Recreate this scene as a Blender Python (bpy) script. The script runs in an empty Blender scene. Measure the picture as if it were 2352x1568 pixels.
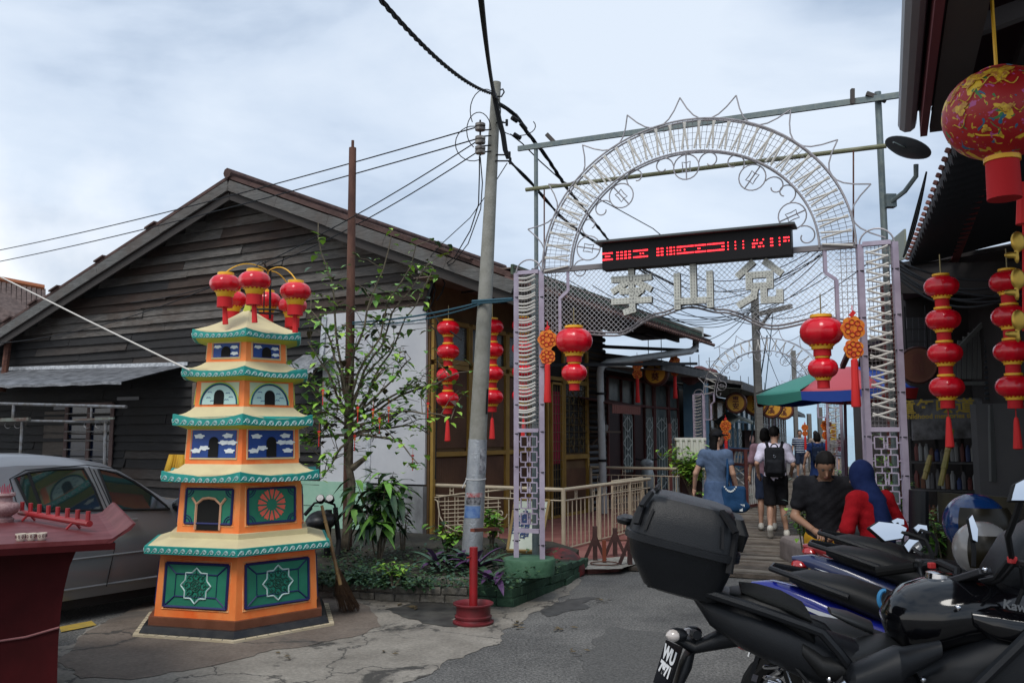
import bpy,math,random
import numpy as np
from mathutils import Vector,Matrix,noise
R=math.radians
sc=bpy.context.scene
C=sc.collection
F=1980.0; PITCH=R(6.2); CH=1.65
cam_d=bpy.data.cameras.new("camera"); cam=bpy.data.objects.new("camera", cam_d); C.objects.link(cam)
cam.location=(0,0,CH); cam.rotation_euler=(R(90)+PITCH,0,0)
cam_d.sensor_width=36; cam_d.lens=36*F/2352; cam_d.clip_end=8000; cam_d.clip_start=0.05
sc.camera=cam
SUN_EL,SUN_AZ=R(55),R(200)
w=bpy.data.worlds.new("World"); sc.world=w; w.use_nodes=True
nt=w.node_tree; N=nt.nodes; L=nt.links
for n in list(N): N.remove(n)
out=N.new('ShaderNodeOutputWorld'); bg=N.new('ShaderNodeBackground'); bg.inputs[1].default_value=1.0
sky=N.new('ShaderNodeTexSky'); sky.sky_type='NISHITA'; sky.sun_disc=False
sky.sun_elevation=SUN_EL; sky.sun_rotation=R(160)
skm=N.new('ShaderNodeVectorMath'); skm.operation='SCALE'; skm.inputs['Scale'].default_value=0.10
L.new(sky.outputs[0],skm.inputs[0])
tc=N.new('ShaderNodeTexCoord'); mp=N.new('ShaderNodeMapping'); mp.inputs['Scale'].default_value=(1.0,1.0,2.6)
mp.inputs['Location'].default_value=(3.1,1.7,0.4)
L.new(tc.outputs['Generated'],mp.inputs[0])
n1=N.new('ShaderNodeTexNoise'); n1.inputs['Scale'].default_value=2.1; n1.inputs['Detail'].default_value=7; n1.inputs['Roughness'].default_value=0.52; n1.inputs['Distortion'].default_value=0.25
L.new(mp.outputs[0],n1.inputs['Vector'])
cr=N.new('ShaderNodeValToRGB'); e=cr.color_ramp.elements
e[0].position=0.36; e[0].color=(0.29,0.37,0.49,1); e[1].position=0.62; e[1].color=(0.60,0.665,0.75,1)
x=cr.color_ramp.elements.new(0.5); x.color=(0.50,0.575,0.68,1)
L.new(n1.outputs[0],cr.inputs[0])
sep=N.new('ShaderNodeSeparateXYZ'); L.new(tc.outputs['Generated'],sep.inputs[0])
def M2(op,a,b=None,v=None):
 n=N.new('ShaderNodeMath'); n.operation=op
 for i,s in enumerate((a,b)):
  if s is None: continue
  if isinstance(s,(int,float)): n.inputs[i].default_value=s
  else: L.new(s,n.inputs[i])
 return n.outputs[0]
n2=N.new('ShaderNodeTexNoise'); n2.inputs['Scale'].default_value=5.0; n2.inputs['Detail'].default_value=6
L.new(tc.outputs['Generated'],n2.inputs['Vector'])
lf=M2('MULTIPLY', M2('SUBTRACT', M2('MULTIPLY', sep.outputs[0],-1.0),0.30),5.0)
lowm=M2('MULTIPLY', M2('SUBTRACT', 0.33,sep.outputs[2]),7.0)
mk=M2('MINIMUM', lf,lowm); mk=M2('ADD', mk,M2('MULTIPLY', M2('SUBTRACT', n2.outputs[0],0.5),2.6))
cl=N.new('ShaderNodeClamp'); L.new(mk,cl.inputs[0])
m1=N.new('ShaderNodeMixRGB'); m1.inputs[2].default_value=(0.90,0.90,0.90,1); L.new(cl.outputs[0],m1.inputs[0]); L.new(cr.outputs[0],m1.inputs[1])
m2=N.new('ShaderNodeMixRGB'); m2.inputs[0].default_value=0.88; L.new(skm.outputs[0],m2.inputs[1]); L.new(m1.outputs[0],m2.inputs[2])
L.new(m2.outputs[0],bg.inputs[0]); L.new(bg.outputs[0],out.inputs[0])
sd=bpy.data.lights.new("sun", 'SUN'); sd.energy=1.5; sd.angle=R(25); sd.color=(1.0,0.96,0.9)
so=bpy.data.objects.new("sun", sd); C.objects.link(so)
so.rotation_euler=(R(90)-SUN_EL,0,R(-20))     # high, behind and left of the camera
sc.view_settings.view_transform='Standard'; sc.view_settings.look='None'
sc.view_settings.exposure=0.5; sc.view_settings.gamma=1
cP,sP=math.cos(PITCH),math.sin(PITCH)
def ray(x,y):
 cx=(x-1176)/F; cy=(784-y)/F
 return Vector((cx,cP-cy*sP,sP+cy*cP))
O=Vector((0,0,CH))
def P(x,y,Y):
 r=ray(x,y); return O+r*(Y/r.y)
def G(x,y,h=0.0):
 r=ray(x,y); return O+r*((h-CH)/r.z)
def V(x,y,p0,d):
 n=Vector((d[1],-d[0],0)); r=ray(x,y)
 p0=Vector((p0[0],p0[1],0)); return O+r*((p0-Vector((0,0,0))).dot(n)/Vector((r.x,r.y,0)).dot(n))
def VS(x,y,p0,d):
 p=V(x,y,p0,d); return ((p.x-p0[0])*d[0]+(p.y-p0[1])*d[1],p.z)
MATS={}
def mat(name,col,rough=0.7,metal=0.0,col2=None,scale=8.0,amt=0.5,bump=0.0,bscale=None,stretch=(1,1,1),coat=0.0,emis=None,estr=0.0,detail=6,trans=0.0,spec=None,col3=None,obj_rand=0.0):
 if name in MATS: return MATS[name]
 m=bpy.data.materials.new(name); m.use_nodes=True; t=m.node_tree; b=t.nodes['Principled BSDF']
 b.inputs['Base Color'].default_value=(*col,1); b.inputs['Roughness'].default_value=rough; b.inputs['Metallic'].default_value=metal
 if coat: b.inputs['Coat Weight'].default_value=coat; b.inputs['Coat Roughness'].default_value=0.05
 if trans: b.inputs['Transmission Weight'].default_value=trans
 if spec is not None: b.inputs['Specular IOR Level'].default_value=spec
 if emis: b.inputs['Emission Color'].default_value=(*emis,1); b.inputs['Emission Strength'].default_value=estr
 if col2 is not None or bump:
  tcn=t.nodes.new('ShaderNodeTexCoord'); mpn=t.nodes.new('ShaderNodeMapping'); mpn.inputs['Scale'].default_value=stretch
  t.links.new(tcn.outputs['Object'],mpn.inputs[0])
  nz=t.nodes.new('ShaderNodeTexNoise'); nz.inputs['Scale'].default_value=scale; nz.inputs['Detail'].default_value=detail; nz.inputs['Roughness'].default_value=0.6
  t.links.new(mpn.outputs[0],nz.inputs['Vector'])
  if col2 is not None:
   rp=t.nodes.new('ShaderNodeValToRGB'); rp.color_ramp.elements[0].position=0.5-0.25*amt; rp.color_ramp.elements[1].position=0.5+0.25*amt
   rp.color_ramp.elements[0].color=(*col,1); rp.color_ramp.elements[1].color=(*col2,1)
   if col3 is not None:
    ee=rp.color_ramp.elements.new(min(0.99,0.5+0.42*amt)); ee.color=(*col3,1)
   t.links.new(nz.outputs[0],rp.inputs[0]); t.links.new(rp.outputs[0],b.inputs['Base Color'])
  if bump:
   nb=nz
   if bscale:
    nb=t.nodes.new('ShaderNodeTexNoise'); nb.inputs['Scale'].default_value=bscale; nb.inputs['Detail'].default_value=5
    t.links.new(mpn.outputs[0],nb.inputs['Vector'])
   bn=t.nodes.new('ShaderNodeBump'); bn.inputs['Strength'].default_value=min(1,bump); bn.inputs['Distance'].default_value=0.02
   t.links.new(nb.outputs[0],bn.inputs['Height']); t.links.new(bn.outputs[0],b.inputs['Normal'])
 MATS[name]=m; return m
def wmat(o):
 m=Matrix.LocRotScale(o.location,o.rotation_euler,o.scale)
 return wmat(o.parent) @ m if o.parent else m
class MB:
 def __init__(s): s.v=[]; s.f=[]; s.m=[]; s.M=None; s.mi=0
 def add(s,vs,fs):
  k=len(s.v)
  if s.M is not None: vs=[s.M @ Vector(p) for p in vs]
  s.v+=[tuple(p) for p in vs]; s.f+=[tuple(i+k for i in f) for f in fs]; s.m+=[s.mi]*len(fs)
 def box(s,c,d,rz=0,rot=None):
  h=[(x*d[0]/2,y*d[1]/2,z*d[2]/2) for x in (-1,1) for y in (-1,1) for z in (-1,1)]
  q=rot if rot is not None else Matrix.Rotation(rz,3,'Z')
  s.add([Vector(c)+q @ Vector(p) for p in h],[(0,1,3,2),(4,6,7,5),(0,4,5,1),(2,3,7,6),(0,2,6,4),(1,5,7,3)])
 def bar(s,p,q,w,h=None,up=(0,0,1)):
  p,q=Vector(p),Vector(q); h=w if h is None else h
  d=(q-p).normalized(); up=Vector(up)
  if abs(d.dot(up))>0.98: up=Vector((0,1,0)) if abs(d.y)<0.9 else Vector((1,0,0))
  a=d.cross(up).normalized(); b=a.cross(d)
  vs=[c+a*(i*w/2)+b*(j*h/2) for c in (p,q) for i,j in ((-1,-1),(1,-1),(1,1),(-1,1))]
  s.add(vs,[(0,3,2,1),(4,5,6,7),(0,1,5,4),(1,2,6,5),(2,3,7,6),(3,0,4,7)])
 def tube(s,pts,r,n=6,closed=False,cap=True):
  pts=[Vector(p) for p in pts]; k=len(pts)
  rs=r if isinstance(r,(list,tuple)) else [r]*k
  vs=[]; pa=None
  for i in range(k):
   a=pts[(i-1) % k] if (closed or i>0) else pts[0]; b=pts[(i+1) % k] if (closed or i<k-1) else pts[-1]
   d=(b-a)
   d=d.normalized() if d.length>1e-9 else Vector((0,0,1))
   if pa is None:
    up=Vector((0,0,1)) if abs(d.z)<0.9 else Vector((1,0,0)); pa=d.cross(up).normalized()
   else:
    pa=pa-d*pa.dot(d); pa=pa.normalized() if pa.length>1e-6 else d.orthogonal().normalized()
   pb=d.cross(pa)
   for j in range(n):
    t=2*math.pi*j/n; vs.append(pts[i]+(pa*math.cos(t)+pb*math.sin(t))*rs[i])
  fs=[]
  for i in range(k if closed else k-1):
   for j in range(n):
    a=i*n+j; b=i*n+(j+1) % n; c=((i+1) % k)*n+(j+1) % n; d=((i+1) % k)*n+j
    fs.append((a,b,c,d))
  if cap and not closed: fs+=[tuple(reversed(range(n))),tuple(range((k-1)*n,k*n))]
  s.add(vs,fs)
 def lathe(s,prof,n=24,c=(0,0,0),mod=None,lobes=0,la=0.0):
  vs=[]; c=Vector(c)
  for r,z in prof:
   for j in range(n):
    t=2*math.pi*j/n; rr=r*(1-la*abs(math.sin(lobes*t/2))**6 if False else (1+la*(abs(math.sin(lobes*t/2))-0.6))) if lobes else r
    vs.append(c+Vector((rr*math.cos(t),rr*math.sin(t),z)))
  fs=[]; k=len(prof)
  for i in range(k-1):
   for j in range(n): fs.append((i*n+j,i*n+(j+1) % n,(i+1)*n+(j+1) % n,(i+1)*n+j))
  if prof[0][0]>1e-4: fs.append(tuple(reversed(range(n))))
  if prof[-1][0]>1e-4: fs.append(tuple(range((k-1)*n,k*n)))
  s.add(vs,fs)
 def prism(s,poly,ext):
  """poly: 3-D points in a plane, ext: extrusion vector"""
  k=len(poly); e=Vector(ext); a=[Vector(p) for p in poly]
  s.add(a+[p+e for p in a],[tuple(range(k)),tuple(reversed(range(k,2*k)))]+[(i,i+k,(i+1) % k+k,(i+1) % k) for i in range(k)])
 def quad(s,a,b,c,d): s.add([a,b,c,d],[(0,1,2,3)])
 def grid(s,g):
  m=len(g[0]); s.add([p for r in g for p in r],[(i*m+j,(i+1)*m+j,(i+1)*m+j+1,i*m+j+1) for i in range(len(g)-1) for j in range(m-1)])
 def poly(s,pts): s.add(pts,[tuple(range(len(pts)))])
 def ball(s,c,r,n=10,m=6):
  if not isinstance(r,(list,tuple)): r=(r,r,r)
  vs=[Vector(c)+Vector((0,0,r[2]))]; fs=[]
  for i in range(1,m):
   p=math.pi*i/m
   for j in range(n):
    t=2*math.pi*j/n; vs.append(Vector(c)+Vector((r[0]*math.sin(p)*math.cos(t),r[1]*math.sin(p)*math.sin(t),r[2]*math.cos(p))))
  vs.append(Vector(c)-Vector((0,0,r[2])))
  for j in range(n):
   fs.append((0,1+j,1+(j+1) % n)); fs.append((len(vs)-1,1+(m-2)*n+(j+1) % n,1+(m-2)*n+j))
  for i in range(m-2):
   for j in range(n): fs.append((1+i*n+j,1+(i+1)*n+j,1+(i+1)*n+(j+1) % n,1+i*n+(j+1) % n))
  s.add(vs,fs)
 def build(s,name,mats,parent=None,local=False,smooth=35,bevel=0):
  me=bpy.data.meshes.new(name)
  v=s.v
  if parent is not None and not local:
   inv=wmat(parent).inverted(); v=[tuple(inv @ Vector(p)) for p in v]
  me.from_pydata(v,[],s.f)
  ml=mats if isinstance(mats,(list,tuple)) else [mats]
  for m in ml: me.materials.append(m)
  if len(ml)>1: me.polygons.foreach_set('material_index', s.m)
  me.update()
  o=bpy.data.objects.new(name,me); C.objects.link(o)
  if parent is not None: o.parent=parent
  if smooth:
   me.polygons.foreach_set('use_smooth', [True]*len(me.polygons))
   me.set_sharp_from_angle(angle=R(smooth))
  if bevel:
   b=o.modifiers.new('bevel', 'BEVEL'); b.width=bevel; b.segments=2; b.limit_method='ANGLE'
  return o
def tag(o,label=None,cat=None,group=None,kind=None):
 if label: o['label']=label
 if cat: o['category']=cat
 if group: o['group']=group
 if kind: o['kind']=kind
 return o
def empty(name,loc,label=None,cat=None,group=None,rz=0,scale=1):
 o=bpy.data.objects.new(name,None); C.objects.link(o); o.location=loc; o.rotation_euler=(0,0,rz); o.scale=(scale,)*3; o.empty_display_size=0.1
 return tag(o,label,cat,group)
KIDS={}
def copy_tree(o,loc=None,rz=None,label=None,group=None,scale=None,parent=None,mats=None):
 c=o.copy(); C.objects.link(c)
 if parent is not None: c.parent=parent
 if loc is not None: c.location=loc
 if rz is not None: c.rotation_euler=(0,0,rz)
 if scale is not None: c.scale=(scale,)*3
 if label: c['label']=label
 if group: c['group']=group
 if mats and c.type=='MESH' and c.name.split('.')[0] in mats:
  c.data=c.data.copy(); c.data.materials.clear(); c.data.materials.append(mats[c.name.split('.')[0]])
 for ch in [x for x in C.objects if x.parent==o]: copy_tree(ch,parent=c,mats=mats)
 return c
def text_mesh(name,body,size,depth,m,parent,origin,right,up,off=0.0,align='CENTER', local=False,sx=1.0):
 """text in the plane right/up at origin; extruded towards the viewer side (right x up)"""
 cu=bpy.data.curves.new(name,'FONT'); cu.body=body; cu.size=size; cu.extrude=depth/2; cu.offset=off; cu.align_x=align; cu.align_y='CENTER'; cu.resolution_u=3
 to=bpy.data.objects.new(name+'_tmp', cu); C.objects.link(to)
 dg=bpy.context.evaluated_depsgraph_get(); me=bpy.data.meshes.new_from_object(to.evaluated_get(dg))
 bpy.data.objects.remove(to)
 r=Vector(right).normalized(); u_=Vector(up).normalized(); n=r.cross(u_)
 Mx=Matrix(((r.x*sx,u_.x,n.x,origin[0]),(r.y*sx,u_.y,n.y,origin[1]),(r.z*sx,u_.z,n.z,origin[2]),(0,0,0,1)))
 if parent is not None and not local: Mx=wmat(parent).inverted() @ Mx
 me.transform(Mx); me.name=name; me.materials.clear(); me.materials.append(m)
 o=bpy.data.objects.new(name,me); C.objects.link(o)
 if parent is not None: o.parent=parent
 return o
def sd_cone(p,a,b,ra,rb):
 a=np.array(a,float); b=np.array(b,float); ba=b-a; pa=p-a
 h=np.clip((pa @ ba)/max(ba @ ba,1e-9),0,1)
 return np.linalg.norm(pa-h[...,None]*ba,axis=-1)-(ra+(rb-ra)*h)
def sd_ell(p,c,r,rot=None):
 q=p-np.array(c,float)
 if rot is not None: q=q @ np.array(rot)      # rows: inverse rotate
 r=np.array(r,float); k0=np.linalg.norm(q/r,axis=-1); k1=np.linalg.norm(q/(r*r),axis=-1)
 return k0*(k0-1)/np.maximum(k1,1e-6)
def sd_box(p,c,b,r=0.0,rot=None):
 q=p-np.array(c,float)
 if rot is not None: q=q @ np.array(rot)
 q=np.abs(q)-(np.array(b,float)-r)
 return np.linalg.norm(np.maximum(q,0),axis=-1)+np.minimum(q.max(axis=-1),0)-r
def smin(a,b,k):
 h=np.clip(0.5+0.5*(b-a)/k,0,1); return b+(a-b)*h-k*h*(1-h)
def sdf_poly(fn,lo,hi,res):
 lo=np.array(lo,float); hi=np.array(hi,float); n=np.maximum(4,np.ceil((hi-lo)/res).astype(int))+1
 ax=[lo[i]+res*np.arange(n[i]) for i in range(3)]
 g=np.stack(np.meshgrid(*ax,indexing='ij'),-1); d=fn(g)
 s=d<0
 c8=[(i,j,k) for i in (0,1) for j in (0,1) for k in (0,1)]
 sl=lambda o: tuple(slice(o[i],n[i]-1+o[i]) for i in range(3))
 cnt=sum(s[sl(o)].astype(int) for o in c8); act=(cnt>0) & (cnt<8)
 acc=np.zeros(act.shape+(3,)); ne=np.zeros(act.shape)
 for a in c8:
  for axi in range(3):
   if a[axi]: continue
   b=list(a); b[axi]=1
   da,db=d[sl(a)],d[sl(b)]; cr_=(da<0) != (db<0)
   t=np.where(cr_,da/np.where(cr_,da-db,1),0)
   pt=np.zeros(act.shape+(3,)); pt[...]=a; pt[...,axi]+=t
   acc+=np.where(cr_[...,None],pt,0); ne+=cr_
 idx=-np.ones(act.shape,int); idx[act]=np.arange(act.sum())
 cell=np.argwhere(act); vv=lo+res*(cell+(acc[act]/np.maximum(ne[act],1)[:,None]))
 fs=[]
 for axi in range(3):
  b1,b2=(axi+1) % 3,(axi+2) % 3
  o1=[0,0,0]; o1[axi]=1
  A=s[tuple(slice(0,n[i]-(1 if i==axi else 0)) for i in range(3))]
  B=s[tuple(slice(1 if i==axi else 0,n[i]) for i in range(3))]
  e_=np.argwhere(A != B)
  e_=e_[(e_[:,b1]>0) & (e_[:,b2]>0) & (e_[:,b1]<n[b1]-1) & (e_[:,b2]<n[b2]-1)]
  if not len(e_): continue
  q=[]
  for (x1,x2) in ((-1,-1),(0,-1),(0,0),(-1,0)):
   c=e_.copy(); c[:,b1]+=x1; c[:,b2]+=x2; q.append(idx[c[:,0],c[:,1],c[:,2]])
  q=np.stack(q,1); fl=A[e_[:,0],e_[:,1],e_[:,2]]
  q[~fl]=q[~fl][:,::-1]; fs.append(q[(q>=0).all(1)])
 fs=np.concatenate(fs) if fs else np.zeros((0,4),int)
 return vv,fs
def add_sdf(mb,fn,lo,hi,res):
 v,f=sdf_poly(fn,lo,hi,res); mb.add([tuple(p) for p in v.tolist()],[tuple(q) for q in f.tolist()])
rnd=random.Random(7)
U=Vector((math.cos(R(29)),-math.sin(R(29)),0)); VV=Vector((math.sin(R(29)),math.cos(R(29)),0)); ZZ=Vector((0,0,1))
m_red_pl=mat('lantern_red_plastic', (0.66,0.004,0.018),0.25,coat=0.25,col2=(0.52,0.003,0.012),scale=5)
m_red_sat=mat('red_fabric', (0.50,0.006,0.010),0.8)
m_gold=mat('gold_trim', (0.78,0.42,0.02),0.45,0.1)
m_black=mat('black_rubber', (0.008,0.008,0.009),0.6,spec=.25)
m_cable=mat('cable_black', (0.010,0.011,0.013),0.6,spec=.2)
m_steel=mat('galvanised_grey_green', (0.12,0.155,0.165),0.55,0.3,col2=(0.17,0.20,0.19),scale=20)
m_rust=mat('rusty_iron', (0.055,0.018,0.012),0.85,col2=(0.13,0.05,0.03),scale=14,bump=0.3)
# GROUND
def ground_mat():
 m=bpy.data.materials.new('asphalt'); m.use_nodes=True; t=m.node_tree; b=t.nodes['Principled BSDF']; b.inputs['Roughness'].default_value=0.85
 tcn=t.nodes.new('ShaderNodeTexCoord')
 def nz(s,d=6,r=0.6):
  n=t.nodes.new('ShaderNodeTexNoise'); n.inputs['Scale'].default_value=s; n.inputs['Detail'].default_value=d; n.inputs['Roughness'].default_value=r; t.links.new(tcn.outputs['Object'],n.inputs['Vector']); return n.outputs[0]
 def ramp(f,a,b_,ca,cb):
  r=t.nodes.new('ShaderNodeValToRGB'); r.color_ramp.elements[0].position=a; r.color_ramp.elements[1].position=b_; r.color_ramp.elements[0].color=(*ca,1); r.color_ramp.elements[1].color=(*cb,1); t.links.new(f,r.inputs[0]); return r.outputs[0]
 def mix(fac,a,c,mode='MIX'):
  n=t.nodes.new('ShaderNodeMixRGB'); n.blend_type=mode
  if isinstance(fac,float): n.inputs[0].default_value=fac
  else: t.links.new(fac,n.inputs[0])
  for i,s in ((1,a),(2,c)):
   if isinstance(s,tuple): n.inputs[i].default_value=(*s,1)
   else: t.links.new(s,n.inputs[i])
  return n.outputs[0]
 base=ramp(nz(.8,8,.7),0.33,0.66,(0.055,0.054,0.053),(0.140,0.136,0.130))
 grit=ramp(nz(48,3,.75),0.36,0.66,(0.35,0.35,0.35),(1.9,1.9,1.85))
 c=mix(1.0,base,grit,'MULTIPLY')
 vo=t.nodes.new('ShaderNodeTexVoronoi'); vo.inputs['Scale'].default_value=38; t.links.new(tcn.outputs['Object'],vo.inputs['Vector'])
 c=mix(ramp(vo.outputs['Distance'],0.10,0.17,(1,1,1),(0,0,0)),c,(0.26,0.25,0.24))
 t.links.new(c,b.inputs['Base Color'])
 bn=t.nodes.new('ShaderNodeBump'); bn.inputs['Strength'].default_value=0.55; bn.inputs['Distance'].default_value=0.01; t.links.new(nz(70,3),bn.inputs['Height']); t.links.new(bn.outputs[0],b.inputs['Normal'])
 return m
def concrete_mat(name,c1,c2,stain,crack=True,st_lo=0.56,st_hi=0.64,cscale=0.9):
 m=bpy.data.materials.new(name); m.use_nodes=True; t=m.node_tree; b=t.nodes['Principled BSDF']; b.inputs['Roughness'].default_value=0.8
 tcn=t.nodes.new('ShaderNodeTexCoord')
 def nz(s,d=6,r=0.6,dist=0.0):
  n=t.nodes.new('ShaderNodeTexNoise'); n.inputs['Scale'].default_value=s; n.inputs['Detail'].default_value=d; n.inputs['Roughness'].default_value=r; n.inputs['Distortion'].default_value=dist; t.links.new(tcn.outputs['Object'],n.inputs['Vector']); return n
 def ramp(f,a,b_,ca,cb):
  r=t.nodes.new('ShaderNodeValToRGB'); r.color_ramp.elements[0].position=a; r.color_ramp.elements[1].position=b_; r.color_ramp.elements[0].color=(*ca,1); r.color_ramp.elements[1].color=(*cb,1); t.links.new(f,r.inputs[0]); return r.outputs[0]
 def mix(fac,a,c,mode='MIX'):
  n=t.nodes.new('ShaderNodeMixRGB'); n.blend_type=mode
  if isinstance(fac,float): n.inputs[0].default_value=fac
  else: t.links.new(fac,n.inputs[0])
  for i,s in ((1,a),(2,c)):
   if isinstance(s,tuple): n.inputs[i].default_value=(*s,1)
   else: t.links.new(s,n.inputs[i])
  return n.outputs[0]
 c=ramp(nz(2.2,8,0.65).outputs[0],0.3,0.7,c1,c2)
 c=mix(1.0,c,ramp(nz(38,4).outputs[0],0.3,0.7,(0.74,0.74,0.74),(1.18,1.18,1.18)),'MULTIPLY')
 c=mix(ramp(nz(1.6,9,0.68,0.6).outputs[0],st_lo,st_hi,(0,0,0),(0.9,0.9,0.9)),c,stain)
 bh=nz(40,5).outputs[0]
 if crack:
  wv=nz(3.0,6).outputs['Color']
  vm=t.nodes.new('ShaderNodeVectorMath'); vm.operation='MULTIPLY_ADD'; t.links.new(wv,vm.inputs[0]); vm.inputs[1].default_value=(0.5,0.5,0.5); t.links.new(tcn.outputs['Object'],vm.inputs[2])
  vo=t.nodes.new('ShaderNodeTexVoronoi'); vo.feature='DISTANCE_TO_EDGE'; vo.inputs['Scale'].default_value=cscale; t.links.new(vm.outputs[0],vo.inputs['Vector'])
  c=mix(ramp(vo.outputs['Distance'],0.004,0.013,(0.85,0.85,0.85),(0,0,0)),c,(0.035,0.033,0.03))
 t.links.new(c,b.inputs['Base Color'])
 bn=t.nodes.new('ShaderNodeBump'); bn.inputs['Strength'].default_value=0.5; bn.inputs['Distance'].default_value=0.012; t.links.new(bh,bn.inputs['Height']); t.links.new(bn.outputs[0],b.inputs['Normal'])
 return m
mb=MB(); mb.quad((-60,-12,0),(60,-12,0),(60,46,0),(-60,46,0)); tag(mb.build('road', ground_mat(),smooth=0),kind='structure')
mb=MB(); mb.quad((-3000,46,-0.9),(3000,46,-0.9),(3000,6000,-0.9),(-3000,6000,-0.9)); mb.quad((-3000,46,-0.9),(-60,46,0),(60,46,0),(3000,46,-0.9))
tag(mb.build('sea', mat('sea_water', (0.10,0.19,0.23),0.12,col2=(0.16,0.26,0.30),scale=0.3,bump=0.3),smooth=0),kind='structure')
mb=MB(); xs=np.linspace(-2600,2600,120); tp=[90+130*(noise.noise(Vector((x*0.0022,3,0)))+0.6)+18*noise.noise(Vector((x*0.012,8,0))) for x in xs]
for i in range(119):
 x0,x1=xs[i],xs[i+1]
 mb.quad((x0,3800,-2),(x1,3800,-2),(x1,4300,tp[i+1]),(x0,4300,tp[i])); mb.quad((x0,4300,tp[i]),(x1,4300,tp[i+1]),(x1,5200,-2),(x0,5200,-2))
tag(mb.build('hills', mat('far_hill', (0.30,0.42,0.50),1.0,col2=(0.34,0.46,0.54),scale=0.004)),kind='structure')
def blob_sheet(name,pts,h,m,n=6,jit=0.0,seed=1):
 r_=random.Random(seed); P_=[]
 k=len(pts)
 for i in range(k):
  a,b=pts[i],pts[(i+1) % k]
  for j in range(n):
   t=j/n; q=a.lerp(b,t); nn=Vector((-(b-a).y,(b-a).x,0)); nn=nn.normalized() if nn.length else nn
   P_.append(q+nn*(jit*(noise.noise(q*3.0+Vector((seed,0,0)))+0.5*noise.noise(q*9.0)))); P_[-1].z=h
 cen=sum(P_,Vector())/len(P_); mb=MB()
 mb.add(P_,[tuple(range(len(P_)))])
 o=mb.build(name,m,smooth=0); tag(o,kind='structure'); return o
m_apron=concrete_mat('apron_concrete', (0.165,0.148,0.124),(0.30,0.275,0.235),(0.03,0.028,0.025),st_lo=0.56,st_hi=0.62)
ap=[G(-700,1700),G(100,1700),G(450,1700),G(820,1620),G(1010,1535),G(1130,1480),G(1180,1440),G(1300,1368),G(1345,1325),G(1000,1300),G(730,1340),G(420,1345),G(300,1415),G(195,1445),G(160,1480),G(-100,1500)]
blob_sheet('concrete_apron', ap,0.004,m_apron,n=14,jit=0.10,seed=3)
blob_sheet('mortar_patch', [G(130,1520),G(200,1450),G(330,1385),G(560,1370),G(760,1365),G(850,1400),G(875,1440),G(800,1468),G(640,1495),G(480,1530),G(300,1560),G(180,1560)],0.008,concrete_mat('brown_mortar', (0.125,0.098,0.078),(0.19,0.155,0.125),(0.09,0.08,0.07),cscale=0.5),n=8,jit=0.08,seed=5)
blob_sheet('damp_stain', [G(870,1400),G(980,1380),G(1060,1385),G(1120,1400),G(1040,1412),G(1050,1440),G(960,1432),G(930,1412)],0.0085,mat('damp_dark', (0.035,0.034,0.033),0.45,col2=(0.09,0.088,0.08),scale=6,amt=0.6),n=10,jit=0.10,seed=8)
blob_sheet('asphalt_patch', [G(1330,1500),G(1400,1440),G(1520,1450),G(1560,1500),G(1500,1580),G(1350,1590)],.004,mat('patched_asphalt', (.055,.054,.052),.9,col2=(.12,.118,.112),scale=55,bump=.5),n=8,jit=.12,seed=14)
blob_sheet('oil_stain', [G(1235,1400),G(1300,1375),G(1370,1372),G(1340,1395),G(1270,1415)],.0045,mat('oil_dark', (.035,.034,.033),.5,col2=(.085,.083,.08),scale=12,amt=.8),n=8,jit=.10,seed=17)
mb=MB(); a,b,c,d=G(136,1441),G(210,1427),G(222,1437),G(140,1453)
mb.quad(*[p+Vector((0,0,0.010)) for p in (a,d,c,b)]); tag(mb.build('road_marking', mat('yellow_paint', (0.45,0.30,0.04),0.8,col2=(0.30,0.22,0.06),scale=9),smooth=0),kind='structure')
mb=MB()
for (x,y,s) in [(1010,1376,.05),(1093,1393,.05),(940,1397,.06),(900,1500,.03),(1180,1437,.04),(1300,1450,.04),(1330,1500,.03),(650,1510,.03),(1395,1385,.04)]:
 for k in range(5):
  p=G(x+rnd.uniform(-25,25),y+rnd.uniform(-8,8)); a=rnd.uniform(0,6.3); d1=Vector((math.cos(a),math.sin(a),0))*s; d2=Vector((-math.sin(a),math.cos(a),0))*s*0.4
  z=Vector((0,0,0.014)); mb.quad(p-d1+z,p-d2+z*1.5,p+d1+z*1.2,p+d2+z)
tag(mb.build('fallen_leaves', mat('dead_leaf', (0.09,0.065,0.03),0.8),smooth=0),kind='stuff')
W2=Vector((math.sin(R(21)),math.cos(R(21)),0)); W2s=Vector((W2.y,-W2.x,0))
mb=MB(); bl=G(1660,1300); bl.z=0
BWC=Vector((2.42+0.55,bl.y,0))
m_pl=[mat('plank_%s' % n_,c_,0.85,col2=c2_,scale=7,stretch=(1,1,1),bump=0.5,bscale=30) for n_,c_,c2_ in (('brown', (0.085,0.066,0.05),(0.155,0.125,0.10)),('grey', (0.13,0.112,0.09),(0.20,0.175,0.145)),('dark', (0.06,0.047,0.036),(0.11,0.088,0.07)))]
q=0.0
def bw_center(q):     # gentle curve towards the sea
 ang=R(23.4)-R(3.5)*min(1,max(0,q-10)/14.0)
 return ang
pos=Vector((2.45,10.3,0)); i=0
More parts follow.
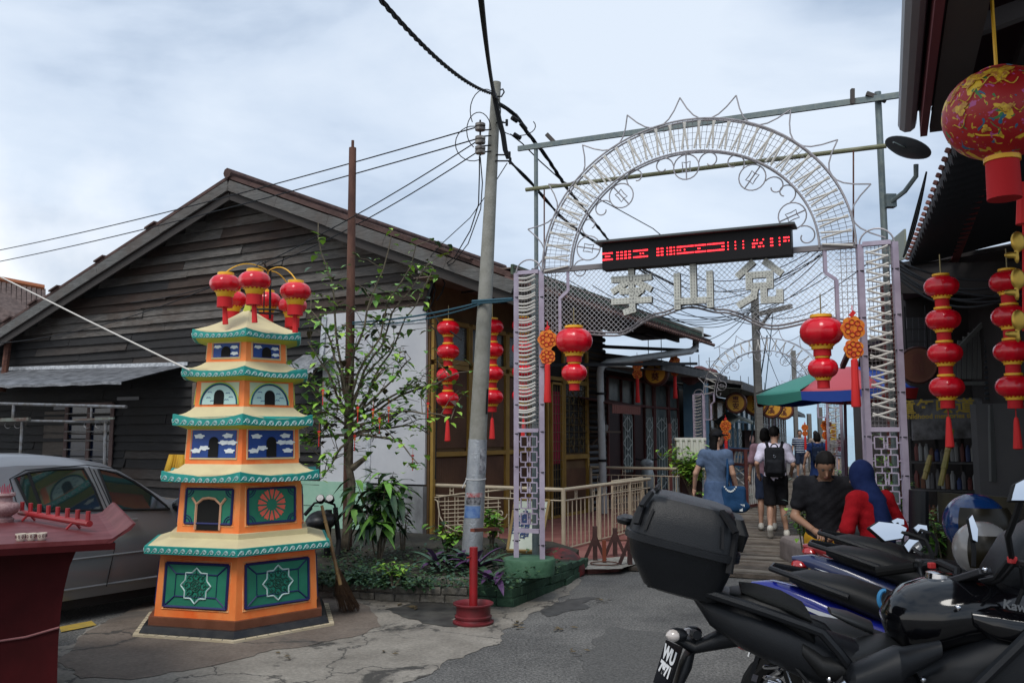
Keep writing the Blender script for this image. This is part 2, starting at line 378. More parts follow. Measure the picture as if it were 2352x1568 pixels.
while q<62:
 wd=0.135 if q<8 else 0.16
 a=bw_center(q); d=Vector((math.sin(a),math.cos(a),0)); s_=Vector((d.y,-d.x,0))
 hw=1.12+rnd.uniform(-.02,.03)
 mb.mi=rnd.choice((0,0,1,1,2)); z=0.035+rnd.uniform(-.006,.006)
 tilt=rnd.uniform(-.006,.006)
 c0=pos+d*(wd/2); rot=Matrix(((s_.x,d.x,0),(s_.y,d.y,0),(0,0,1)))
 mb.box(c0+Vector((rnd.uniform(-.02,.02),0,z)),(2*hw,wd-rnd.uniform(.012,.026),0.045),rot=rot @ Matrix.Rotation(rnd.uniform(-.004,.004),3,'Z') @ Matrix.Rotation(tilt,3,'Y'))
 pos+=d*wd; q+=wd; i+=1
tag(mb.build('boardwalk', m_pl,smooth=0),kind='structure')
mb=MB(); pts=[G(1565,1155,.09),G(1705,1145,.09),G(1820,1098,.09),G(1700,1088,.09),G(1600,1105,.09)]
mb.prism([Vector((p.x,p.y,0.0)) for p in pts],(0,0,0.1)); tag(mb.build('landing', concrete_mat('pale_green_concrete', (0.20,0.25,0.20),(0.28,0.33,0.27),(0.12,0.15,0.11),crack=False),smooth=0),kind='structure')
T0=G(985,1255,0.0)
mb=MB(); Ta=Vector((-1.9,13.6,0)); Tb=G(1285,1300); Tc=G(1440,1308,0.02)
pts=[Ta,G(1000,1262),Tb,G(1350,1318,0),G(1420,1312,0),G(1475,1285,0.0),Vector((3.0,15.5,0)),Vector((3.2,19.5,0)),Vector((-0.5,19,0))]
mb.prism([Vector((p.x,p.y,0.0)) for p in pts],(0,0,0.07))
tag(mb.build('terrace', mat('red_oxide_cement', (0.20,0.065,0.055),0.7,col2=(0.29,0.12,0.10),scale=3.5,bump=0.25,bscale=25),smooth=0),kind='structure')
blob_sheet('broken_cement_edge', [G(1345,1320),G(1400,1322),G(1460,1312),G(1490,1296),G(1440,1290),G(1395,1294),G(1352,1298)],0.075,mat('rough_cement', (0.22,0.21,0.18),0.9,col2=(0.38,0.36,0.32),scale=9,bump=1.0,bscale=14),n=6,jit=0.08,seed=2)
# BIG GABLED TIMBER HOUSE
C0=Vector((-1.26,13.1,0))
def HG(s,z,off=0.0):      # point on the gable plane: s metres left of the corner, off metres towards the viewer
 return C0-U*s-VV*off+ZZ*z
def HS(q,z,off=0.0):      # point on the side facade: q metres along the walkway, off metres out
 return C0+VV*q+U*off+ZZ*z
def hs_px(x,y): return VS(x,y,C0,VV)
def hg_px(x,y):
 a,z=VS(x,y,C0,U); return -a,z
def wood_mat(name,c1,c2,c3,rough=0.85):
 m=bpy.data.materials.new(name); m.use_nodes=True; t=m.node_tree; b=t.nodes['Principled BSDF']; b.inputs['Roughness'].default_value=rough
 tcn=t.nodes.new('ShaderNodeTexCoord'); rot=t.nodes.new('ShaderNodeMapping'); rot.inputs['Rotation'].default_value=(0,0,R(29)); t.links.new(tcn.outputs['Object'],rot.inputs[0])
 def nz(s,st,d=7):
  mp_=t.nodes.new('ShaderNodeMapping'); mp_.inputs['Scale'].default_value=st; t.links.new(rot.outputs[0],mp_.inputs[0])
  n=t.nodes.new('ShaderNodeTexNoise'); n.inputs['Scale'].default_value=s; n.inputs['Detail'].default_value=d; n.inputs['Roughness'].default_value=0.62; t.links.new(mp_.outputs[0],n.inputs['Vector']); return n.outputs[0]
 gr=nz(5,(1.0,1.0,22)); bl=nz(1.1,(1,1,1.2)); fi=nz(9,(0.6,0.6,30))
 r=t.nodes.new('ShaderNodeValToRGB'); r.color_ramp.elements[0].position=0.32; r.color_ramp.elements[1].position=0.70; r.color_ramp.elements[0].color=(*c1,1); r.color_ramp.elements[1].color=(*c2,1); t.links.new(gr,r.inputs[0])
 r2=t.nodes.new('ShaderNodeValToRGB'); r2.color_ramp.elements[0].position=0.47; r2.color_ramp.elements[1].position=0.72; r2.color_ramp.elements[0].color=(0,0,0,1); r2.color_ramp.elements[1].color=(1,1,1,1); t.links.new(bl,r2.inputs[0])
 mx=t.nodes.new('ShaderNodeMixRGB'); t.links.new(r2.outputs[0],mx.inputs[0]); t.links.new(r.outputs[0],mx.inputs[1]); mx.inputs[2].default_value=(*c3,1)
 ml=t.nodes.new('ShaderNodeMixRGB'); ml.blend_type='MULTIPLY'; ml.inputs[0].default_value=0.8; t.links.new(mx.outputs[0],ml.inputs[1])
 r3=t.nodes.new('ShaderNodeValToRGB'); r3.color_ramp.elements[0].position=0.3; r3.color_ramp.elements[1].position=0.65; r3.color_ramp.elements[0].color=(0.35,0.35,0.35,1); r3.color_ramp.elements[1].color=(1.3,1.3,1.3,1); t.links.new(fi,r3.inputs[0]); t.links.new(r3.outputs[0],ml.inputs[2])
 t.links.new(ml.outputs[0],b.inputs['Base Color'])
 bn=t.nodes.new('ShaderNodeBump'); bn.inputs['Strength'].default_value=0.6; bn.inputs['Distance'].default_value=0.01; t.links.new(fi,bn.inputs['Height']); t.links.new(bn.outputs[0],b.inputs['Normal'])
 return m
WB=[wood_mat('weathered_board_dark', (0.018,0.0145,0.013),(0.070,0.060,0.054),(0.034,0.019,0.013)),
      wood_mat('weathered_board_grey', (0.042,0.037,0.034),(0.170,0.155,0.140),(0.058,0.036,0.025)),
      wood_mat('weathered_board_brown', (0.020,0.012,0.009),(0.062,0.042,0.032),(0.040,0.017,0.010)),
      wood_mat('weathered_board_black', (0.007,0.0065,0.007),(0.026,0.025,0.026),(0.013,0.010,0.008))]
m_fascia=wood_mat('bargeboard_grey', (0.07,0.07,0.069),(0.165,0.162,0.155),(0.08,0.06,0.05))
m_tile=mat('old_red_roof', (0.045,0.022,0.018),0.85,col2=(0.085,0.045,0.038),scale=6,bump=0.4,bscale=20)
m_soffit=mat('soffit_boards', (0.12,0.085,0.07),0.85,col2=(0.17,0.125,0.105),scale=3)
house=empty('timber_house', C0,'big dark weatherboard house with steep gable roof behind the painted pagoda', 'house')
def _hv(x,y):
 a,z=VS(x,y,C0-VV*.45,U); return -a,z
PK=_hv(525,410); EL=_hv(-30,772); ER=_hv(1180,640)
sP_,zP_=PK; sl_l=(zP_-EL[1])/(EL[0]-sP_); sl_r=(zP_-ER[1])/(sP_-ER[0])
def roofz(s): return zP_-(s-sP_)*sl_l if s>sP_ else zP_-(sP_-s)*sl_r
OV=0.45   # roof overhang in front of the gable
mb=MB(); z=0.25; bh=0.148
r_=random.Random(4)
def boards(mb,z0,z1,smin_,smax_,lim=None,off=0.0,palette=(0,0,1,1,1,2,2,3),hb=0.165,brk=(2.2,4.5)):
 z=z0; k=0
 while z<z1:
  h=hb*r_.uniform(0.86,1.14); a,b_=smin_,smax_
  if lim:
   zt=z+h
   if zt>zP_-0.1: break
   b_=min(smax_,sP_+(zP_-0.05-zt)/sl_l); a=max(smin_,sP_-(zP_-0.05-zt)/sl_r)
  s=a; skew=0
  joints=[]
  while s<b_:
   e_=min(b_,s+r_.uniform(*brk))
   if b_-e_<0.5: e_=b_
   mb.mi=r_.choice(palette)
   t0,t1=r_.uniform(-.012,.012),r_.uniform(-.012,.012); lip=0.058+r_.uniform(-.018,.024)
   n=max(2,int((e_-s)/0.6)); pr=[]
   for i in range(n+1):
    ss=s+(e_-s)*i/n; w_=0.005*noise.noise(Vector((ss*1.5,z*7,0)))+0.010*noise.noise(Vector((ss*0.4,z,5)))
    zz=z+t0+(t1-t0)*i/n+w_
    lp=lip+0.012*noise.noise(Vector((ss*.8,z*5,2)))
    pr.append((HG(ss,zz,off+lp),HG(ss,zz+h+0.03,off+0.006),HG(ss,zz-0.002,off+lp-0.016)))
   for i in range(n):
    A,B=pr[i],pr[i+1]
    mb.quad(A[0],A[1],B[1],B[0]); mb.quad(A[2],A[0],B[0],B[2])
   mb.quad(pr[0][0],pr[0][2],pr[0][2]-VV*-0.02,pr[0][1]); mb.quad(pr[-1][0],pr[-1][1],pr[-1][2]+VV*0.02,pr[-1][2])
   s=e_+0.006
  z+=h; k+=1
panL=hg_px(745,900)[0]       # left edge of the flat grey panel
ztop=hg_px(860,722)[1]
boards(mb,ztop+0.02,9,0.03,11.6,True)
boards(mb,0.2,ztop+0.0,panL,11.6,None,palette=(3,3,3,0,3),brk=(1.6,3.2))  # mostly near-black boards here paint in the deep porch shade under the awning
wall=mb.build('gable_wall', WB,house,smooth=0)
mb=MB(); mb.prism([HG(0.0,0,-.03),HG(11.6,0,-.03),HG(11.6,roofz(11.6)-.06,-.03),HG(sP_,zP_-.1,-.03),HG(0.0,roofz(0)-.1,-.03)],VV*0.12)
mb.build('wall_frame', WB[3],house,smooth=0)
def slab(mb,s0,s1,v0,v1,th=0.05):
 a,b_=HG(s0,roofz(s0))+VV*v0,HG(s1,roofz(s1))+VV*v0
 c,d=b_+VV*(v1-v0),a+VV*(v1-v0); n=(b_-a).cross(VV).normalized()
 n=n if n.z>0 else -n
 mb.prism([a,b_,c,d],n*th)
LEN=9.3
mb=MB()
slab(mb,sP_,12.6,-OV,LEN); slab(mb,ER[0],sP_,-OV,LEN)
for v in np.arange(-OV+.05,LEN,0.16):
 for s0,s1 in ((sP_,12.6),(ER[0],sP_)):
  mb.bar(HG(s0,roofz(s0)+.065)+VV*v,HG(s1,roofz(s1)+.055)+VV*v,0.05,0.03)
roof=mb.build('roof', m_tile,house,smooth=0)
mb=MB()
for s0,s1 in ((ER[0],sP_),(sP_,12.6)):
 for v in (-OV-0.0,):
  a,b_=HG(s0,roofz(s0)-.12)+VV*v,HG(s1,roofz(s1)-.12)+VV*v
  n=5
  for i in range(n):
   p0,p1=a.lerp(b_,i/n),a.lerp(b_,(i+1)/n)
   mb.bar(p0,p1-(p1-p0)*0.004,0.035,0.18+r_.uniform(-.01,.01))
mb.build('bargeboard', m_fascia,roof,smooth=0)
mb=MB()
for s0,s1 in ((ER[0],sP_),(sP_,12.6)):
 mb.bar(HG(s0,roofz(s0)-.30)-VV*(OV-.05),HG(s1,roofz(s1)-.30)-VV*(OV-.05),0.03,0.13)
mb.build('lower_bargeboard', mat('bargeboard_dark', (0.035,0.03,0.028),0.9),roof,smooth=0)
mb=MB()
mb.tube([HG(sP_,zP_+.09)-VV*(OV+.04),HG(sP_,zP_+.09)+VV*LEN],0.09,8)
for k in range(7):                      # lifted tiles along the verge
 s=sP_+r_.uniform(-5.5,7); mb.box(HG(s,roofz(s)+.07,OV-.05),(0.28,0.2,0.03),rot=Matrix.Rotation(R(-29),3,'Z') @ Matrix.Rotation(math.atan(sl_r if s<sP_ else -sl_l),3,'Y'))
mb.build('ridge_cap', m_tile,roof,smooth=30)
mb=MB()
for s0,s1 in ((ER[0],0.0),): mb.prism([HG(s0,3.98)-VV*(OV-.04),HG(0.02,3.98+.0)-VV*(OV-.04),HG(.02,3.98)+VV*LEN,HG(s0,3.98)+VV*LEN],ZZ*0.02)
mb.build('soffit', m_soffit,house,smooth=0)
mb=MB()
for q in (0.9,2.2,3.6,5.0,6.4,7.8): mb.bar(HS(q,3.965,0),HS(q,3.965,1.45),0.02,0.03)
for of in (0.45,0.95): mb.bar(HS(0,3.966,of),HS(LEN-.5,3.966,of),0.02,0.02)
mb.bar(HS(-.2,3.9,1.0),HS(9,3.9,1.0),0.06,0.10)
mb.build('soffit_batten', mat('dark_beam', (0.03,0.024,0.02),.8),house,smooth=0)
mb=MB(); ex=-ER[0]
for i in range(110):
 q=-OV+.02+i*0.136
 if q>LEN-.1: break
 mb.tube([HS(q,roofz(ER[0])+.03-.0,ex-.15),HS(q,roofz(ER[0])-.02-.055,ex+.13)],0.038,5)
mb.build('corrugated_eave', mat('rusty_corrugated', (0.07,0.035,0.03),.8,col2=(0.12,0.065,0.055),scale=9),roof,smooth=30)
mb=MB(); mb.bar(HS(-OV,3.93,ex-.03),HS(8.6,3.93,ex-.03),0.04,0.20)
mb.build('eave_board', mat('mossy_green_board', (0.035,0.06,0.04),.9,col2=(0.075,0.10,0.07),scale=4),house,smooth=0)
mb=MB(); zb=1.32
pz=hg_px(860,1108)[1]
mb.prism([HG(panL,pz,.05),HG(0.03,pz,.05),HG(0.03,ztop+.06,.05),HG(panL,ztop+.06,.05)],VV*0.045)
mb.build('metal_panel', mat('pale_grey_sheet', (0.42,0.43,0.46),0.55,col2=(0.50,0.51,0.53),scale=1.4,bump=0.05,spec=0.3),house,smooth=0)
mb=MB()
s1=hg_px(853,900)[0]
mb.box(HG(s1,(pz+ztop)/2-.1,.058),(0.10,0.012,ztop-pz-.25),rz=R(-29))
za=hg_px(770,733)[1]; mb.box(HG(panL/2,ztop-.17,.058),(panL-.05,0.012,0.055),rz=R(-29))
mb.bar(HG(panL-.03,ztop+.02,.075),HG(panL+.02,2.75,.075),0.09,0.02,up=VV)
mb.build('flashing_strip', mat('crinkled_foil', (0.30,0.32,0.35),0.35,0.6,col2=(0.55,0.57,0.6),scale=14,bump=0.8),house,smooth=0)
gz=pz; sm_=hg_px(848,1180)[0]
mb=MB(); mb.prism([HG(panL+.5,0,.07),HG(sm_,0,.07),HG(sm_,gz-.0,.07),HG(panL+.5,gz,.07)],VV*0.10)
mb.build('green_plaster', mat('mint_plaster', (0.22,0.40,0.30),0.85,col2=(0.30,0.46,0.36),scale=2.5,bump=.2),house,smooth=0)
mb=MB(); mb.prism([HG(sm_-.003,0,.09),HG(0.03,0,.09),HG(0.03,gz-.03,.09),HG(sm_-.003,gz-.03,.09)],VV*0.10)
mb.build('stained_plaster', mat('stained_plaster', (0.30,0.31,0.32),0.85,col2=(0.055,0.055,0.055),scale=2.6,amt=0.75,bump=.3,col3=(0.12,0.12,.12),stretch=(1,1,.6)),house,smooth=0)
def awn(x0,x1,ytop,ybot,out,name,m,dy=0,th=.012):
 sa=hg_px(x0,ytop)[0]; sb=hg_px(x1,ytop)[0]; za_=hg_px((x0+x1)/2,ytop)[1]
 fr0=C0-VV*out; zf=VS((x0+x1)/2,ybot,fr0,U)[1]
 mb=MB(); n=26; top=[]; bot=[]
 for i in range(n+1):
  s=sa+(sb-sa)*i/n; w_=0.03*noise.noise(Vector((s*2.1,1,0))); xx=x0+(x1-x0)*i/n; sl_=dy*((x1-xx)/(x1-x0)-.5); za_=VS(xx,ytop-sl_,C0,U)[1]; zf=VS(xx,ybot-sl_,fr0,U)[1]
  top.append(HG(s,za_+w_*.3,0.03)); bot.append(HG(s,zf+w_-.008*(i % 3),out+.04*noise.noise(Vector((s*3,4,0)))))
 for i in range(n):
  dn=Vector((0,0,-th))
  mid0,mid1=top[i].lerp(bot[i],.5)+ZZ*(.02*noise.noise(top[i]*3)),top[i+1].lerp(bot[i+1],.5)+ZZ*(.02*noise.noise(top[i+1]*3))
  mb.quad(top[i],mid0,mid1,top[i+1]); mb.quad(mid0,bot[i],bot[i+1],mid1)
  mb.quad(top[i]+dn,top[i+1]+dn,bot[i+1]+dn,bot[i]+dn)
  mb.quad(bot[i],bot[i]+dn*4,bot[i+1]+dn*4,bot[i+1])
 return mb.build(name,m,house,smooth=40),sa,sb,za_,zf
m_tin=mat('old_tin_sheet', (0.10,0.105,0.115),0.5,0.35,col2=(0.24,0.25,0.27),scale=5,bump=.5,stretch=(1,1,3))
aw,sa,sb,za_,zf=awn(-60,437,845,874,1.4,'tin_awning', m_tin,-14)
mb=MB(); mb.bar(HG(sa,hg_px(-60,849)[1],.06),HG(sb,hg_px(437,836)[1],.06),0.02,0.07); mb.build('flashing', mat('crinkled_foil', ()),aw,smooth=0)
awn(700,775,815,845,0.55,'tin_awning', mat('crinkled_foil', ()))
mb=MB()
for x in (447,463):
 p=V(x,1000,C0-VV*1.0,U); mb.box((p.x,p.y,1.25),(0.085 if x<455 else .13,0.1,2.5),rz=R(-29))
mb.build('porch_post', wood_mat('grey_post', (0.09,0.075,0.06),(0.17,0.145,0.115),(0.12,0.09,0.07)),house,smooth=0)
def gwin(x0,x1,y0,y1):
 a=hg_px(x0,y0); b_=hg_px(x1,y1); return a[0],b_[0],b_[1],a[1]
s0,s1_,z0,z1=gwin(165,262,930,1075)
mb=MB(); mb.prism([HG(s0,z0,.05),HG(s1_,z0,.05),HG(s1_,z1,.05),HG(s0,z1,.05)],VV*0.03)
wn=mb.build('window', mat('dark_blue_glass', (0.006,0.012,0.03),0.2),house,smooth=0)
mb=MB()
for s in np.linspace(s0,s1_,3): mb.bar(HG(s,z0,.09),HG(s,z1,.09),0.07,0.05)
mb.bar(HG(s0,z1,.09),HG(s1_,z1,.09),0.05,0.06); mb.build('window_frame', mat('pinkish_old_frame', (0.09,0.055,0.05),.8,col2=(.14,.09,.08)),wn,smooth=0)
mb=MB()
for i in range(1,7): zz=z0+(z1-z0)*i/7; mb.tube([HG(s0,zz,.12),HG(s1_,zz,.12)],0.010,5)
mb.build('window_bar', mat('pale_bar', (0.22,0.21,0.2),.6),wn,smooth=0)
s0,s1_,z0,z1=gwin(108,158,945,1080)
mb=MB(); mb.prism([HG(s0,0.1,.05),HG(s1_,0.1,.05),HG(s1_,z1,.05),HG(s0,z1,.05)],VV*0.02)
mb.build('door', wood_mat('panel_door', (0.055,0.045,0.038),(0.11,0.09,0.075),(0.06,0.045,0.035)),house,smooth=0)
s0,s1_,z0,z1=gwin(512/1.0,512,930,1000)
mb=MB()
for (x0,x1,y0,y1) in ((130,165,928,940),(275,325,912,918)):
 mb=MB(); a0,a1,b0,b1=gwin(x0,x1,y0,y1); mb.prism([HG(a0,b0,.06),HG(a1,b0,.06),HG(a1,b1,.06),HG(a0,b1,.06)],VV*.01)
 mb.build('notice_plate', mat('grey_plate', (0.13,0.13,0.14),.6),house,smooth=0)
mb=MB(); n=12; ro=[]
for i in range(n+1):
 t=i/n; xa=388+(442-388)*t; wv=0.03*math.sin(t*14)
 ro.append((V(xa-0,1043+1*t,C0-VV*(0.95+wv),U),V(xa-18*(1-t),1100+(8 if i % 5>2 else 0),C0-VV*(0.97+wv*1.6),U)))
for i in range(n): mb.quad(ro[i][0],ro[i][1],ro[i+1][1],ro[i+1][0])
o=mb.build('hanging_cloth', mat('mustard_cloth', (0.42,0.22,0.01),0.9,col2=(0.50,0.29,0.02),scale=5)); sl=o.modifiers.new('s', 'SOLIDIFY'); sl.thickness=0.006
tag(o,'mustard yellow cloth hanging from the porch post of the dark house', 'cloth')
m_yel=mat('mustard_frame', (0.26,0.15,0.022),0.6,col2=(0.34,0.21,0.04),scale=3,bump=.1)
m_rib=mat('brown_ribbed_panel', (0.085,0.042,0.022),0.6,col2=(0.125,0.062,0.032),scale=2)
m_glass_d=mat('dark_glass', (0.02,0.022,0.024),0.25,col2=(0.05,0.052,0.05),scale=3)
def rect_px(x0,x1,yc=1000):
 return hs_px(x0,yc)[0],hs_px(x1,yc)[0]
def ribbed(name,q0,q1,z0,z1,off,m,par,step=0.05):
 mb=MB(); n=max(2,int((q1-q0)/step))
 for i in range(n):
  a=q0+(q1-q0)*i/n; b_=q0+(q1-q0)*(i+1)/n; c=(a+b_)/2
  mb.quad(HS(a,z0,off),HS(c,z0,off+.016),HS(c,z1,off+.016),HS(a,z1,off)); mb.quad(HS(c,z0,off+.016),HS(b_,z0,off),HS(b_,z1,off),HS(c,z1,off+.016))
 return mb.build(name,m,par,smooth=0)
def sframe(mb,q0,q1,z0,z1,w=.07,off=.04,d=.05,mids=()):
 for q in (q0,q1): mb.bar(HS(q,z0,off),HS(q,z1,off),w,d,up=U)
 for z in (z0,z1)+tuple(mids): mb.bar(HS(q0+w/2,z,off),HS(q1-w/2,z,off),d*.96,w)
mb=MB(); mb.prism([HS(0.02,0.05,0),HS(6.75,.05,0),HS(6.75,3.98,0),HS(.02,3.98,0)],-U*0.08)
mb.build('side_wall', mat('ochre_board', (0.11,0.06,0.022),.8,col2=(.15,.085,.035),scale=3),house,smooth=0)
segs=[(0.06,1.08),(1.12,2.30),(2.36,3.15)]
for (q0,q1) in segs:
 dr=ribbed('door', q0,q1,1.45,2.66,.012,m_rib,house); ribbed('lower_panel', q0,q1,.1,1.30,.012,m_rib,dr)
 mb=MB(); sframe(mb,q0,q1,0.08,2.72,mids=(1.36,)); sframe(mb,q0,q1,2.80,3.42); mb.build('door_frame', m_yel,dr,smooth=0)
 mb=MB(); mb.prism([HS(q0,2.8,.01),HS(q1,2.8,.01),HS(q1,3.4,.01),HS(q0,3.4,.01)],U*.005); mb.build('transom', m_glass_d,dr,smooth=0)
qa,qb=rect_px(1253,1289); qc=rect_px(1289,1345)[1]
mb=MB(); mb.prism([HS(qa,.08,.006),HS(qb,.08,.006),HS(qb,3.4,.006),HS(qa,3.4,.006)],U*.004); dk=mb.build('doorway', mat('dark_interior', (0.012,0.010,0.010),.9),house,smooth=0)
mb=MB(); sframe(mb,qa,qb,.08,2.75); sframe(mb,qa+.12,qb-.12,.1,2.65,w=.045,off=.07); mb.build('door_frame', m_yel,dk,smooth=0)
mb=MB()
for i in range(1,6):
 q=qa+(qb-qa)*i/6; mb.tube([HS(q,.1,.09),HS(q,2.6,.09)],0.008,4)
for i in range(1,14): z=.1+2.5*i/14; mb.tube([HS(qa+.1,z,.092),HS(qb-.1,z,.092)],0.006,4)
mb.build('grille', mat('brassy_grille', (0.16,0.12,0.05),.5,.4),dk,smooth=0)
mb=MB(); 
for i in range(5):
 a=qa+.2+i*.1; mb.quad(HS(a,1.1,.02+.03*(i % 2)),HS(a+.1,1.1,.02+.03*((i+1) % 2)),HS(a+.1,2.5,.02+.03*((i+1) % 2)),HS(a,2.5,.02+.03*(i % 2)))
mb.build('curtain', mat('crimson_curtain', (0.30,0.01,0.05),.8),dk,smooth=30)
zw0=hs_px(1317,880)[1]; zw1=hs_px(1317,798)[1]
wl=ribbed('lower_panel', qb+.04,qc,.12,hs_px(1317,1075)[1],.012,m_rib,house)
mb=MB(); zt=2.75; mb.prism([HS(qb+.04,1.3,.012),HS(qc,1.3,.012),HS(qc,3.4,.012),HS(qb+.04,3.4,.012)],U*.004); wn=mb.build('window', m_glass_d,house,smooth=0)
mb=MB(); sframe(mb,qb+.04,qc,.08,3.4,w=.09,mids=(1.22,2.72)); mb.build('window_frame', m_yel,wn,smooth=0)
mb=MB()
for i in range(1,5): q=qb+.04+(qc-qb-.04)*i/5; mb.tube([HS(q,1.3,.05),HS(q,2.7,.05)],.009,4)
for i in range(1,10): z=1.3+1.4*i/10; mb.tube([HS(qb+.1,z,.05),HS(qc-.05,z,.05)],.007,4)
for i in range(3):
 for j in range(2):
  cq=qb+.2+(qc-qb-.3)*(j+.5)/2; cz=1.5+.45*i
  mb.tube([HS(cq-.1,cz,.055),HS(cq,cz+.13,.055),HS(cq+.1,cz,.055),HS(cq,cz-.13,.055)],.009,4,closed=True)
mb.build('window_grille', mat('brassy_grille', ()),wn,smooth=0)
q0,q1=qc+.05,hs_px(1386,900)[0]
mb=MB()
for i in range(30):
 z=.1+i*.13; mb.tube([HS(q0,z,.02),HS(q1,z,.02)],.055,6)
mb.build('black_corrugated_wall', mat('black_tin', (0.008,0.009,0.011),.5,.2),house,smooth=30)
mb=MB()
for (x,y) in ((968,614),(1000,617)):
 p=V(x,y,C0-VV*.16,U); mb=MB()
 for k in range(3): mb.lathe([(.02,-.03),(.055,-.02),(.055,.015),(.02,.03)],12,(p.x,p.y,p.z+.07*(k-1)))
 mb.build('insulator', mat('porcelain_white', (0.62,0.58,0.52),.3),house,smooth=40)
mb=MB()
for px in ([(968,625),(985,640),(1000,665),(995,690),(985,712),(978,735)],[(1005,625),(1022,650),(1015,672),(1003,690)],[(960,625),(985,655),(983,700),(985,745),(1000,758),(1005,800),(1000,1100)],[(985,705),(1010,745),(1040,765),(1060,780)]):
 mb.tube([V(x,y,C0-VV*.13,U) for x,y in px],.012,4)
mb.build('drop_wire', m_cable,house,smooth=30)
mb=MB(); mb.bar(V(1003,622,C0-VV*.13,U),V(975,715,C0-VV*.1,U),.05,.05); mb.build('wire_bracket', m_black,house,smooth=0)
nb=empty('neighbour_house', P(20,740,24)*1.0,'house with rusty tiled roof just showing left of the dark gable', 'house')
mb=MB(); a,b_,c,d=P(-260,600,21.5),P(100,668,24),P(100,745,22.0),P(-260,745,20)
mb.prism([a,b_,c,d],(0,.1,-.1)); 
for i in range(30):
 t=i/29; mb.bar(a.lerp(b_,t)+ZZ*.03,d.lerp(c,t)+ZZ*.03,.10,.07)
mb.build('roof', mat('old_grey_tiles', (0.06,0.04,0.035),.9,col2=(.12,.085,.075),scale=8),nb,smooth=0)
mb=MB(); mb.tube([a+ZZ*.08,b_+ZZ*.08],.1,6); mb.build('ridge_cap', mat('orange_ridge', (0.30,0.10,0.04),.85),nb,smooth=30)
mb=MB(); mb.prism([Vector((c.x-8,c.y+.3,0)),Vector((c.x-.1,c.y+.6,0)),Vector((c.x-.1,c.y+.6,c.z-.1)),Vector((c.x-8,c.y+.3,c.z-.3))],(0,.2,0)); mb.build('wall', WB[3],nb,smooth=0)
mb=MB(); p=V(12,800,C0-VV*.25,U); mb.tube([(p.x,p.y,2.55),(p.x+.06,p.y,3.7)],.07,8); mb.build('corner_drainpipe', m_rust,house,smooth=30)
cr_=empty('clothes_rail', G(200,1330),'galvanised pipe clothes rails with hooks standing against the dark wall behind the car', 'clothes rail'); m_gv=mat('galvanised_pipe', (.20,.21,.23),.5,.4,col2=(.11,.10,.09),scale=9)
for nm,pts,r__ in (('rail', ((-60,925),(290,934)),.028),('rail', ((-60,964),(250,969)),.022),('post', ((52,968),(46,1060)),.03),('post', ((243,966),(240,1080)),.028),('post', ((32,928),(30,966)),.03),('post', ((211,930),(209,968)),.02)):
 mb=MB(); mb.tube([V(x,y,C0-VV*1.6,U) for x,y in pts],r__,7); mb.build(nm,m_gv,cr_)
mb=MB()
for x in (18,40,200,226): mb.tube([V(x+7*math.cos(t),976+7*math.sin(t),C0-VV*1.6,U) for t in np.linspace(.5,4,9)],.008,4)
mb.build('hook', m_gv,cr_); mb=MB(); mb.bar(V(-60,966,C0-VV*1.65,U),V(68,962,C0-VV*1.65,U),.05,.06); mb.bar(V(170,964,C0-VV*1.65,U),V(262,960,C0-VV*1.65,U),.03,.03); mb.build('timber_bar', mat('green_grey_bar', (.13,.15,.13),.8,col2=(.08,.05,.04),scale=6),cr_,smooth=0)
# PAINTED PAGODA BURNER
PROT=R(15.0)
def _px(p):
 d=p-O; f_=d.y*cP+d.z*sP; return 1176+F*d.x/f_
def _ext(c,r,z):
 xs_=[_px(Vector((c.x+r*math.cos(-math.pi/2+PROT+k*math.pi/3),c.y+r*math.sin(-math.pi/2+PROT+k*math.pi/3),z))) for k in range(6)]; return min(xs_),max(xs_)
_f=G(537,1475); _r=.86
for _i in range(30):
 PC=Vector((_f.x-_r*math.sin(PROT),_f.y+_r*math.cos(PROT),0)); a,b=_ext(PC,_r,0); _r*=429/(b-a)
pag=empty('pagoda_burner', PC,'tall hexagonal pagoda furnace painted orange, cream and teal', 'pagoda')
m_or=mat('orange_paint', (0.84,0.115,0.008),0.6,col2=(0.86,0.30,0.08),scale=3.2,amt=.8,stretch=(1,1,.45),bump=.25,bscale=30,col3=(0.84,0.56,0.28))
m_redor=mat('red_orange_paint', (0.62,0.045,0.012),0.6)
m_cream=mat('cream_paint', (0.66,0.58,0.33),0.75,col2=(0.50,0.42,0.25),scale=3.5,amt=1.1,bump=.15)
m_lime=mat('lime_paint', (0.42,0.46,0.045),0.7)
m_teal=mat('teal_paint', (0.010,0.24,0.20),0.55,col2=(0.014,0.28,0.24),scale=4)
m_pale=mat('pale_scroll', (0.52,0.68,0.66),0.7)
m_blue=mat('deep_blue_paint', (0.006,0.04,0.21),0.55,col2=(0.010,0.06,0.25),scale=3)
m_navy=mat('navy_line', (0.008,0.015,0.10),0.6)
m_green=mat('green_panel', (0.012,0.165,0.095),0.6,col2=(0.018,0.20,0.12),scale=5)
m_dgreen=mat('dark_green_line', (0.004,0.06,0.04),0.7)
m_white=mat('white_paint', (0.70,0.74,0.74),0.7)
m_hole=mat('opening_shade_black', (0.004,0.004,0.004),1.0)  # flat black painted in for the unlit depth of openings and doorways
m_brownp=mat('brown_paint', (0.13,0.042,0.018),0.6,col2=(.17,.06,.03),scale=6); m_blackp=mat('black_gloss', (0.010,0.011,0.014),0.35,col2=(.03,.03,.03),scale=9)
m_tas=mat('tassel_red', (.62,.02,.02),.8)
m_coral=mat('coral_paint', (0.78,0.13,0.085),0.6)
def hexc(k,r):    # corner k, k=0 is the front corner
 a=-math.pi/2+PROT+k*math.pi/3; return Vector((PC.x+r*math.cos(a),PC.y+r*math.sin(a),0))
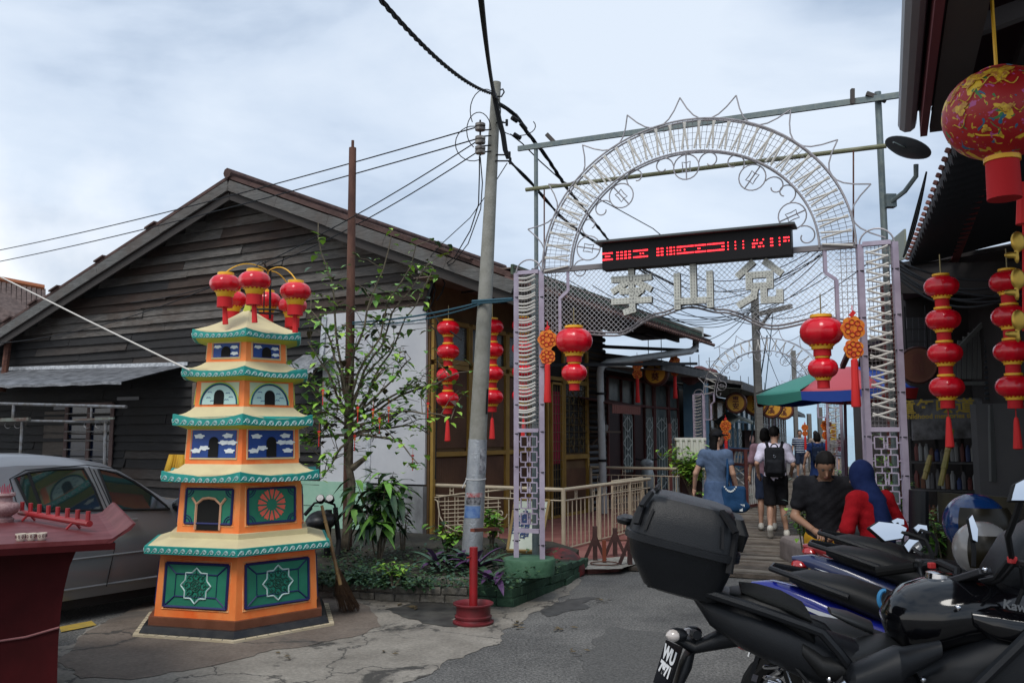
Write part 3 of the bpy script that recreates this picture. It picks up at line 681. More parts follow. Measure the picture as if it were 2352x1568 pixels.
def ring(mb,levels,per=8):
 """levels: (r, z, lift) ; corners lifted by lift*(2t-1)^2.., straight edges"""
 n=6*per; vs=[]
 for r,z,lift in levels:
  for k in range(6):
   a,b_=hexc(k,r),hexc(k+1,r)
   for j in range(per):
    t=j/per; q=a.lerp(b_,t); vs.append(Vector((q.x,q.y,z+lift*abs(2*t-1)**2.2)))
 fs=[]
 for i in range(len(levels)-1):
  for j in range(n): fs.append((i*n+j,i*n+(j+1) % n,(i+1)*n+(j+1) % n,(i+1)*n+j))
 fs.append(tuple(range((len(levels)-1)*n,len(levels)*n))); fs.append(tuple(reversed(range(n))))
 mb.add(vs,fs)
def fz(y,r):      # height of the front corner seen at pixel row y
 p=hexc(0,r); return P(1176+0,y,p.y).z
def rad(x0,x1):
 r=.8
 for _i in range(12): a,b=_ext(PC,r,1.2); r*=(x1-x0)/(b-a)
 return r
def face(k,t,z,r,off=0.004,slope=None):
 """point on face k (0: right of front corner, 5: left). t in -1..1 metres from the face centre"""
 a,b_=hexc(k,r),hexc(k+1,r); d=(b_-a).normalized(); n=Vector((d.y,-d.x,0)); c=(a+b_)/2
 q=c+d*t+n*off; return Vector((q.x,q.y,z))
class Tier:
 def __init__(s,r0,z0,r1,z1): s.r0,s.z0,s.r1,s.z1=r0,z0,r1,z1
 def p(s,k,t,z,off=.004): return face(k,t,z,s.r0+(s.r1-s.r0)*(z-s.z0)/(s.z1-s.z0),off)
 def rect(s,mb,k,t0,t1,z0,z1,off=.004,th=.003):
  mb.prism([s.p(k,t0,z0,off),s.p(k,t1,z0,off),s.p(k,t1,z1,off),s.p(k,t0,z1,off)],s.nrm(k)*th)
 def nrm(s,k):
  a,b_=hexc(k,1),hexc(k+1,1); d=(b_-a).normalized(); return Vector((d.y,-d.x,0))
 def line(s,mb,k,pts,w,off=.007,closed=False):
  mb.tube([s.p(k,t,z,off) for t,z in pts],w,4,closed=closed,cap=True)
 def blob(s,mb,k,pts,off=.007,th=.002): mb.prism([s.p(k,t,z,off) for t,z in pts],s.nrm(k)*th)
Rp=rad(326,755); Rb=rad(350,742); Rw0=rad(368,736); Rw1=rad(379,728); Re1=rad(337,757)
zpl=fz(1452,Rp); zbr=fz(1428,Rb)
mb=MB(); ring(mb,[(Rp+.05,0.0,0),(Rp+.05,.025,0)]); mb.build('tile_border', mat('cream_tile', (0.50,0.42,0.28),.5,col2=(.58,.50,.36),scale=6),pag,smooth=0)
mb=MB()
for k in range(6):
 a,b_=hexc(k,Rp-.005),hexc(k+1,Rp-.005); a2,b2=hexc(k,Rp+.051),hexc(k+1,Rp+.051)
 for j in range(1,9): t=j/9; mb.bar(a.lerp(b_,t)+ZZ*.026,a2.lerp(b2,t)+ZZ*.026,.006,.003)
mb.build('tile_joint', mat('grout', (.2,.18,.15),.9),pag,smooth=0)
mb=MB(); ring(mb,[(Rp,.02,0),(Rp,zpl-.05,0),(Rp-.03,zpl,0)],1); mb.build('black_plinth', m_blackp,pag,smooth=0)
mb=MB(); ring(mb,[(Rb,zpl-.02,0),(Rb,zbr,0)],1); mb.build('brown_step', m_brownp,pag,smooth=0)
tiers=[]
spec=[  # wall: x0b,x1b,yb, x0t,x1t,yt ; eave: x0,x1, y bottom, y top at corner, inner(next wall) y, lift
 (368,736,1428,379,728,1285,337,757,1279,1262,1240,0.0),
 (420,706,1232,427,700,1103,381,742,1107,1084,1066,.042),
 (439,702,1058,444,697,978,409,731,975,950,933,.042),
 (462,692,932,467,688,865,433,723,861,840,829,.042),
 (493,680,826,497,676,775,461,712,771,752,712,.036)]
for i,(xa,xb,yb,xc,xd,yt,xe,xf,ye0,ye1,yn,lift) in enumerate(spec):
 r0,r1,re=rad(xa,xb),rad(xc,xd),rad(xe,xf)
 z0=zbr if i==0 else zprev; ze0=fz(ye0,re); ze1=fz(ye1,re); z1=ze0+.03
 T=Tier(r0,z0,r1,z1); tiers.append(T)
 mb=MB(); ring(mb,[(r0,z0-.01,0),(r1,z1+.02,0)],1); wl_=mb.build('tier_wall', m_or,pag,smooth=0)
 mb=MB(); ring(mb,[(r1+.003,z1-.075,0),(r1+.004,z1+.01,0)],1); mb.build('upper_band', m_redor,wl_,smooth=0)
 if i==0:
  nxt=rad(420,706); zprev=fz(1226,nxt+.03)
  mb=MB(); ring(mb,[(re,ze1-.003,0),(nxt+.10,ze1+.045,0),(nxt+.055,ze1+.055,0),(nxt+.055,zprev,0)],1); ev=mb.build('eave_top', m_cream,pag,smooth=0)
  mb=MB(); ring(mb,[(r1-.02,ze0-.03,0),(re-.01,ze0-.002,0)],1); mb.build('eave_underside', m_redor,ev,smooth=0)
 else:
  last=i==4
  dl=lift
  if not last:
   nxt=rad(spec[i+1][0],spec[i+1][1]); zprev=fz(yn,nxt)
   lv=[(re,ze1-dl,dl)]
   for t in (0.2,.4,.6,.8,1.0):
    lv.append((re+(nxt-re)*t,(ze1-dl)+(zprev+dl*0-ze1+dl)*t**1.75,dl*(1-t)**1.2))
  else:
   zt=P(595,712,PC.y).z; lv=[(re,ze1-dl,dl)]
   for t in (.15,.3,.45,.6,.75,.88,1.0): lv.append((re*(1-t)+.035,(ze1-dl)+(zt-ze1+dl)*t**1.35,dl*(1-t)**1.6))
  mb=MB(); ring(mb,lv,8); ev=mb.build('eave_top', m_cream,pag,smooth=25)
  mb=MB(); ring(mb,[(r1-.02,ze0-(.045 if i>1 else .02),0),(re-.012,ze0-.008+.003,.008)],8); mb.build('eave_underside', m_lime,ev,smooth=0)
  if last:
   mb=MB(); mb.lathe([(.07,-.06),(.055,0),(.03,.07),(0.0,.085)],6,(PC.x,PC.y,zt)); mb.build('finial', m_lime,ev,smooth=0)
 dl=lift if i else 0
 mb=MB(); ring(mb,[(re-.012,ze0-(.008 if dl else 0),.008 if dl else 0),(re+.006,ze0-(.008 if dl else 0),.008 if dl else 0),(re+.006,ze1-dl+.002,dl),(re-.012,ze1-dl+.004,dl)],8); fa=mb.build('fascia', m_teal,ev,smooth=0)
 mb=MB(); hh=(ze1-ze0)*(.72 if i else 1)
 for k in (0,1,4,5):
  a,b_=hexc(k,re),hexc(k+1,re); Lf=(b_-a).length; ns=int(round(Lf/(hh*1.12)))
  for j in range(ns):
   tcn_=-Lf/2+Lf*(j+.5)/ns; pts=[]
   for q in range(13):
    ang=2.6-q/12*3.1*math.pi; rr=hh*(.33-.22*q/12)
    pts.append((tcn_+hh*.12+rr*math.cos(ang),-hh*.02+rr*math.sin(ang)))
   pts=[(tcn_-hh*.52,-hh*.30),(tcn_-hh*.34,-hh*.20)]+pts
   w3=[]
   for t,dz in pts:
    zl=.6*dl*(abs(2*((t+Lf/2)/Lf)-1)**2.2-0)+.25*dl; w3.append(face(k,t,(ze0+ze1)/2-dl+zl+dz,re,.009))
   mb.tube(w3,hh*.045,4)
 mb.build('wave_scroll', m_pale,fa,smooth=30)
T1,T2,T3,T4,T5=tiers
def halfw(T,z,pad): r=T.r0+(T.r1-T.r0)*(z-T.z0)/(T.z1-T.z0); return r/2-pad
def arch_pts(w,h,z0,t0=0.0,n=8):
 return [(t0-w,z0),(t0+w,z0),(t0+w,z0+h-w)]+[(t0+w*math.cos(math.pi*i/n),z0+h-w+w*math.sin(math.pi*i/n)) for i in range(1,n)]+[(t0-w,z0+h-w)]
def cloudp(mb,T,k,t,z,s):
 pts=[]
 for i in range(14):
  a=2*math.pi*i/14; rr=s*(1+.22*math.sin(5*a+t*40)); pts.append((t+rr*1.25*math.cos(a),z+rr*.5*math.sin(a)))
 T.blob(mb,k,pts,.0085)
pc=random.Random(3)
for k in (0,1,5,4):
 z0,z1=T1.z0+.085,T1.z1-.115; w=halfw(T1,z0,.085)
 mb=MB(); T1.rect(mb,k,-w,w,z0,z1,.001,.004); pn=mb.build('lotus_panel', m_green,pag,smooth=0); mb=MB(); T1.line(mb,k,[(-w-.02,z0-.02),(w+.02,z0-.02),(w+.02,z1+.02),(-w-.02,z1+.02)],.008,.0,closed=True); mb.build('faded_edge', mat('faded_cream', (.80,.48,.22),.7,col2=(.84,.25,.05),scale=9),pn,smooth=0)
 mb=MB(); i1=.085
 for zz in (z0,z1): T1.line(mb,k,[(-w,zz),(w,zz)],.012)
 for tt in (-w,w): T1.line(mb,k,[(tt,z0),(tt,z1)],.012)
 mb.build('panel_border', m_navy,pn,smooth=0)
 mb=MB(); wi,a0,a1=w-.10,z0+.085,z1-.085
 T1.line(mb,k,[(-wi,a0),(wi,a0),(wi,a1),(-wi,a1)],.007,closed=True)
 for sx in (-1,1):
  for (za_,zb_) in ((z0,a0),(z1,a1)): T1.line(mb,k,[(sx*w,za_),(sx*wi,zb_)],.007)
 mb.build('inner_frame', m_navy,pn,smooth=0)
 zc=(z0+z1)/2; rm=(z1-z0)*.40
 mb=MB(); pts=[]
 for i in range(64):
  a=2*math.pi*i/64; q=abs(((i % 8)/8)-.5)*2; pts.append((rm*(.80+.22*q**1.6)*math.sin(a),zc+rm*(.80+.22*q**1.6)*math.cos(a)))
 T1.blob(mb,k,[(t*.99,zc+(z-zc)*.99) for t,z in pts],.008); mb.build('lotus_ground', mat('lotus_green', (0.010,0.20,0.13),.6),pn,smooth=0)
 mb=MB(); T1.line(mb,k,pts,.0065,.011,closed=True); mb.build('lotus_outline', m_pale,pn,smooth=0)
 mb=MB()
 for rr in (.34,.22,.10): T1.line(mb,k,[(rm*rr*math.sin(a),zc+rm*rr*math.cos(a)) for a in np.linspace(0,2*math.pi,17)[:-1]],.0045,.012,closed=True)
 for i in range(8):
  a=math.pi/4*i; ca,sa_=math.cos(a),math.sin(a)
  T1.line(mb,k,[(rm*.12*sa_,zc+rm*.12*ca),(rm*.32*sa_,zc+rm*.32*ca)],.004,.012)
  for sg in (-1,1):
   pp=[(.36,.10),(.52,.20),(.66,.16),(.70,.05),(.60,.0),(.52,.07)]
   T1.line(mb,k,[(rm*(d*sa_+sg*o_*ca),zc+rm*(d*ca-sg*o_*sa_)) for d,o_ in pp],.0045,.012)
  T1.line(mb,k,[(rm*.70*sa_,zc+rm*.70*ca),(rm*.92*sa_,zc+rm*.92*ca)],.004,.012)
 mb.build('lotus_line', m_dgreen,pn,smooth=0)
 z0,z1=T2.z0+.075,T2.z1-.10; w=halfw(T2,z0,.075)
 mb=MB(); T2.rect(mb,k,-w,w,z0,z1,.001,.004); pn=mb.build('green_panel', m_green,pag,smooth=0); mb=MB(); T2.line(mb,k,[(-w-.02,z0-.02),(w+.02,z0-.02),(w+.02,z1+.02),(-w-.02,z1+.02)],.008,.0,closed=True); mb.build('faded_edge', mat('faded_cream', ()),pn,smooth=0)
 mb=MB()
 for zz in (z0,z1): T2.line(mb,k,[(-w,zz),(w,zz)],.011)
 for tt in (-w,w): T2.line(mb,k,[(tt,z0),(tt,z1)],.011)
 for sx in (-1,1):
  for zz,sg in ((z0,1),(z1,-1)):
   for rr in (.05,.07): T2.line(mb,k,[(sx*(w-rr*math.cos(a)),zz+sg*rr*math.sin(a)) for a in np.linspace(0,math.pi/2,6)],.0045,.008)
 mb.build('panel_border', m_navy,pn,smooth=0)
 if k in (5,1):
  mb=MB(); wd=.118
  op=[(-wd,z0-.055),(wd,z0-.055),(wd,z1-.13),(wd*.5,z1-.085),(0,z1-.078),(-wd*.5,z1-.085),(-wd,z1-.13)]
  T2.blob(mb,k,op,.007); mb.build('furnace_opening', m_hole,pn,smooth=0)
  mb=MB(); T2.line(mb,k,[(-wd,z0-.05),(-wd,z1-.13),(-wd*.5,z1-.082),(0,z1-.074),(wd*.5,z1-.082),(wd,z1-.13),(wd,z0-.05)],.011,.012)
  for sx in (-1,1): T2.line(mb,k,[(sx*wd,z1-.13),(sx*(wd+.045),z1-.075)],.011,.012)
  mb.build('opening_frame', mat('salmon_frame', (.62,.33,.2),.7),pn,smooth=0)
 else:
  zc=(z0+z1)/2+.005; mb=MB()
  for i in range(14):
   a0_=2*math.pi*i/14; pts=[]
   for da,rr in ((-.05,.05),(-.17,.115),(-.13,.135),(0,.128),(.13,.135),(.17,.115),(.05,.05)): pts.append((rr*math.sin(a0_+da),zc+rr*math.cos(a0_+da)))
   T2.blob(mb,k,pts,.007)
  mb.build('flower', m_coral,pn,smooth=0)
 for T,pad,cl_ in ((T3,.06,9),(T5,.07,4)):
  z0,z1=T.z0+(.055 if T is T3 else .04),T.z1-(.075 if T is T3 else .075); w=halfw(T,z0,pad); hh=z1-z0
  mb=MB(); T.rect(mb,k,-w,w,z0,z1,.001,.004); pn=mb.build('blue_panel', m_blue,pag,smooth=0)
  mb=MB(); T.line(mb,k,[(-w-.012,z0-.01),(w+.012,z0-.01),(w+.012,z1+.01),(-w-.012,z1+.01)],.009,.002,closed=True); mb.build('panel_border', m_cream,pn,smooth=0)
  mb=MB()
  pos_=[(-.72,.78),(-.45,.35),(-.85,.25),(.68,.8),(.5,.55),(.8,.25),(-.25,.85),(.35,.2),(.9,.55)] if T is T3 else [(-.72,.75),(-.6,.3),(.7,.7),(.75,.25)]
  for (a,b_) in pos_:
   if abs(a)*w<.085: continue
   cloudp(mb,T,k,a*w*.92,z0+b_*hh,.040 if T is T3 else .030)
  mb.build('cloud', m_white,pn,smooth=0)
  mb=MB(); T.blob(mb,k,arch_pts(.048 if T is T3 else .045,hh*(.74),z0+.005),.008); mb.build('arched_opening', m_hole,pn,smooth=0)
 T=T4; z0,z1=T.z0+.02,T.z1-.08; w=halfw(T,z0,.055); hh=z1-z0
 mb=MB(); T.rect(mb,k,-w,w,z0,z1,.001,.003); pn=mb.build('rainbow_panel', mat('mint_cream', (.46,.58,.42),.7,col2=(.62,.60,.36),scale=5),pag,smooth=0)
 ra=min(w*.94,hh*.93)
 arc=[(w*.94*math.cos(a),z0+ra*math.sin(a)) for a in np.linspace(0,math.pi,17)]
 mb=MB(); T.blob(mb,k,[(w*.9,z0)]+[(t*.95,z0+(z-z0)*.95) for t,z in arc]+[(-w*.9,z0)],.005); mb.build('arch_field', mat('pale_aqua', (.42,.60,.56),.7),pn,smooth=0)
 for dr_,mm,nm in ((1.0,m_navy,'dark_arc'),(1.045,m_teal,'teal_arc'),(1.085,mat('yellow_green', (.5,.55,.1),.7),'yellow_arc')):
  mb=MB(); T.line(mb,k,[(t*dr_,z0+(z-z0)*dr_) for t,z in arc],.0065,.008); mb.build(nm,mm,pn,smooth=0)
 mb=MB()
 for (a,b_) in ((-.55,.3),(-.35,.15),(.45,.5),(.62,.32),(-.5,.55),(.4,.2)):
  c_,z_=a*w,z0+b_*hh; T.line(mb,k,[(c_-.02,z_-.004),(c_-.01,z_+.006),(c_,z_),(c_+.01,z_+.006),(c_+.02,z_-.004)],.0025,.009)
 mb.build('painted_bird', m_blue,pn,smooth=0)
 mb=MB(); T.blob(mb,k,arch_pts(.05,hh*.66,z0),.009); mb.build('arched_opening', m_hole,pn,smooth=0)
# LANTERNS
def lantern_top(tiers,r,squash=.74,link=True,tassel=True,name='lantern', label='', group=None,gap=.26):
 """string of tiers lanterns, hanging downwards from z=0"""
 e_=empty(name,(0,0,0),label,'lantern', group)
 z=-.03
 for i in range(tiers):
  rr=r if not isinstance(r,(list,tuple)) else r[i]; h=rr*squash*2
  mb=MB(); mb.lathe([(rr*.45,z),(rr*.50,z-.002),(rr*.50,z-rr*.14),(rr*.45,z-rr*.14)],20); mb.build('cap', m_gold,e_,local=True)
  z-=rr*.13; mb=MB(); pr=[]
  for j in range(13):
   a=math.pi*j/12; x_=math.cos(a); pr.append((rr*max(.42,(abs(math.sin(a))**.72)),z-h/2+h/2*x_))
  mb.lathe(pr[::-1],40,lobes=10,la=.045); mb.build('shade', m_red_pl,e_,local=True,smooth=60)
  z-=h; mb=MB(); n=24; prf=[]
  for j in range(n):
   pass
  mb.lathe([(rr*.50,z+rr*.02),(rr*.48,z-rr*.13),(rr*.44,z-rr*.13)],20)
  for j in range(16):      # scalloped edge
   a=2*math.pi*j/16; mb.ball((rr*.52*math.cos(a),rr*.52*math.sin(a),z+rr*.07),(rr*.07,rr*.07,rr*.06),5,4)
  mb.build('collar', m_gold,e_,local=True)
  z-=rr*.13
  mb=MB(); hb=rr*(gap if isinstance(gap,float) else gap[i])*2; mb.lathe([(rr*.40,z),(rr*.41,z-hb)],18); mb.build('skirt', m_red_sat,e_,local=True)
  z-=hb
 if tassel:
  mb=MB(); mb.tube([(0,0,z),(0,0,z-.08)],.004,4); mb.lathe([(.014,z-.08),(.022,z-.11),(.04,z-.36),(.02,z-.37)],10); mb.build('tassel', mat('tassel_red', (.62,.02,.02),.8),e_,local=True)
 mb=MB(); mb.tube([(0,0,-.03),(0,0,.16)],.006,5); mb.build('chain', mat('brass_chain', (.25,.2,.1),.4,.6),e_,local=True)
 return e_,-z
sizes=[(518,652,7.55,'leftmost red lantern of the cluster above the pagoda'),(585,645,7.3,'front red lantern hanging nearest the pagoda tip'),(679,670,7.5,'right-hand red lantern of the cluster above the pagoda roof'),
         (535,688,8.3,'red lantern half hidden behind the leftmost one over the pagoda'),(613,690,8.35,'red lantern behind the middle of the pagoda cluster'),(672,702,8.2,'red lantern hidden behind the right-hand lantern above the pagoda')]
first=None; tip=P(600,700,PC.y)
for i,(x,y,Y,lb) in enumerate(sizes):
 p=P(x,y,Y); rr=.135
 if first is None:
  e_=empty('lantern', (0,0,0),lb,'lantern', 'red lanterns clustered above the pagoda')
  mb=MB(); mb.lathe([(rr*.45,.10),(rr*.52,.10),(rr*.53,.075),(rr*.45,.075)],20)
  mb.build('cap', m_gold,e_,local=True)
  mb=MB(); pr=[(rr*max(.42,abs(math.sin(math.pi*j/12))**.75),.10*.85*-math.cos(math.pi*j/12)) for j in range(13)]
  mb.lathe(pr,40,lobes=10,la=.05); mb.build('shade', m_red_pl,e_,local=True,smooth=60)
  mb=MB(); mb.lathe([(rr*.45,-.125),(rr*.55,-.105),(rr*.60,-.075),(rr*.5,-.07)],20)
  for j in range(16): a=2*math.pi*j/16; mb.ball((rr*.62*math.cos(a),rr*.62*math.sin(a),-.068),(.012,.012,.010),5,4)
  mb.build('collar', m_gold,e_,local=True)
  mb=MB(); mb.lathe([(rr*.50,-.12),(rr*.50,-.21)],16); mb.build('fringe', m_red_sat,e_,local=True)
  mb=MB(); mb.tube([(.0,-.0,-.2),(.012,0,-.36)],[.02,.026],8); mb.build('tassel', mat('tassel_red', ()),e_,local=True)
  first=e_; o=e_
 else: o=copy_tree(first,label=lb)
 o.location=p; o.rotation_euler=(0,0,i*.7)
st=empty('lantern_bracket', PC,'bent gold and black wire arms holding the lantern cluster over the pagoda tip', 'bracket')
top=P(613,720,PC.y)
for i,(x,y,Y,lb) in enumerate(sizes):
 e1=P(x,y,Y)+Vector((0,0,.105)); pk=e1.lerp(top+ZZ*.35,.45)+ZZ*.17
 mb=MB(); pts=[]
 for j in range(13):
  t=j/12; a=e1*(1-t)**2+pk*2*t*(1-t)+(top+ZZ*.40)*t*t; pts.append(a)
 mb.tube(pts,.0055,6); mb.build('arm', m_gold if i % 2==0 or i>3 else m_black,st)
mb=MB(); mb.tube([top+Vector((.03,0,-.05)),top+Vector((.02,0,.42))],.011,6); mb.tube([top+Vector((.0,0,.02))+Vector((.14*math.cos(a),.14*math.sin(a),0)) for a in np.linspace(0,6.28,17)[:-1]],.010,5,closed=True)
mb.tube([top+Vector((-.03,0,.0)),top+Vector((-.04,.02,.5))],.007,5)
mb.build('support', m_black,st)
mb=MB(); mb.tube([P(-40,615,9.0),P(200,735,8.4),P(436,850,7.45)],.0085,5); tag(mb.build('rope', mat('white_rope', (.55,.52,.48),.8)),'white rope slanting down from the left edge to the pagoda eave', 'rope')
# ENTRANCE ARCH
A0=Vector((0.02,8.95,0)); _a1=Vector((3.39,7.44,0)); AD=(_a1-A0).normalized(); AN=Vector((AD.y,-AD.x,0))   # AN points to the viewer
def AP(s,z,off=0.0): return A0+AD*s+AN*off+ZZ*z
def apx(x,y,off=0.0):
 r=VS(x,y,A0+AN*off,AD); return r
m_lil=mat('lilac_paint', (0.30,0.25,0.32),0.6,col2=(0.39,0.34,0.42),scale=5)
m_rod=mat('bare_rod', (0.26,0.25,0.26),0.5,0.2,col2=(0.36,0.34,0.36),scale=12)
m_bars=mat('white_strip', (0.52,0.50,0.46),0.7)
m_wire=mat('thin_wire', (0.22,0.20,0.20),0.6)
def make_gate(simple=False):
 g=empty('entrance_arch', (0,0,0))
 g.location=A0; Wd=3.69; cw=.335; top=3.34; base=0.42
 lathe_mid=1.70
 def col(s0,s1):
  mb=MB()
  for s in (s0,s1): mb.bar(AP(s,base),AP(s,top),.052,.052)
  for dz in (base+.27,lathe_mid,top): mb.bar(AP(s0+.026,dz),AP(s1-.026,dz),.04,.055,up=AN)
  c=mb.build('column', m_lil,g,smooth=0)
  mb=MB(); n=18 if simple else 36
  for i in range(n):
   z=lathe_mid+.1+(top-lathe_mid-.16)*i/(n-1); t_=.028*(1 if i % 2 else -1) if s0>1 else .013
   sg=rnd.uniform(-.012,.012)
   pts=[AP(s0+.05+(s1-s0-.1)*j/4,z+t_*(j/2-1)+sg-.018*math.sin(math.pi*j/4)*(1 if s0<1 else .3),.045) for j in range(5)]
   mb.tube(pts,.0108,5)
  mb.build('light_strip', m_bars,c,smooth=0)
  mb=MB()
  for i in range(1,9): s=s0+(s1-s0)*i/9; mb.tube([AP(s,lathe_mid,.0),AP(s,top,.0)],.0028,4)
  for i in range(1,26 if simple else 44): z=lathe_mid+(top-lathe_mid)*i/(26 if simple else 44); mb.tube([AP(s0,z,.004),AP(s1,z,.004)],.0028,4)
  mb.build('wire_grid', m_wire,c,smooth=0)
  if not simple:
   mb=MB(); z=base+.33; k=0; cs=(s0+.105,s1-.105)
   while z<lathe_mid-.1:
    for j,cc in enumerate(cs):
     h=.052
     for a,b_ in (((-h,-h),(h,-h)),((h,-h),(h,h)),((h,h),(-h,h)),((-h,h),(-h,-h))):
      mb.bar(AP(cc+a[0],z+a[1]+.06),AP(cc+b_[0],z+b_[1]+.06),.011,.018,up=AN)
     o_=h*.55*(1 if j else -1)
     for a,b_ in (((-o_,-h),(-o_,0)),((-o_,0),(h if j==0 else -h,0))): mb.bar(AP(cc+a[0],z+a[1]+.06,.003),AP(cc+b_[0],z+b_[1]+.06,.003),.011,.016,up=AN)
     mb.bar(AP(cc,z+h+.06),AP(cc,z+.155-h+.06),.011,.016,up=AN)
     e_=s0 if j==0 else s1; mb.bar(AP(cc+(-h if j==0 else h),z+.06),AP(e_,z+.06),.011,.014,up=AN)
    mb.bar(AP(cs[0]+.052,z+.045),AP(cs[1]-.052,z+.045),.011,.014,up=AN)
    z+=.155
   mb.build('square_lattice', m_lil,c,smooth=0)
   mb=MB()
   for z in np.arange(base+.15,top,.36):
    for s in (s0,s1): mb.box(AP(s,z+rnd.uniform(-.05,.05)),(.06,.06,.009),rz=math.atan2(AD.y,AD.x))
   mb.build('cable_tie', m_black,c,smooth=0)
  mb=MB(); cc=(s0+s1)/2; rr=(s1-s0)/2; mb.tube([AP(cc+rr*math.cos(a),top+rr*.95*math.sin(a)) for a in np.linspace(0,math.pi,12)],.008,5); mb.build('hoop', m_rod,c,smooth=30)
 col(.026,.026+cw-.05); col(Wd-cw+.024,Wd-.026)
 for sg in (0,1):
  f_=(lambda s: s) if sg==0 else (lambda s: Wd-s)
  mb=MB(); a=cw-.0; b_=cw+.27
  for p,q in (((b_,top+.02),(b_,top-.23)),((b_,top-.23),(b_-.09,top-.30)),((b_-.09,top-.30),(b_-.09,2.62)),((b_-.09,2.62),(a,2.62)),((a,top),(b_,top))): mb.bar(AP(f_(p[0]),p[1]),AP(f_(q[0]),q[1]),.03,.03)
  br=mb.build('bracket', m_lil,g,smooth=0); mb=MB()
  for i in range(1,4): s=a+(b_-.09-a)*i/4; mb.tube([AP(f_(s),2.62),AP(f_(s),top)],.003,4)
  for i in range(1,12): z=2.62+(top-2.62)*i/12; mb.tube([AP(f_(a),z),AP(f_(b_-.09),z)],.003,4)
  mb.build('wire_grid', m_wire,br,smooth=0)
 sc_,hz=Wd/2,top; ro,zo=(Wd-2*cw)/2+.0,1.38; ri,zi=(Wd-2*cw)/2-.31,1.06
 def el(a,r,z): return AP(sc_+r*math.cos(a),hz+z*math.sin(a))
 AA=np.linspace(0,math.pi,49)
 mb=MB(); 
 for off in (-.03,.03):
  for r,z in ((ro,zo),(ri,zi)): mb.tube([el(a,r,z)+AN*off for a in AA],.0095,6)
 ar=mb.build('arch_ring', m_rod,g,smooth=30)
 mb=MB(); n=40 if simple else 64
 for i in range(n):
  a=math.pi*(i+.5)/n; a2=a+math.pi/n*(.62 if i % 2 else -.62)
  mb.tube([el(a,ri+.025,zi+.025)+AN*.035,el(a2,ro-.025,zo-.025)+AN*.035],.0105,5)
 mb.build('light_strip', m_bars,ar,smooth=0)
 mb=MB()
 if not simple:
  for f in (.2,.4,.6,.8): mb.tube([el(a,ri+(ro-ri)*f,zi+(zo-zi)*f) for a in AA],.0025,4)
  for a in np.linspace(0,math.pi,96): mb.tube([el(a,ri,zi),el(a,ro,zo)],.0025,4)
  mb.build('wire_grid', m_wire,ar,smooth=0)
 mb=MB(); ncr=10
 for i in range(ncr):
  a0,a1=math.pi*(i+.15)/ncr-.02,math.pi*(i+1.15)/ncr-.02
  if a1>math.pi+.05: continue
  am=(a0+a1)/2; pts=[]
  for j in range(9):
   t=j/8; a=a0+(a1-a0)*t; d=.24*abs(2*t-1)**2.4+.005; pts.append(el(a,ro+d,zo+d))
  mb.tube(pts,.0072,5)
 mb.build('crown_curl', m_rod,ar,smooth=30)
 mb=MB(); coins=[math.pi*t for t in (.93,.72,.5,.295,.115)]
 for a in coins:
  c=(sc_+(ri-.16)*math.cos(a),hz+(zi-.145)*math.sin(a)); rr=.125
  rot=a-math.pi/2
  def q(x_,y_): return AP(c[0]+x_*math.cos(rot)-y_*math.sin(rot),c[1]+x_*math.sin(rot)+y_*math.cos(rot))
  mb.tube([q(rr*math.cos(t),rr*math.sin(t)) for t in np.linspace(0,2*math.pi,21)[:-1]],.0068,5,closed=True)
  mb.tube([q(-.04,.052),q(0,.042),(q(.04,.052)),q(.035,0),q(.04,-.052),q(0,-.042),q(-.04,-.052),q(-.035,0)],.0058,4,closed=True)
  mb.tube([q(0,rr),q(0,-rr)],.007,4)
  for sgn in (-1,1):
   pts=[]
   for j in range(20):
    t=j/19; th=t*1.75*math.pi; r2=.105*(1-.68*t)
    pts.append(q(sgn*(rr+.105+.0-r2*math.cos(th)*1.0),.03+r2*math.sin(th)*1.0*(1)))
   mb.tube(pts,.0068,5)
 mb.build('coin_scroll', m_rod,ar,smooth=30)
 return g,el,(sc_,hz,ri,zi)
gate,EL_,_=make_gate()
tag(gate,'nearest lilac wrought iron entrance arch with the Chinese name letters', 'archway', 'entrance arches along the walkway')
Wd=3.69; top=3.34; cw=.335
def wav(s):   # lower edge of the mesh panel
 t=(s-cw)/(Wd-2*cw)
 zl,zr=apx(1300,748)[1],apx(1940,742)[1]
 k=[(0,2.60),(.12,2.665),(.26,2.63),(.40,2.80),(.50,2.87),(.60,2.80),(.76,2.62),(.9,2.68),(1.0,2.62)]
 for (a,za),(b_,zb_) in zip(k,k[1:]):
  if a<=t<=b_:
   u_=(t-a)/(b_-a); u_=u_*u_*(3-2*u_); return za+(zb_-za)*u_
 return 2.6
mb=MB()
for of in (.0,):
 mb.bar(AP(cw,top-.0),AP(Wd-cw,top-.0),.045,.05)
for dz in (0,.03): mb.tube([AP(s,wav(s)+dz) for s in np.linspace(cw,Wd-cw,60)],.010,5)
pn=mb.build('name_panel_frame', mat('panel_frame', (.17,.155,.16),.6),gate,smooth=30)
mb=MB(); cwd,chh=.050,.026; s=cw
rows=int((top-2.58)/chh)
for r__ in range(rows):
 z0=top-r__*chh; z1=z0-chh; n=int((Wd-2*cw)/cwd)
 run=[]
 for i in range(n+1):
  s=cw+i*cwd+(cwd/2 if r__ % 2 else 0)
  if s>Wd-cw: break
  lo=wav(s)
  if z1>lo-.01:
   for dd in (-1,1):
    s2=s+dd*cwd/2
    if cw<=s2<=Wd-cw: mb.bar(AP(s,z0),AP(s2,z1),.0034,.0034,up=AN)
mb.build('expanded_mesh', mat('grey_mesh', (.42,.41,.42),.5,.2),pn,smooth=0)
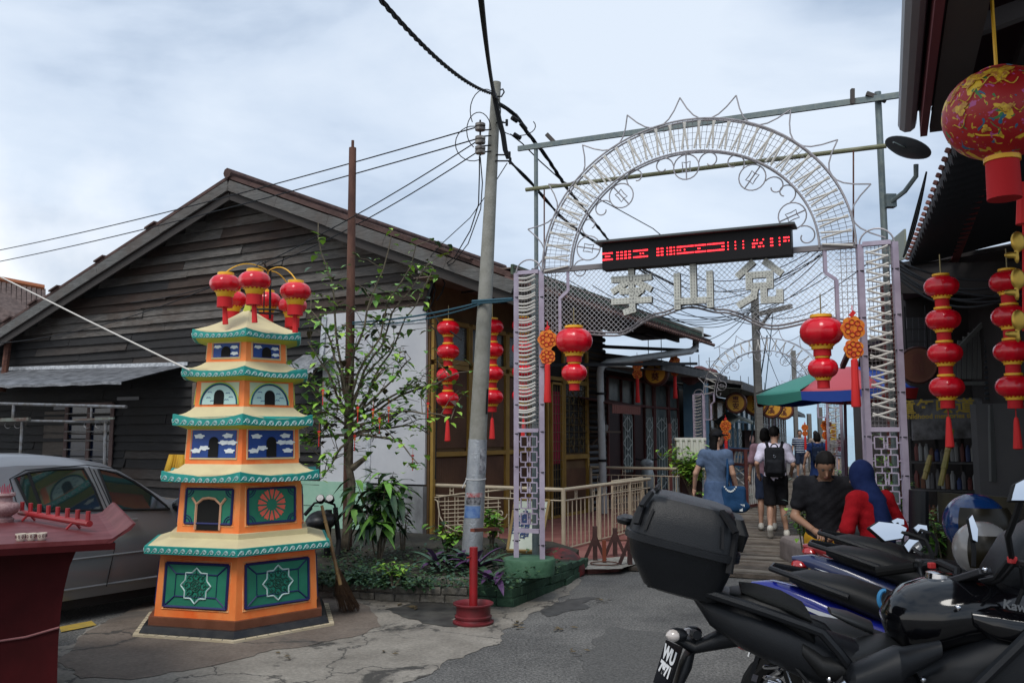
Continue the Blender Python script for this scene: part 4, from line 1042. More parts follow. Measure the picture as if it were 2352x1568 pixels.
LET={'lee': [((-.95,.62),(.95,.62)),((0,1.0),(0,.0)),((-.05,.55),(-.95,.08)),((.05,.55),(.95,.08)),((-.5,.02),(.5,.02)),((.5,.02),(.08,-.28)),((.05,-.2),(.05,-.9)),((.08,-.88),(-.3,-.97)),((-.95,-.45),(.95,-.45))],
       'hill': [((0,1.0),(0,-.72)),((-.85,.45),(-.85,-.95)),((.85,.45),(.85,-.95)),((-.85,-.72),(.85,-.72))],
       'name': [((-.35,1.0),(-.98,.48)),((.35,1.0),(.98,.48)),((-.5,.42),(.5,.42)),((-.5,.42),(-.5,-.12)),((.5,.42),(.5,-.12)),((-.5,-.12),(.5,-.12)),((-.2,-.15),(-.3,-.6)),((-.3,-.6),(-.95,-.95)),((.2,-.15),(.2,-.82)),((.2,-.82),(.95,-.82)),((.95,-.85),(.95,-.48))]}
m_let=mat('letter_face', (.43,.43,.385),.6,0,col2=(.52,.52,.46),scale=8); m_ls=mat('letter_side', (.10,.09,.07),.6); m_bulb=mat('bulb_dark', (.16,.16,.15),.3)
for key,(x0,x1,y0,y1) in {'lee': (1405,1497,618,720),'hill': (1545,1641,600,708),'name': (1693,1797,600,702)}.items():
 a=apx(x0,(y0+y1)/2,.08); b_=apx(x1,(y0+y1)/2,.08); za=apx((x0+x1)/2,y1,.08)[1]; zb_=apx((x0+x1)/2,y0,.08)[1]
 cx_,cz_,hx,hz_=(a[0]+b_[0])/2,(za+zb_)/2,(b_[0]-a[0])/2,(zb_-za)/2; th=.060
 mb=MB(); mbb=MB(); hx*=.92; hz_*=.94
 for li,(p,q) in enumerate(LET[key]):
  P0=Vector((cx_+p[0]*hx,cz_+p[1]*hz_)); P1=Vector((cx_+q[0]*hx,cz_+q[1]*hz_)); d=(P1-P0).normalized(); n_=Vector((-d.y,d.x)); e2=th*.45
  cs_=[P0-d*e2-n_*th/2,P1+d*e2-n_*th/2,P1+d*e2+n_*th/2,P0-d*e2+n_*th/2]
  oz=.0008*li
  mb.mi=0; mb.prism([AP(c.x,c.y,.085+oz) for c in cs_],AN*.004); mb.mi=1; mb.prism([AP(c.x,c.y,.035) for c in cs_],AN*(.0498+oz*.5))
  L_=(P1-P0).length; nn=max(1,int(L_/.030))
  for i in range(nn+1):
   for sg in (-1,1):
    c=P0+d*(L_*i/nn)+n_*sg*th*.24; mbb.lathe([(.0068,0),(.0045,.006)],6) if False else mbb.box(AP(c.x,c.y,.096),(.008,.006,.008),rz=math.atan2(AD.y,AD.x))
 o=mb.build('sign_letter', [m_let,m_ls],gate,smooth=0); mbb.build('light_bulb', m_bulb,o,smooth=0)
zb0,zb1=apx(1600,602,.16)[1],apx(1600,541,.16)[1]; sa_,sb_=apx(1383,580,.16)[0],apx(1818,560,.16)[0]
led=empty('led_board', AP(sa_,zb0,.16),'long black scrolling LED board with red dots above the mesh name panel', 'display board')
mb=MB(); mb.prism([AP(sa_,zb0,.02),AP(sb_,zb0,.02),AP(sb_,zb1,.02),AP(sa_,zb1,.02)],AN*.14); mb.build('casing', mat('led_black', (.006,.005,.006),.5,spec=.2),led,smooth=0)
mb=MB(); mb.prism([AP(sa_-.06,zb1+.005,.0),AP(sb_+.04,zb1+.005,.0),AP(sb_+.04,zb1+.005,.24),AP(sa_-.06,zb1+.005,.24)],ZZ*.02); mb.build('hood', mat('dark_grey_metal', (.05,.06,.06),.5),led,smooth=0)
pat=[(0,1,'llljj'),]
mb=MB(); rl=random.Random(12); sw=sb_-sa_; zc=(zb0+zb1)/2+.0
segs_=[(.005,.062,1),(.085,.165,0),(.18,.26,1),(.31,.345,0),(.365,.41,0),(.42,.505,1),(.515,.575,1),(.58,.67,1),(.685,.70,0),(.715,.73,0),(.755,.77,0),(.81,.865,2),(.90,.915,0),(.935,.95,0),(.965,.99,2)]
for a,b_,tp_ in segs_:
 s=sa_+a*sw
 while s<sa_+b_*sw:
  for r__ in (0,2,4):
   on={1: r__ in (0,4) or rl.random()<.3,0: (rl.random()<.25 or (r__ % 2==0)) and (int((s-sa_)/.0135) % 3 != 1),2: rl.random()<.55}[tp_]
   if on: mb.box(AP(s,zc-.03+r__*.0155,.162),(.0105,.003,.013),rz=math.atan2(AD.y,AD.x))
  s+=.0135
mb.build('red_text_dot', mat('led_red', (.5,.01,.02),.5,emis=(1.0,.02,.03),estr=3.2),led,smooth=0)
for x,h0,lb in ((1212,.42,'round green concrete plinth under the left column of the near arch'),(2048,.42,'green round plinth under the right column of the arch behind the motorbikes')):
 c=AP(.17 if x<1500 else Wd-.17,0,-.0); mb=MB(); mb.lathe([(.25,.0 if x>1500 else .26),(.265,h0-.02),(.255,h0)],28,c)
 tag(mb.build('plinth', mat('green_concrete', (.035,.105,.055),.8,col2=(.06,.14,.08),scale=6,bump=.4,bscale=30)),lb,'plinth')
sf=empty('steel_frame', P(1232,1275,9.35),'tall grey steel pipe frame standing behind the near arch', 'frame')
def YA(x,y,Y): return P(x,y,Y)
Lp=P(1230,330,9.3); Rp_=P(2016,222,7.75)
for (x0,y0,x1,y1,Y,r_) in ((1231,330,1231,1270,9.3,.024),(2016,212,2048,1300,7.75,.030)):
 a=P(x0,y0,Y); mb=MB(); mb.tube([a,Vector((a.x,a.y,.0))],r_,10); mb.build('post', m_steel,sf)
a=P(1228,617,9.3); mb=MB(); mb.tube([a,Vector((a.x,a.y,.0))],.037,10); mb.build('lower_post', m_steel,sf)
def along(x0,y0,x1,y1,Y0,Y1): return P(x0,y0,Y0),P(x1,y1,Y1)
mb=MB(); mb.bar(P(1190,342,9.38),P(2078,217,7.58),.03,.055,up=ZZ); mb.build('upper_bar', m_steel,sf,smooth=0)
mb=MB(); mb.tube([P(1208,436,9.3),P(2036,335,7.58)],.022,10); mb.build('lower_bar', mat('bamboo_green_pipe', (.12,.125,.06),.6,col2=(.18,.18,.11),scale=12),sf)
for (x0,y0,x1,y1,Y) in ((1255,308,1278,332,9.2),(1958,205,1958,240,7.75),(1990,215,2035,232,7.7)):
 mb=MB(); mb.bar(P(x0,y0,Y),P(x1,y1,Y),.03,.04); mb.build('offcut_bar', mat('brown_stub', (.06,.05,.045),.7),sf,smooth=0)
for x,y0,y1,Y in ((1250,436,620,9.1),(1960,345,565,7.7)):
 mb=MB(); mb.tube([P(x,y0,Y),P(x,y1,Y)],.008,5); mb.build('hanger_rod', m_rust,sf)
ds=empty('satellite_dish', P(2050,460,7.7),'dark satellite dish on a bent arm fixed to the right steel post', 'satellite dish')
c=P(2085,340,7.4); ax=Vector((.42,-.03,.9)); ax.normalize()
mb=MB(); prof=[(.001,-.05),(.08,-.045),(.15,-.028),(.20,0.0),(.20,.006),(.15,-.02),(.08,-.037),(.001,-.042)]
mb.M=Matrix.Translation(c) @ ax.to_track_quat('Z', 'X').to_matrix().to_4x4(); mb.lathe(prof,28); mb.build('dish', mat('dish_grey', (.045,.055,.065),.5),ds)
mb=MB(); mb.tube([P(2045,465,7.7),P(2078,440,7.6),P(2104,405,7.5),P(2104,378,7.45)],.022,8); mb.build('arm', m_steel,ds)
mb=MB(); mb.box(P(2044,462,7.72),(.09,.08,.12)); mb.build('clamp', m_steel,ds,smooth=0)
mb=MB(); mb.tube([P(2090,345,7.38),P(2052,327,7.2)],.008,5); mb.build('feed_arm', m_steel,ds)
# UTILITY POLE (concrete) AND CABLES
pb,pt=P(1084,1240,9.9),P(1140,190,9.9)
pb2=Vector((pb.x-.01,pb.y,0.1))
pole=empty('utility_pole', (pb.x,pb.y,0),'leaning concrete utility pole with a silver painted foot left of the arch', 'utility pole')
def polept(t): return pb2.lerp(pt,t)
mb=MB(); vs=[]
k=14
mb.tube([polept(i/k) for i in range(k+1)],[.118-.062*i/k for i in range(k+1)],18)
mb.build('shaft', mat('pole_concrete', (.20,.195,.165),.85,col2=(.27,.265,.235),scale=5,bump=.3,bscale=40),pole)
tz=.262
mb=MB(); mb.tube([polept(-.015),polept(tz*.5),polept(tz)],[.1215,.1135,.1058],18); mb.build('silver_paint', mat('silver_paint', (.34,.36,.39),.42,.45,col2=(.42,.44,.46),scale=10,bump=.4,bscale=60),pole)
def band(t0,t1,m_,nm,a0,a1,o_=.0015):
 mb=MB(); n=10
 for i in range(n):
  for (ta,tb) in ((t0,t1),):
   p0,p1=polept(ta),polept(tb); r0,r1=.118-.062*ta+.0035+o_,.118-.062*tb+.0035+o_
   aa,ab=a0+(a1-a0)*i/n,a0+(a1-a0)*(i+1)/n
   f=lambda p,r,a: p+Vector((r*math.cos(a),r*math.sin(a),0))
   mb.quad(f(p0,r0,aa),f(p0,r0,ab),f(p1,r1,ab),f(p1,r1,aa))
 mb.build(nm,m_,pole)
band(.110,.133,mat('sticker_blue', (.07,.15,.38),.6,col2=(.15,.25,.45),scale=20),'blue_patch', -2.7,-.9)
band(.136,.150,mat('sticker_black', (.03,.03,.035),.6,col2=(.25,.25,.27),scale=25),'black_patch', -2.5,-.9)
band(.150,.158,mat('sticker_red', (.35,.05,.05),.6,col2=(.4,.35,.36),scale=25),'red_patch', -2.6,-.7)
band(.195,.245,mat('torn_poster', (.10,.10,.12),.7,col2=(.45,.46,.48),scale=14),'torn_poster', -1.2,.2)
band(.312,.362,m_black,'black_tag', -.75,-.35)
mb=MB(); p=polept(.185); mb.tube([p+Vector((.112*math.cos(a),.112*math.sin(a),.01*math.sin(a))) for a in np.linspace(0,6.28,20)],.006,5); mb.tube([p+Vector((-.10,-.04,0)),p+Vector((-.15,-.06,-.10))],.006,5); mb.build('string', mat('white_string', (.5,.5,.5),.8),pole)
m_por=mat('insulator_brown_white', (.30,.28,.25),.3,col2=(.05,.04,.04),scale=18)
PX=9.75
for y in (292,322,345):
 p=P(1103,y,PX); mb=MB()
 mb.lathe([(.02,-.05),(.06,-.04),(.062,-.01),(.035,0),(.062,.01),(.06,.04),(.02,.05)],14,p); mb.build('insulator', m_por,pole)
mb=MB(); mb.tube([P(1103,276,PX),P(1103,358,PX)],.012,6)
for y in (300,314,336,350): mb.tube([P(1103,y,PX),P(1128,y-2,PX+.05)],.009,5)
mb.build('insulator_rack', m_cable,pole)
for (x0,x1,y) in ((1150,1164,282),(1150,1170,356),(1148,1172,370)):
 mb=MB(); mb.tube([P(x0-10,y,PX+.1),P(x1,y,PX-.1)],.010,5); mb.tube([P(x1,y-7,PX-.1),P(x1,y+7,PX-.1)],.018,6); mb.build('hook', m_cable,pole)
mb=MB(); mb.tube([P(x,y,PX-.1) for x,y in ((1140,222),(1152,222),(1158,212),(1155,205),(1149,207))],.010,5); mb.build('hook', m_cable,pole)
def sag(a,b_,s,n=20):
 return [a.lerp(b_,i/n)-ZZ*(s*4*(i/n)*(1-i/n)) for i in range(n+1)]
def twist(pts,r,k=3,rr=.016,tw=1.4):
 out_=[]
 for j in range(k):
  o_=[]
  L_=0
  fine=[]
  for a,b_ in zip(pts,pts[1:]):
   for t in range(4): fine.append(a.lerp(b_,t/4))
  fine.append(pts[-1])
  for i,p in enumerate(fine):
   if i: L_+=(p-fine[i-1]).length
   d=(fine[min(i+1,len(fine)-1)]-fine[max(i-1,0)]).normalized(); u_=d.cross(ZZ).normalized() if abs(d.z)<.95 else Vector((1,0,0)); v_=d.cross(u_)
   an=L_*2*math.pi*tw+2*math.pi*j/k; o_.append(p+(u_*math.cos(an)+v_*math.sin(an))*r)
  out_.append((o_,rr))
 return out_
cables=[]
def cable(label,strands,group='overhead cables', m_=None):
 mb=MB()
 for pts,r in strands: mb.tube(pts,r,5)
 tag(mb.build('cable', m_ or m_cable),label,'cable', group)
hub=P(1142,238,9.85)
cable('thick twisted black cable from the top left edge of the sky to the pole head', twist(sag(P(845,-35,5.2),P(1128,215,9.8),.12),.011,3,.010,2.2))
st_=[]
for i in range(4): st_.append((sag(P(1097+i*3,-30,6.2),P(1134+i*3,226,9.75),.06+.05*i),.012))
cable('bundle of black cables dropping from the top edge onto the pole head', st_)
st_=[([P(x+dx,y,9.7-dx*.002) for x,y in ((1134,215),(1140,245),(1146,275),(1155,310),(1160,345),(1168,365))],.013) for dx in (-3,0,4)]
cable('bunch of black cables running down the right flank of the pole head', st_)
cable('heavy black cable running from the pole head down behind the arch', twist([P(x,y,Y) for x,y,Y in ((1146,238,9.8),(1185,265,9.9),(1215,310,10),(1255,360,10.3),(1300,430,11),(1345,485,12),(1400,555,13.5),(1480,620,15.5),(1560,660,18))],.014,3,.013,1.5))
cable('black cable from the lower pole hook sloping behind the arch foot', twist([P(x,y,Y) for x,y,Y in ((1170,370,9.7),(1220,420,10),(1285,495,10.5),(1340,540,11.2),(1420,585,12.5),(1500,640,14))],.010,2,.013,1.2))
cable('thin black wire looping under the heavy cable to the arch', [([P(x,y,Y) for x,y,Y in ((1172,308,9.8),(1200,330,9.9),(1240,370,10.2),(1290,415,10.8),(1400,470,12.3),(1500,525,14),(1590,600,16))],.008)])
mb=MB(); mb.tube([P(1180,308,9.78),P(1196,318,9.82)],.026,8); mb.tube([P(1176,270,9.7),P(1188,278,9.75)],.03,8); mb.tube([P(1196,283,9.8),P(1208,298,9.85)],.028,8)
tag(mb.build('cable_connector', m_black),'black clamp connectors on the cables just right of the pole head', 'connector')
for k_,(y0,y1,lb) in enumerate(((574,291,'upper thin wire crossing the sky from the left edge to the pole'),(600,318,'lower thin wire crossing the gable from the left edge to the pole'))):
 cable(lb,[(sag(P(-60,y0+12,17),P(1100,y1,9.75),.10),.0085)])
cable('pair of thin wires crossing the ridge towards the pole insulators', [(sag(P(-40,790,15.0),P(1103,320,9.75),.55),.0075),(sag(P(300,695,14.4),P(1103,345,9.75),.35),.0075)])
cable('black wires hanging from the pole insulators to the gable porcelain knobs', [([P(x,y,Y) for x,y,Y in ((1101,358,9.75),(1101,400,9.9),(1099,470,10.4),(1080,530,11.2),(1045,590,12.1),(1003,622,12.8))],.008),([P(x,y,Y) for x,y,Y in ((1103,360,9.75),(1108,420,9.9),(1104,480,10.4),(1075,560,11.4),(1040,605,12.2),(1005,618,12.8))],.007),([P(x,y,Y) for x,y,Y in ((1165,375,9.75),(1130,430,10.2),(1080,500,11.2),(1020,555,12.2),(965,615,12.8))],.006)])
st_=[]
for (cx_,cy_,rx,ry,ph) in ((1086,330,40,40,1.2),(1100,300,28,42,2.0),(1115,255,35,50,2.6),(1190,290,40,22,-.5)):
 st_.append(([P(cx_+rx*math.cos(a+ph),cy_+ry*math.sin(a+ph),9.72) for a in np.linspace(0,4.2,16)],.006))
cable('loose wire loops curling round the pole head insulators', st_)
cable('blue green rope tied round the pole and stretched to the rusty mast', [(sag(P(800,741,10.9),P(1120,690,9.75),.05),.012),(sag(P(800,744,10.9),P(1120,693,9.75),.09),.009),(sag(P(1085,692,9.7),P(1178,686,9.2),.0),.016),(sag(P(1085,696,9.7),P(1178,689,9.2),.01),.012)],None,mat('teal_rope', (.02,.07,.10),.8))
st_=[]
rc=random.Random(5)
for i in range(8):
 x1,y1=1885+rc.uniform(-15,15),585+rc.uniform(-15,60); x0,y0=1440+rc.uniform(-60,60),590+rc.uniform(-25,60)
 st_.append((sag(P(x0,y0,14),P(x1,y1,10),.35+rc.uniform(0,.35)),.006))
for i in range(4): st_.append((sag(P(1735,705,20),P(1300+60*i,640+i*15,15),.5),.008))
cable('tangle of thin black wires behind the mesh name panel', st_)
# RUSTY MAST, POT PLANTS ETC. in f_
# PLANTER, PLANTS, TREE
m_brick=mat('grey_block', (.10,.092,.075),.9,col2=(.19,.175,.15),scale=9,bump=.6,bscale=30)
m_brg=mat('green_block', (.020,.055,.032),.8,col2=(.04,.10,.055),scale=7,bump=.5,bscale=30)
ptsP=[G(700,1372),G(800,1374),G(905,1382),G(1178,1395),G(1300,1345),G(1352,1312)]
hts=[.22,.23,.25,.27,.24,.16]
pw=empty('planter_wall', ptsP[0],'low mossy block planter wall, grey bricks turning green at its corner', 'planter wall')
r_=random.Random(2); mbs=[MB(),MB()]; ml_=[0,0]
acc=0
for i in range(len(ptsP)-1):
 a,b_=ptsP[i],ptsP[i+1]; L_=(b_-a).length; d=(b_-a)/L_; ang=math.atan2(d.y,d.x)
 for row in range(3):
  s=-.1*(row % 2)
  while s<L_:
   bl=.27*r_.uniform(.85,1.15); c0,c1=max(0,s),min(L_,s+bl)
   if c1-c0>.03:
    t=(c0+c1)/2/L_; hh=(hts[i]+(hts[i+1]-hts[i])*t)/3; c=a+d*((c0+c1)/2)
    g_=1 if (i>2 or (i==2 and t>.58)) else 0
    nn=Vector((-d.y,d.x,0)); mbs[g_].box(c+nn*(.07+r_.uniform(-.010,.010))+ZZ*(hh*(row+.5)+.005*r_.uniform(-1,1)),(c1-c0-(.012 if not g_ else .005),.14,hh-(.012 if not g_ else .004)),rz=ang+r_.uniform(-.02,.02))
   s+=bl
 mbs[0 if i<3 else 1].prism([a+Vector((-d.y,d.x,0))*.03,b_+Vector((-d.y,d.x,0))*.03,b_+Vector((-d.y,d.x,0))*.12,a+Vector((-d.y,d.x,0))*.12],ZZ*min(hts[i],hts[i+1])*.93)
tag(mbs[0].build('grey_blocks', m_brick,pw,smooth=0,bevel=.008)); mbs[1].build('green_blocks', m_brg,pw,smooth=0,bevel=.006)
inner=[p+Vector((0,.10,0)) for p in ptsP[:5]]
soilp=inner+[G(1330,1300)+ZZ*0,Vector((.55,12.0,0)),Vector((-1.2,12.9,0)),Vector((-3.0,13.8,0)),Vector((-2.6,10.2,0))]
mb=MB(); soilc=[Vector((p.x,p.y,.21)) for p in soilp]; cc=sum(soilc,Vector())/len(soilc); cc.z=.30
n=len(soilc); mb.add([cc]+soilc+[Vector((p.x,p.y,0)) for p in soilc],[(0,1+i,1+(i+1) % n) for i in range(n)]+[(1+i,1+n+i,1+n+(i+1) % n,1+(i+1) % n) for i in range(n)])
tag(mb.build('flower_bed', mat('soil', (.025,.022,.016),.95,col2=(.05,.045,.03),scale=10,bump=.8),smooth=0),kind='structure')
def leafmat(nm,a,b_,rough=.45): return mat(nm,a,rough,col2=b_,scale=3.5,amt=.8)
m_lf=leafmat('leaf_mid_green', (.075,.21,.03),(.19,.40,.06)); m_ld=leafmat('leaf_dark_green', (.012,.040,.018),(.03,.075,.025)); m_ly=leafmat('leaf_yellow_green', (.20,.42,.04),(.36,.55,.07))
m_lp=leafmat('leaf_purple', (.045,.012,.06),(.11,.05,.14)); m_lb=leafmat('leaf_blue_green', (.02,.06,.045),(.06,.12,.07)); m_bark=mat('bark', (.075,.06,.042),.9,col2=(.16,.13,.09),scale=14,bump=.7)
def leaf(mb,p,d,L_,w,bend=.3,up=ZZ,seg=3,fold=.15):
 d=d.normalized(); s_=d.cross(up)
 s_=s_.normalized() if s_.length>.05 else Vector((1,0,0)); u_=s_.cross(d).normalized()
 c=[p]; l_=[]; r2=[]
 for i in range(1,seg+1):
  t=i/seg; q=p+d*(L_*t)-ZZ*(bend*L_*t*t); wd=w*math.sin(math.pi*min(.97,t*.86+.08)) if i<seg else 0
  c.append(q)
  if i<seg: l_.append(q+s_*wd+u_*wd*fold); r2.append(q-s_*wd+u_*wd*fold)
 k=len(mb.v); vs=c+l_+r2; fs=[]; n1=seg+1; n2=n1+seg-1
 fs+=[(0,n1,1),(0,1,n2)]
 for i in range(seg-2): fs+=[(i+1,n1+i,n1+i+1,i+2),(i+1,i+2,n2+i+1,n2+i)]
 fs+=[(seg-1,n1+seg-2,seg),(seg-1,seg,n2+seg-2)]
 mb.add(vs,fs)
def rdir(r,up=.3): a=r.uniform(0,6.283); return Vector((math.cos(a),math.sin(a),r.uniform(-.2,1)*up+up*.3))
def shrub(name,loc,h,rad_,nl,ls,m_,label,cat='plant', seed=0,stems=7,wide=.45,bend=.4,group=None,mats=None):
 r=random.Random(seed); e_=empty(name,loc,label,cat,group); loc=Vector(loc); mb=MB(); tips=[]
 for i in range(stems):
  a=r.uniform(0,6.283); rr=rad_*r.uniform(.2,.95); tp_=loc+Vector((rr*math.cos(a),rr*math.sin(a),h*r.uniform(.55,1))); md=loc.lerp(tp_,.5)+Vector((0,0,h*.12))
  pts=[loc+Vector((.02*math.cos(a),.02*math.sin(a),-.02)),md,tp_]; mb.tube(pts,[.010,.007,.003],5); tips+=[(md,tp_)]
 mb.build('stem', m_bark,e_)
 mb=MB()
 for i in range(nl):
  a,b_=r.choice(tips); p=a.lerp(b_,r.uniform(-.5,1.05))+Vector((r.gauss(0,rad_*.16),r.gauss(0,rad_*.16),r.gauss(0,h*.05)))
  p.z=max(p.z,loc.z+.02)
  if mats: mb.mi=r.randrange(len(mats))
  leaf(mb,p,rdir(r),ls*r.uniform(.6,1.2),ls*wide*.5,bend=r.uniform(0,bend*1.6))
 mb.build('foliage', mats or m_,e_,smooth=0); return e_
shrub('broadleaf_bush', G(868,1290,.25),1.05,.34,330,.26,m_ld,'tall dark bush with long drooping glossy leaves against the grey panel', seed=3,stems=9,wide=.30,bend=.8,mats=[m_ld,m_lf,m_ld])
shrub('desert_rose', G(925,1270,.25),.62,.16,60,.11,m_ld,'small plant with pink flower buds right of the dark bush', seed=8,stems=5,wide=.3)
mb=MB()
for x,y in ((912,1190),(930,1188),(938,1180),(905,1183)): leaf(mb,P(x,y,11.2),Vector((.3,-.2,.5)),.07,.025)
tag(mb.build('flower_bud', mat('pink_flower', (.65,.12,.2),.6),smooth=0),'pink buds of the small plant right of the dark bush', 'flowers')
def spiky(loc,n,L_,w,m_,name,label,seed,up=(.4,1.3),bend=.35,mats=None,seg=5):
 r=random.Random(seed); mb=MB()
 for i in range(n):
  a=r.uniform(0,6.283)
  if mats: mb.mi=r.randrange(len(mats))
  leaf(mb,Vector(loc)+Vector((r.gauss(0,.035),r.gauss(0,.035),0)),Vector((math.cos(a),math.sin(a),r.uniform(*up))),L_*r.uniform(.7,1.1),w,bend=r.uniform(.5,1.5)*bend,seg=seg,fold=.5)
 o=mb.build(name,mats or m_,smooth=0); return tag(o,label,'plant')
for i,(x,y,n_,L_,lb) in enumerate(((1098,1310,26,.50,'rosette of dark green and purple strap leaves behind the red pipe stand'),(1000,1300,18,.44,'purple leaved rosette at the left of the bed near the pole foot'),(1135,1335,15,.34,'curling purple rosette hanging over the green planter corner'),(1045,1300,16,.40,'small green and purple strap rosette at the foot of the silver painted pole'))):
 spiky(G(x,y,.27),n_,L_,.038,None,'boat_lily', lb,10+i,mats=[m_ld,m_lp,m_lb] if i != 2 else [m_lp,m_lp,m_ld],bend=.45)
shrub('variegated_plant', G(1130,1262,.25),.55,.20,90,.15,m_ly,'yellow green leafy plant between the pole and the leaning board', seed=21,stems=6,wide=.5,mats=[m_ly,m_lf])
shrub('variegated_plant', G(1030,1272,.25),.42,.24,110,.13,m_ly,'yellow green leafy clump in front of the pole foot', seed=22,stems=7,wide=.5,mats=[m_ly,m_lf,m_ld])
shrub('pale_green_weed', G(905,1340,.2),.22,.24,120,.08,m_lf,'pale green weed spilling over the block wall below the dark bush', seed=23,mats=[m_lf,m_lb,m_ly])
r=random.Random(31); mb=MB()
for i in range(3600):
 x=r.uniform(735,1290); y=r.uniform(1262,1350)
 if y>1352-max(0,x-1180)*.4: continue
 if x>1160 and y<1290: continue
 p=G(x,y,.25); 
 mb.mi=r.randrange(4); q=noise.noise(Vector((p.x*2.2,p.y*2.2,1)))
 if q<-.35: continue
 leaf(mb,p+ZZ*r.uniform(-.03,.07+.10*max(0,q)),rdir(r,.8),r.uniform(.035,.085),r.uniform(.012,.026),seg=2)
for i in range(900):
 t=r.uniform(.04,.66); k=t*4; j=int(k); p=ptsP[j].lerp(ptsP[j+1],k-j); q=noise.noise(Vector((p.x*2.5,7,1)))
 if q<-.05: continue
 mb.mi=r.randrange(4); dn=r.random()**1.6*.26*(q+.35)
 leaf(mb,p+Vector((r.gauss(0,.02),-.015+r.gauss(0,.01),.27-dn)),Vector((r.gauss(0,.6),-1,r.uniform(-.8,.5))),r.uniform(.035,.07),.018,seg=2)
tag(mb.build('ground_cover', [m_ld,m_ld,mat('moss_green', (.03,.075,.02),.6,col2=(.06,.12,.03),scale=4),m_lb],smooth=0),kind='stuff')
mp0=P(797,1280,10.9); mb=MB(); a,b_=Vector((mp0.x,mp0.y,.1)),P(810,340,10.9)
mb.tube([a,a.lerp(b_,.5),b_],[.062,.058,.048],12); mb.tube([b_,b_+ZZ*.1],.02,6)
tag(mb.build('rusty_mast', mat('rusty_mast', (.060,.022,.015),.8,col2=(.13,.055,.035),scale=6,bump=.3,stretch=(1,1,.3))),'tall rusty brown steel mast rising above the gable roof', 'mast')
tree=empty('climbing_tree', G(785,1300,.2),'straggly climbing tree with sparse green leaves round the rusty mast', 'tree')
r=random.Random(44); mb=MB(); mbl=MB(); TY=10.7
def tp(x,y,Y=TY): return P(x,y,Y)
trunk=[tp(785,1300),tp(795,1230),tp(805,1170),tp(808,1110),tp(800,1060),tp(806,1000),tp(800,930),tp(795,880)]
mb.tube(trunk,[.06,.055,.05,.05,.04,.035,.028,.02],8); mb.tube([tp(808,1075),tp(825,1062),tp(838,1052)],[.045,.035,.03],7); mb.build('trunk', m_bark,tree)
mb=MB()
brs=[((800,930),(760,700),(735,515)),((800,900),(830,740),(905,545)),((800,960),(870,760),(975,610)),((805,1000),(860,850),(1000,620)),((800,940),(720,900),(690,850)),((800,980),(745,930),(695,960)),((806,960),(900,900),(1000,880)),
       ((806,985),(910,930),(1040,960)),((806,1000),(900,960),(985,1000)),((800,930),(840,820),(960,565)),((803,950),(770,800),(720,720)),((803,1010),(880,960),(960,1060)),((803,930),(840,860),(905,780)),((806,975),(930,900),(1085,850)),
       ((800,950),(760,870),(700,780)),((800,1000),(740,990),(700,1020)),((806,960),(880,880),(950,830)),((806,1000),(850,990),(900,960)),((800,960),(850,900),(880,840)),((800,980),(780,900),(765,850)),((805,1010),(770,1060),(740,1090))]
def add_leafcluster(p,n_,s_,bright):
 for i in range(n_):
  mbl.mi=r.choice((0,2,2) if bright else (0,0,2,1,3))
  leaf(mbl,p+Vector((r.gauss(0,s_),r.gauss(0,s_),r.gauss(0,s_))),rdir(r,.5),r.uniform(.08,.16),r.uniform(.026,.048),bend=r.uniform(.1,.9))
for bi,(p0,p1,p2) in enumerate(brs):
 dy0=r.uniform(-.6,.5); A_,B_,C_=tp(*p0),tp(*p1,TY+dy0*.5),tp(*p2,TY+dy0)
 pts=[A_*(1-t)**2+B_*2*t*(1-t)+C_*t*t for t in np.linspace(0,1,12)]
 pts=[p+Vector((noise.noise(p*2.3),noise.noise(p*2.1+Vector((5,0,0))),noise.noise(p*2.7)))*.07*min(1,i/3) for i,p in enumerate(pts)]
 mb.tube(pts,[.016*(1-i/13)+.004 for i in range(12)],5)
 for i in range(3,12):
  if r.random()<.7: add_leafcluster(pts[i],4 if i>6 else 2,.05,i>7)
  for _ in range(1):
   if r.random()<.8:
    d=rdir(r,.9); L_=r.uniform(.15,.5); q=pts[i]+d*L_*.5+ZZ*.02; q2=pts[i]+d*L_-ZZ*.05; mb.tube([pts[i],q,q2],[.006,.004,.002],4)
    add_leafcluster(q,2,.03,False); add_leafcluster(q2,3,.04,r.random()<.4)
for i in range(46):    # dense tangle of bare twigs round the trunk
 x,y=r.gauss(765,36),r.gauss(945,55); p=tp(x,y,TY+r.uniform(-.3,.3)); d=rdir(r,.6)*r.uniform(.1,.35); mb.tube([p,p+d*.5+ZZ*.03,p+d],[.005,.004,.002],4)
 if i % 2: add_leafcluster(p+d,4,.06,False)
mb.build('branch', m_bark,tree,smooth=0)
mbl.build('foliage', [m_lf,m_ld,m_ly,mat('reddish_leaf', (.06,.035,.025),.6)],tree,smooth=0)
first=None
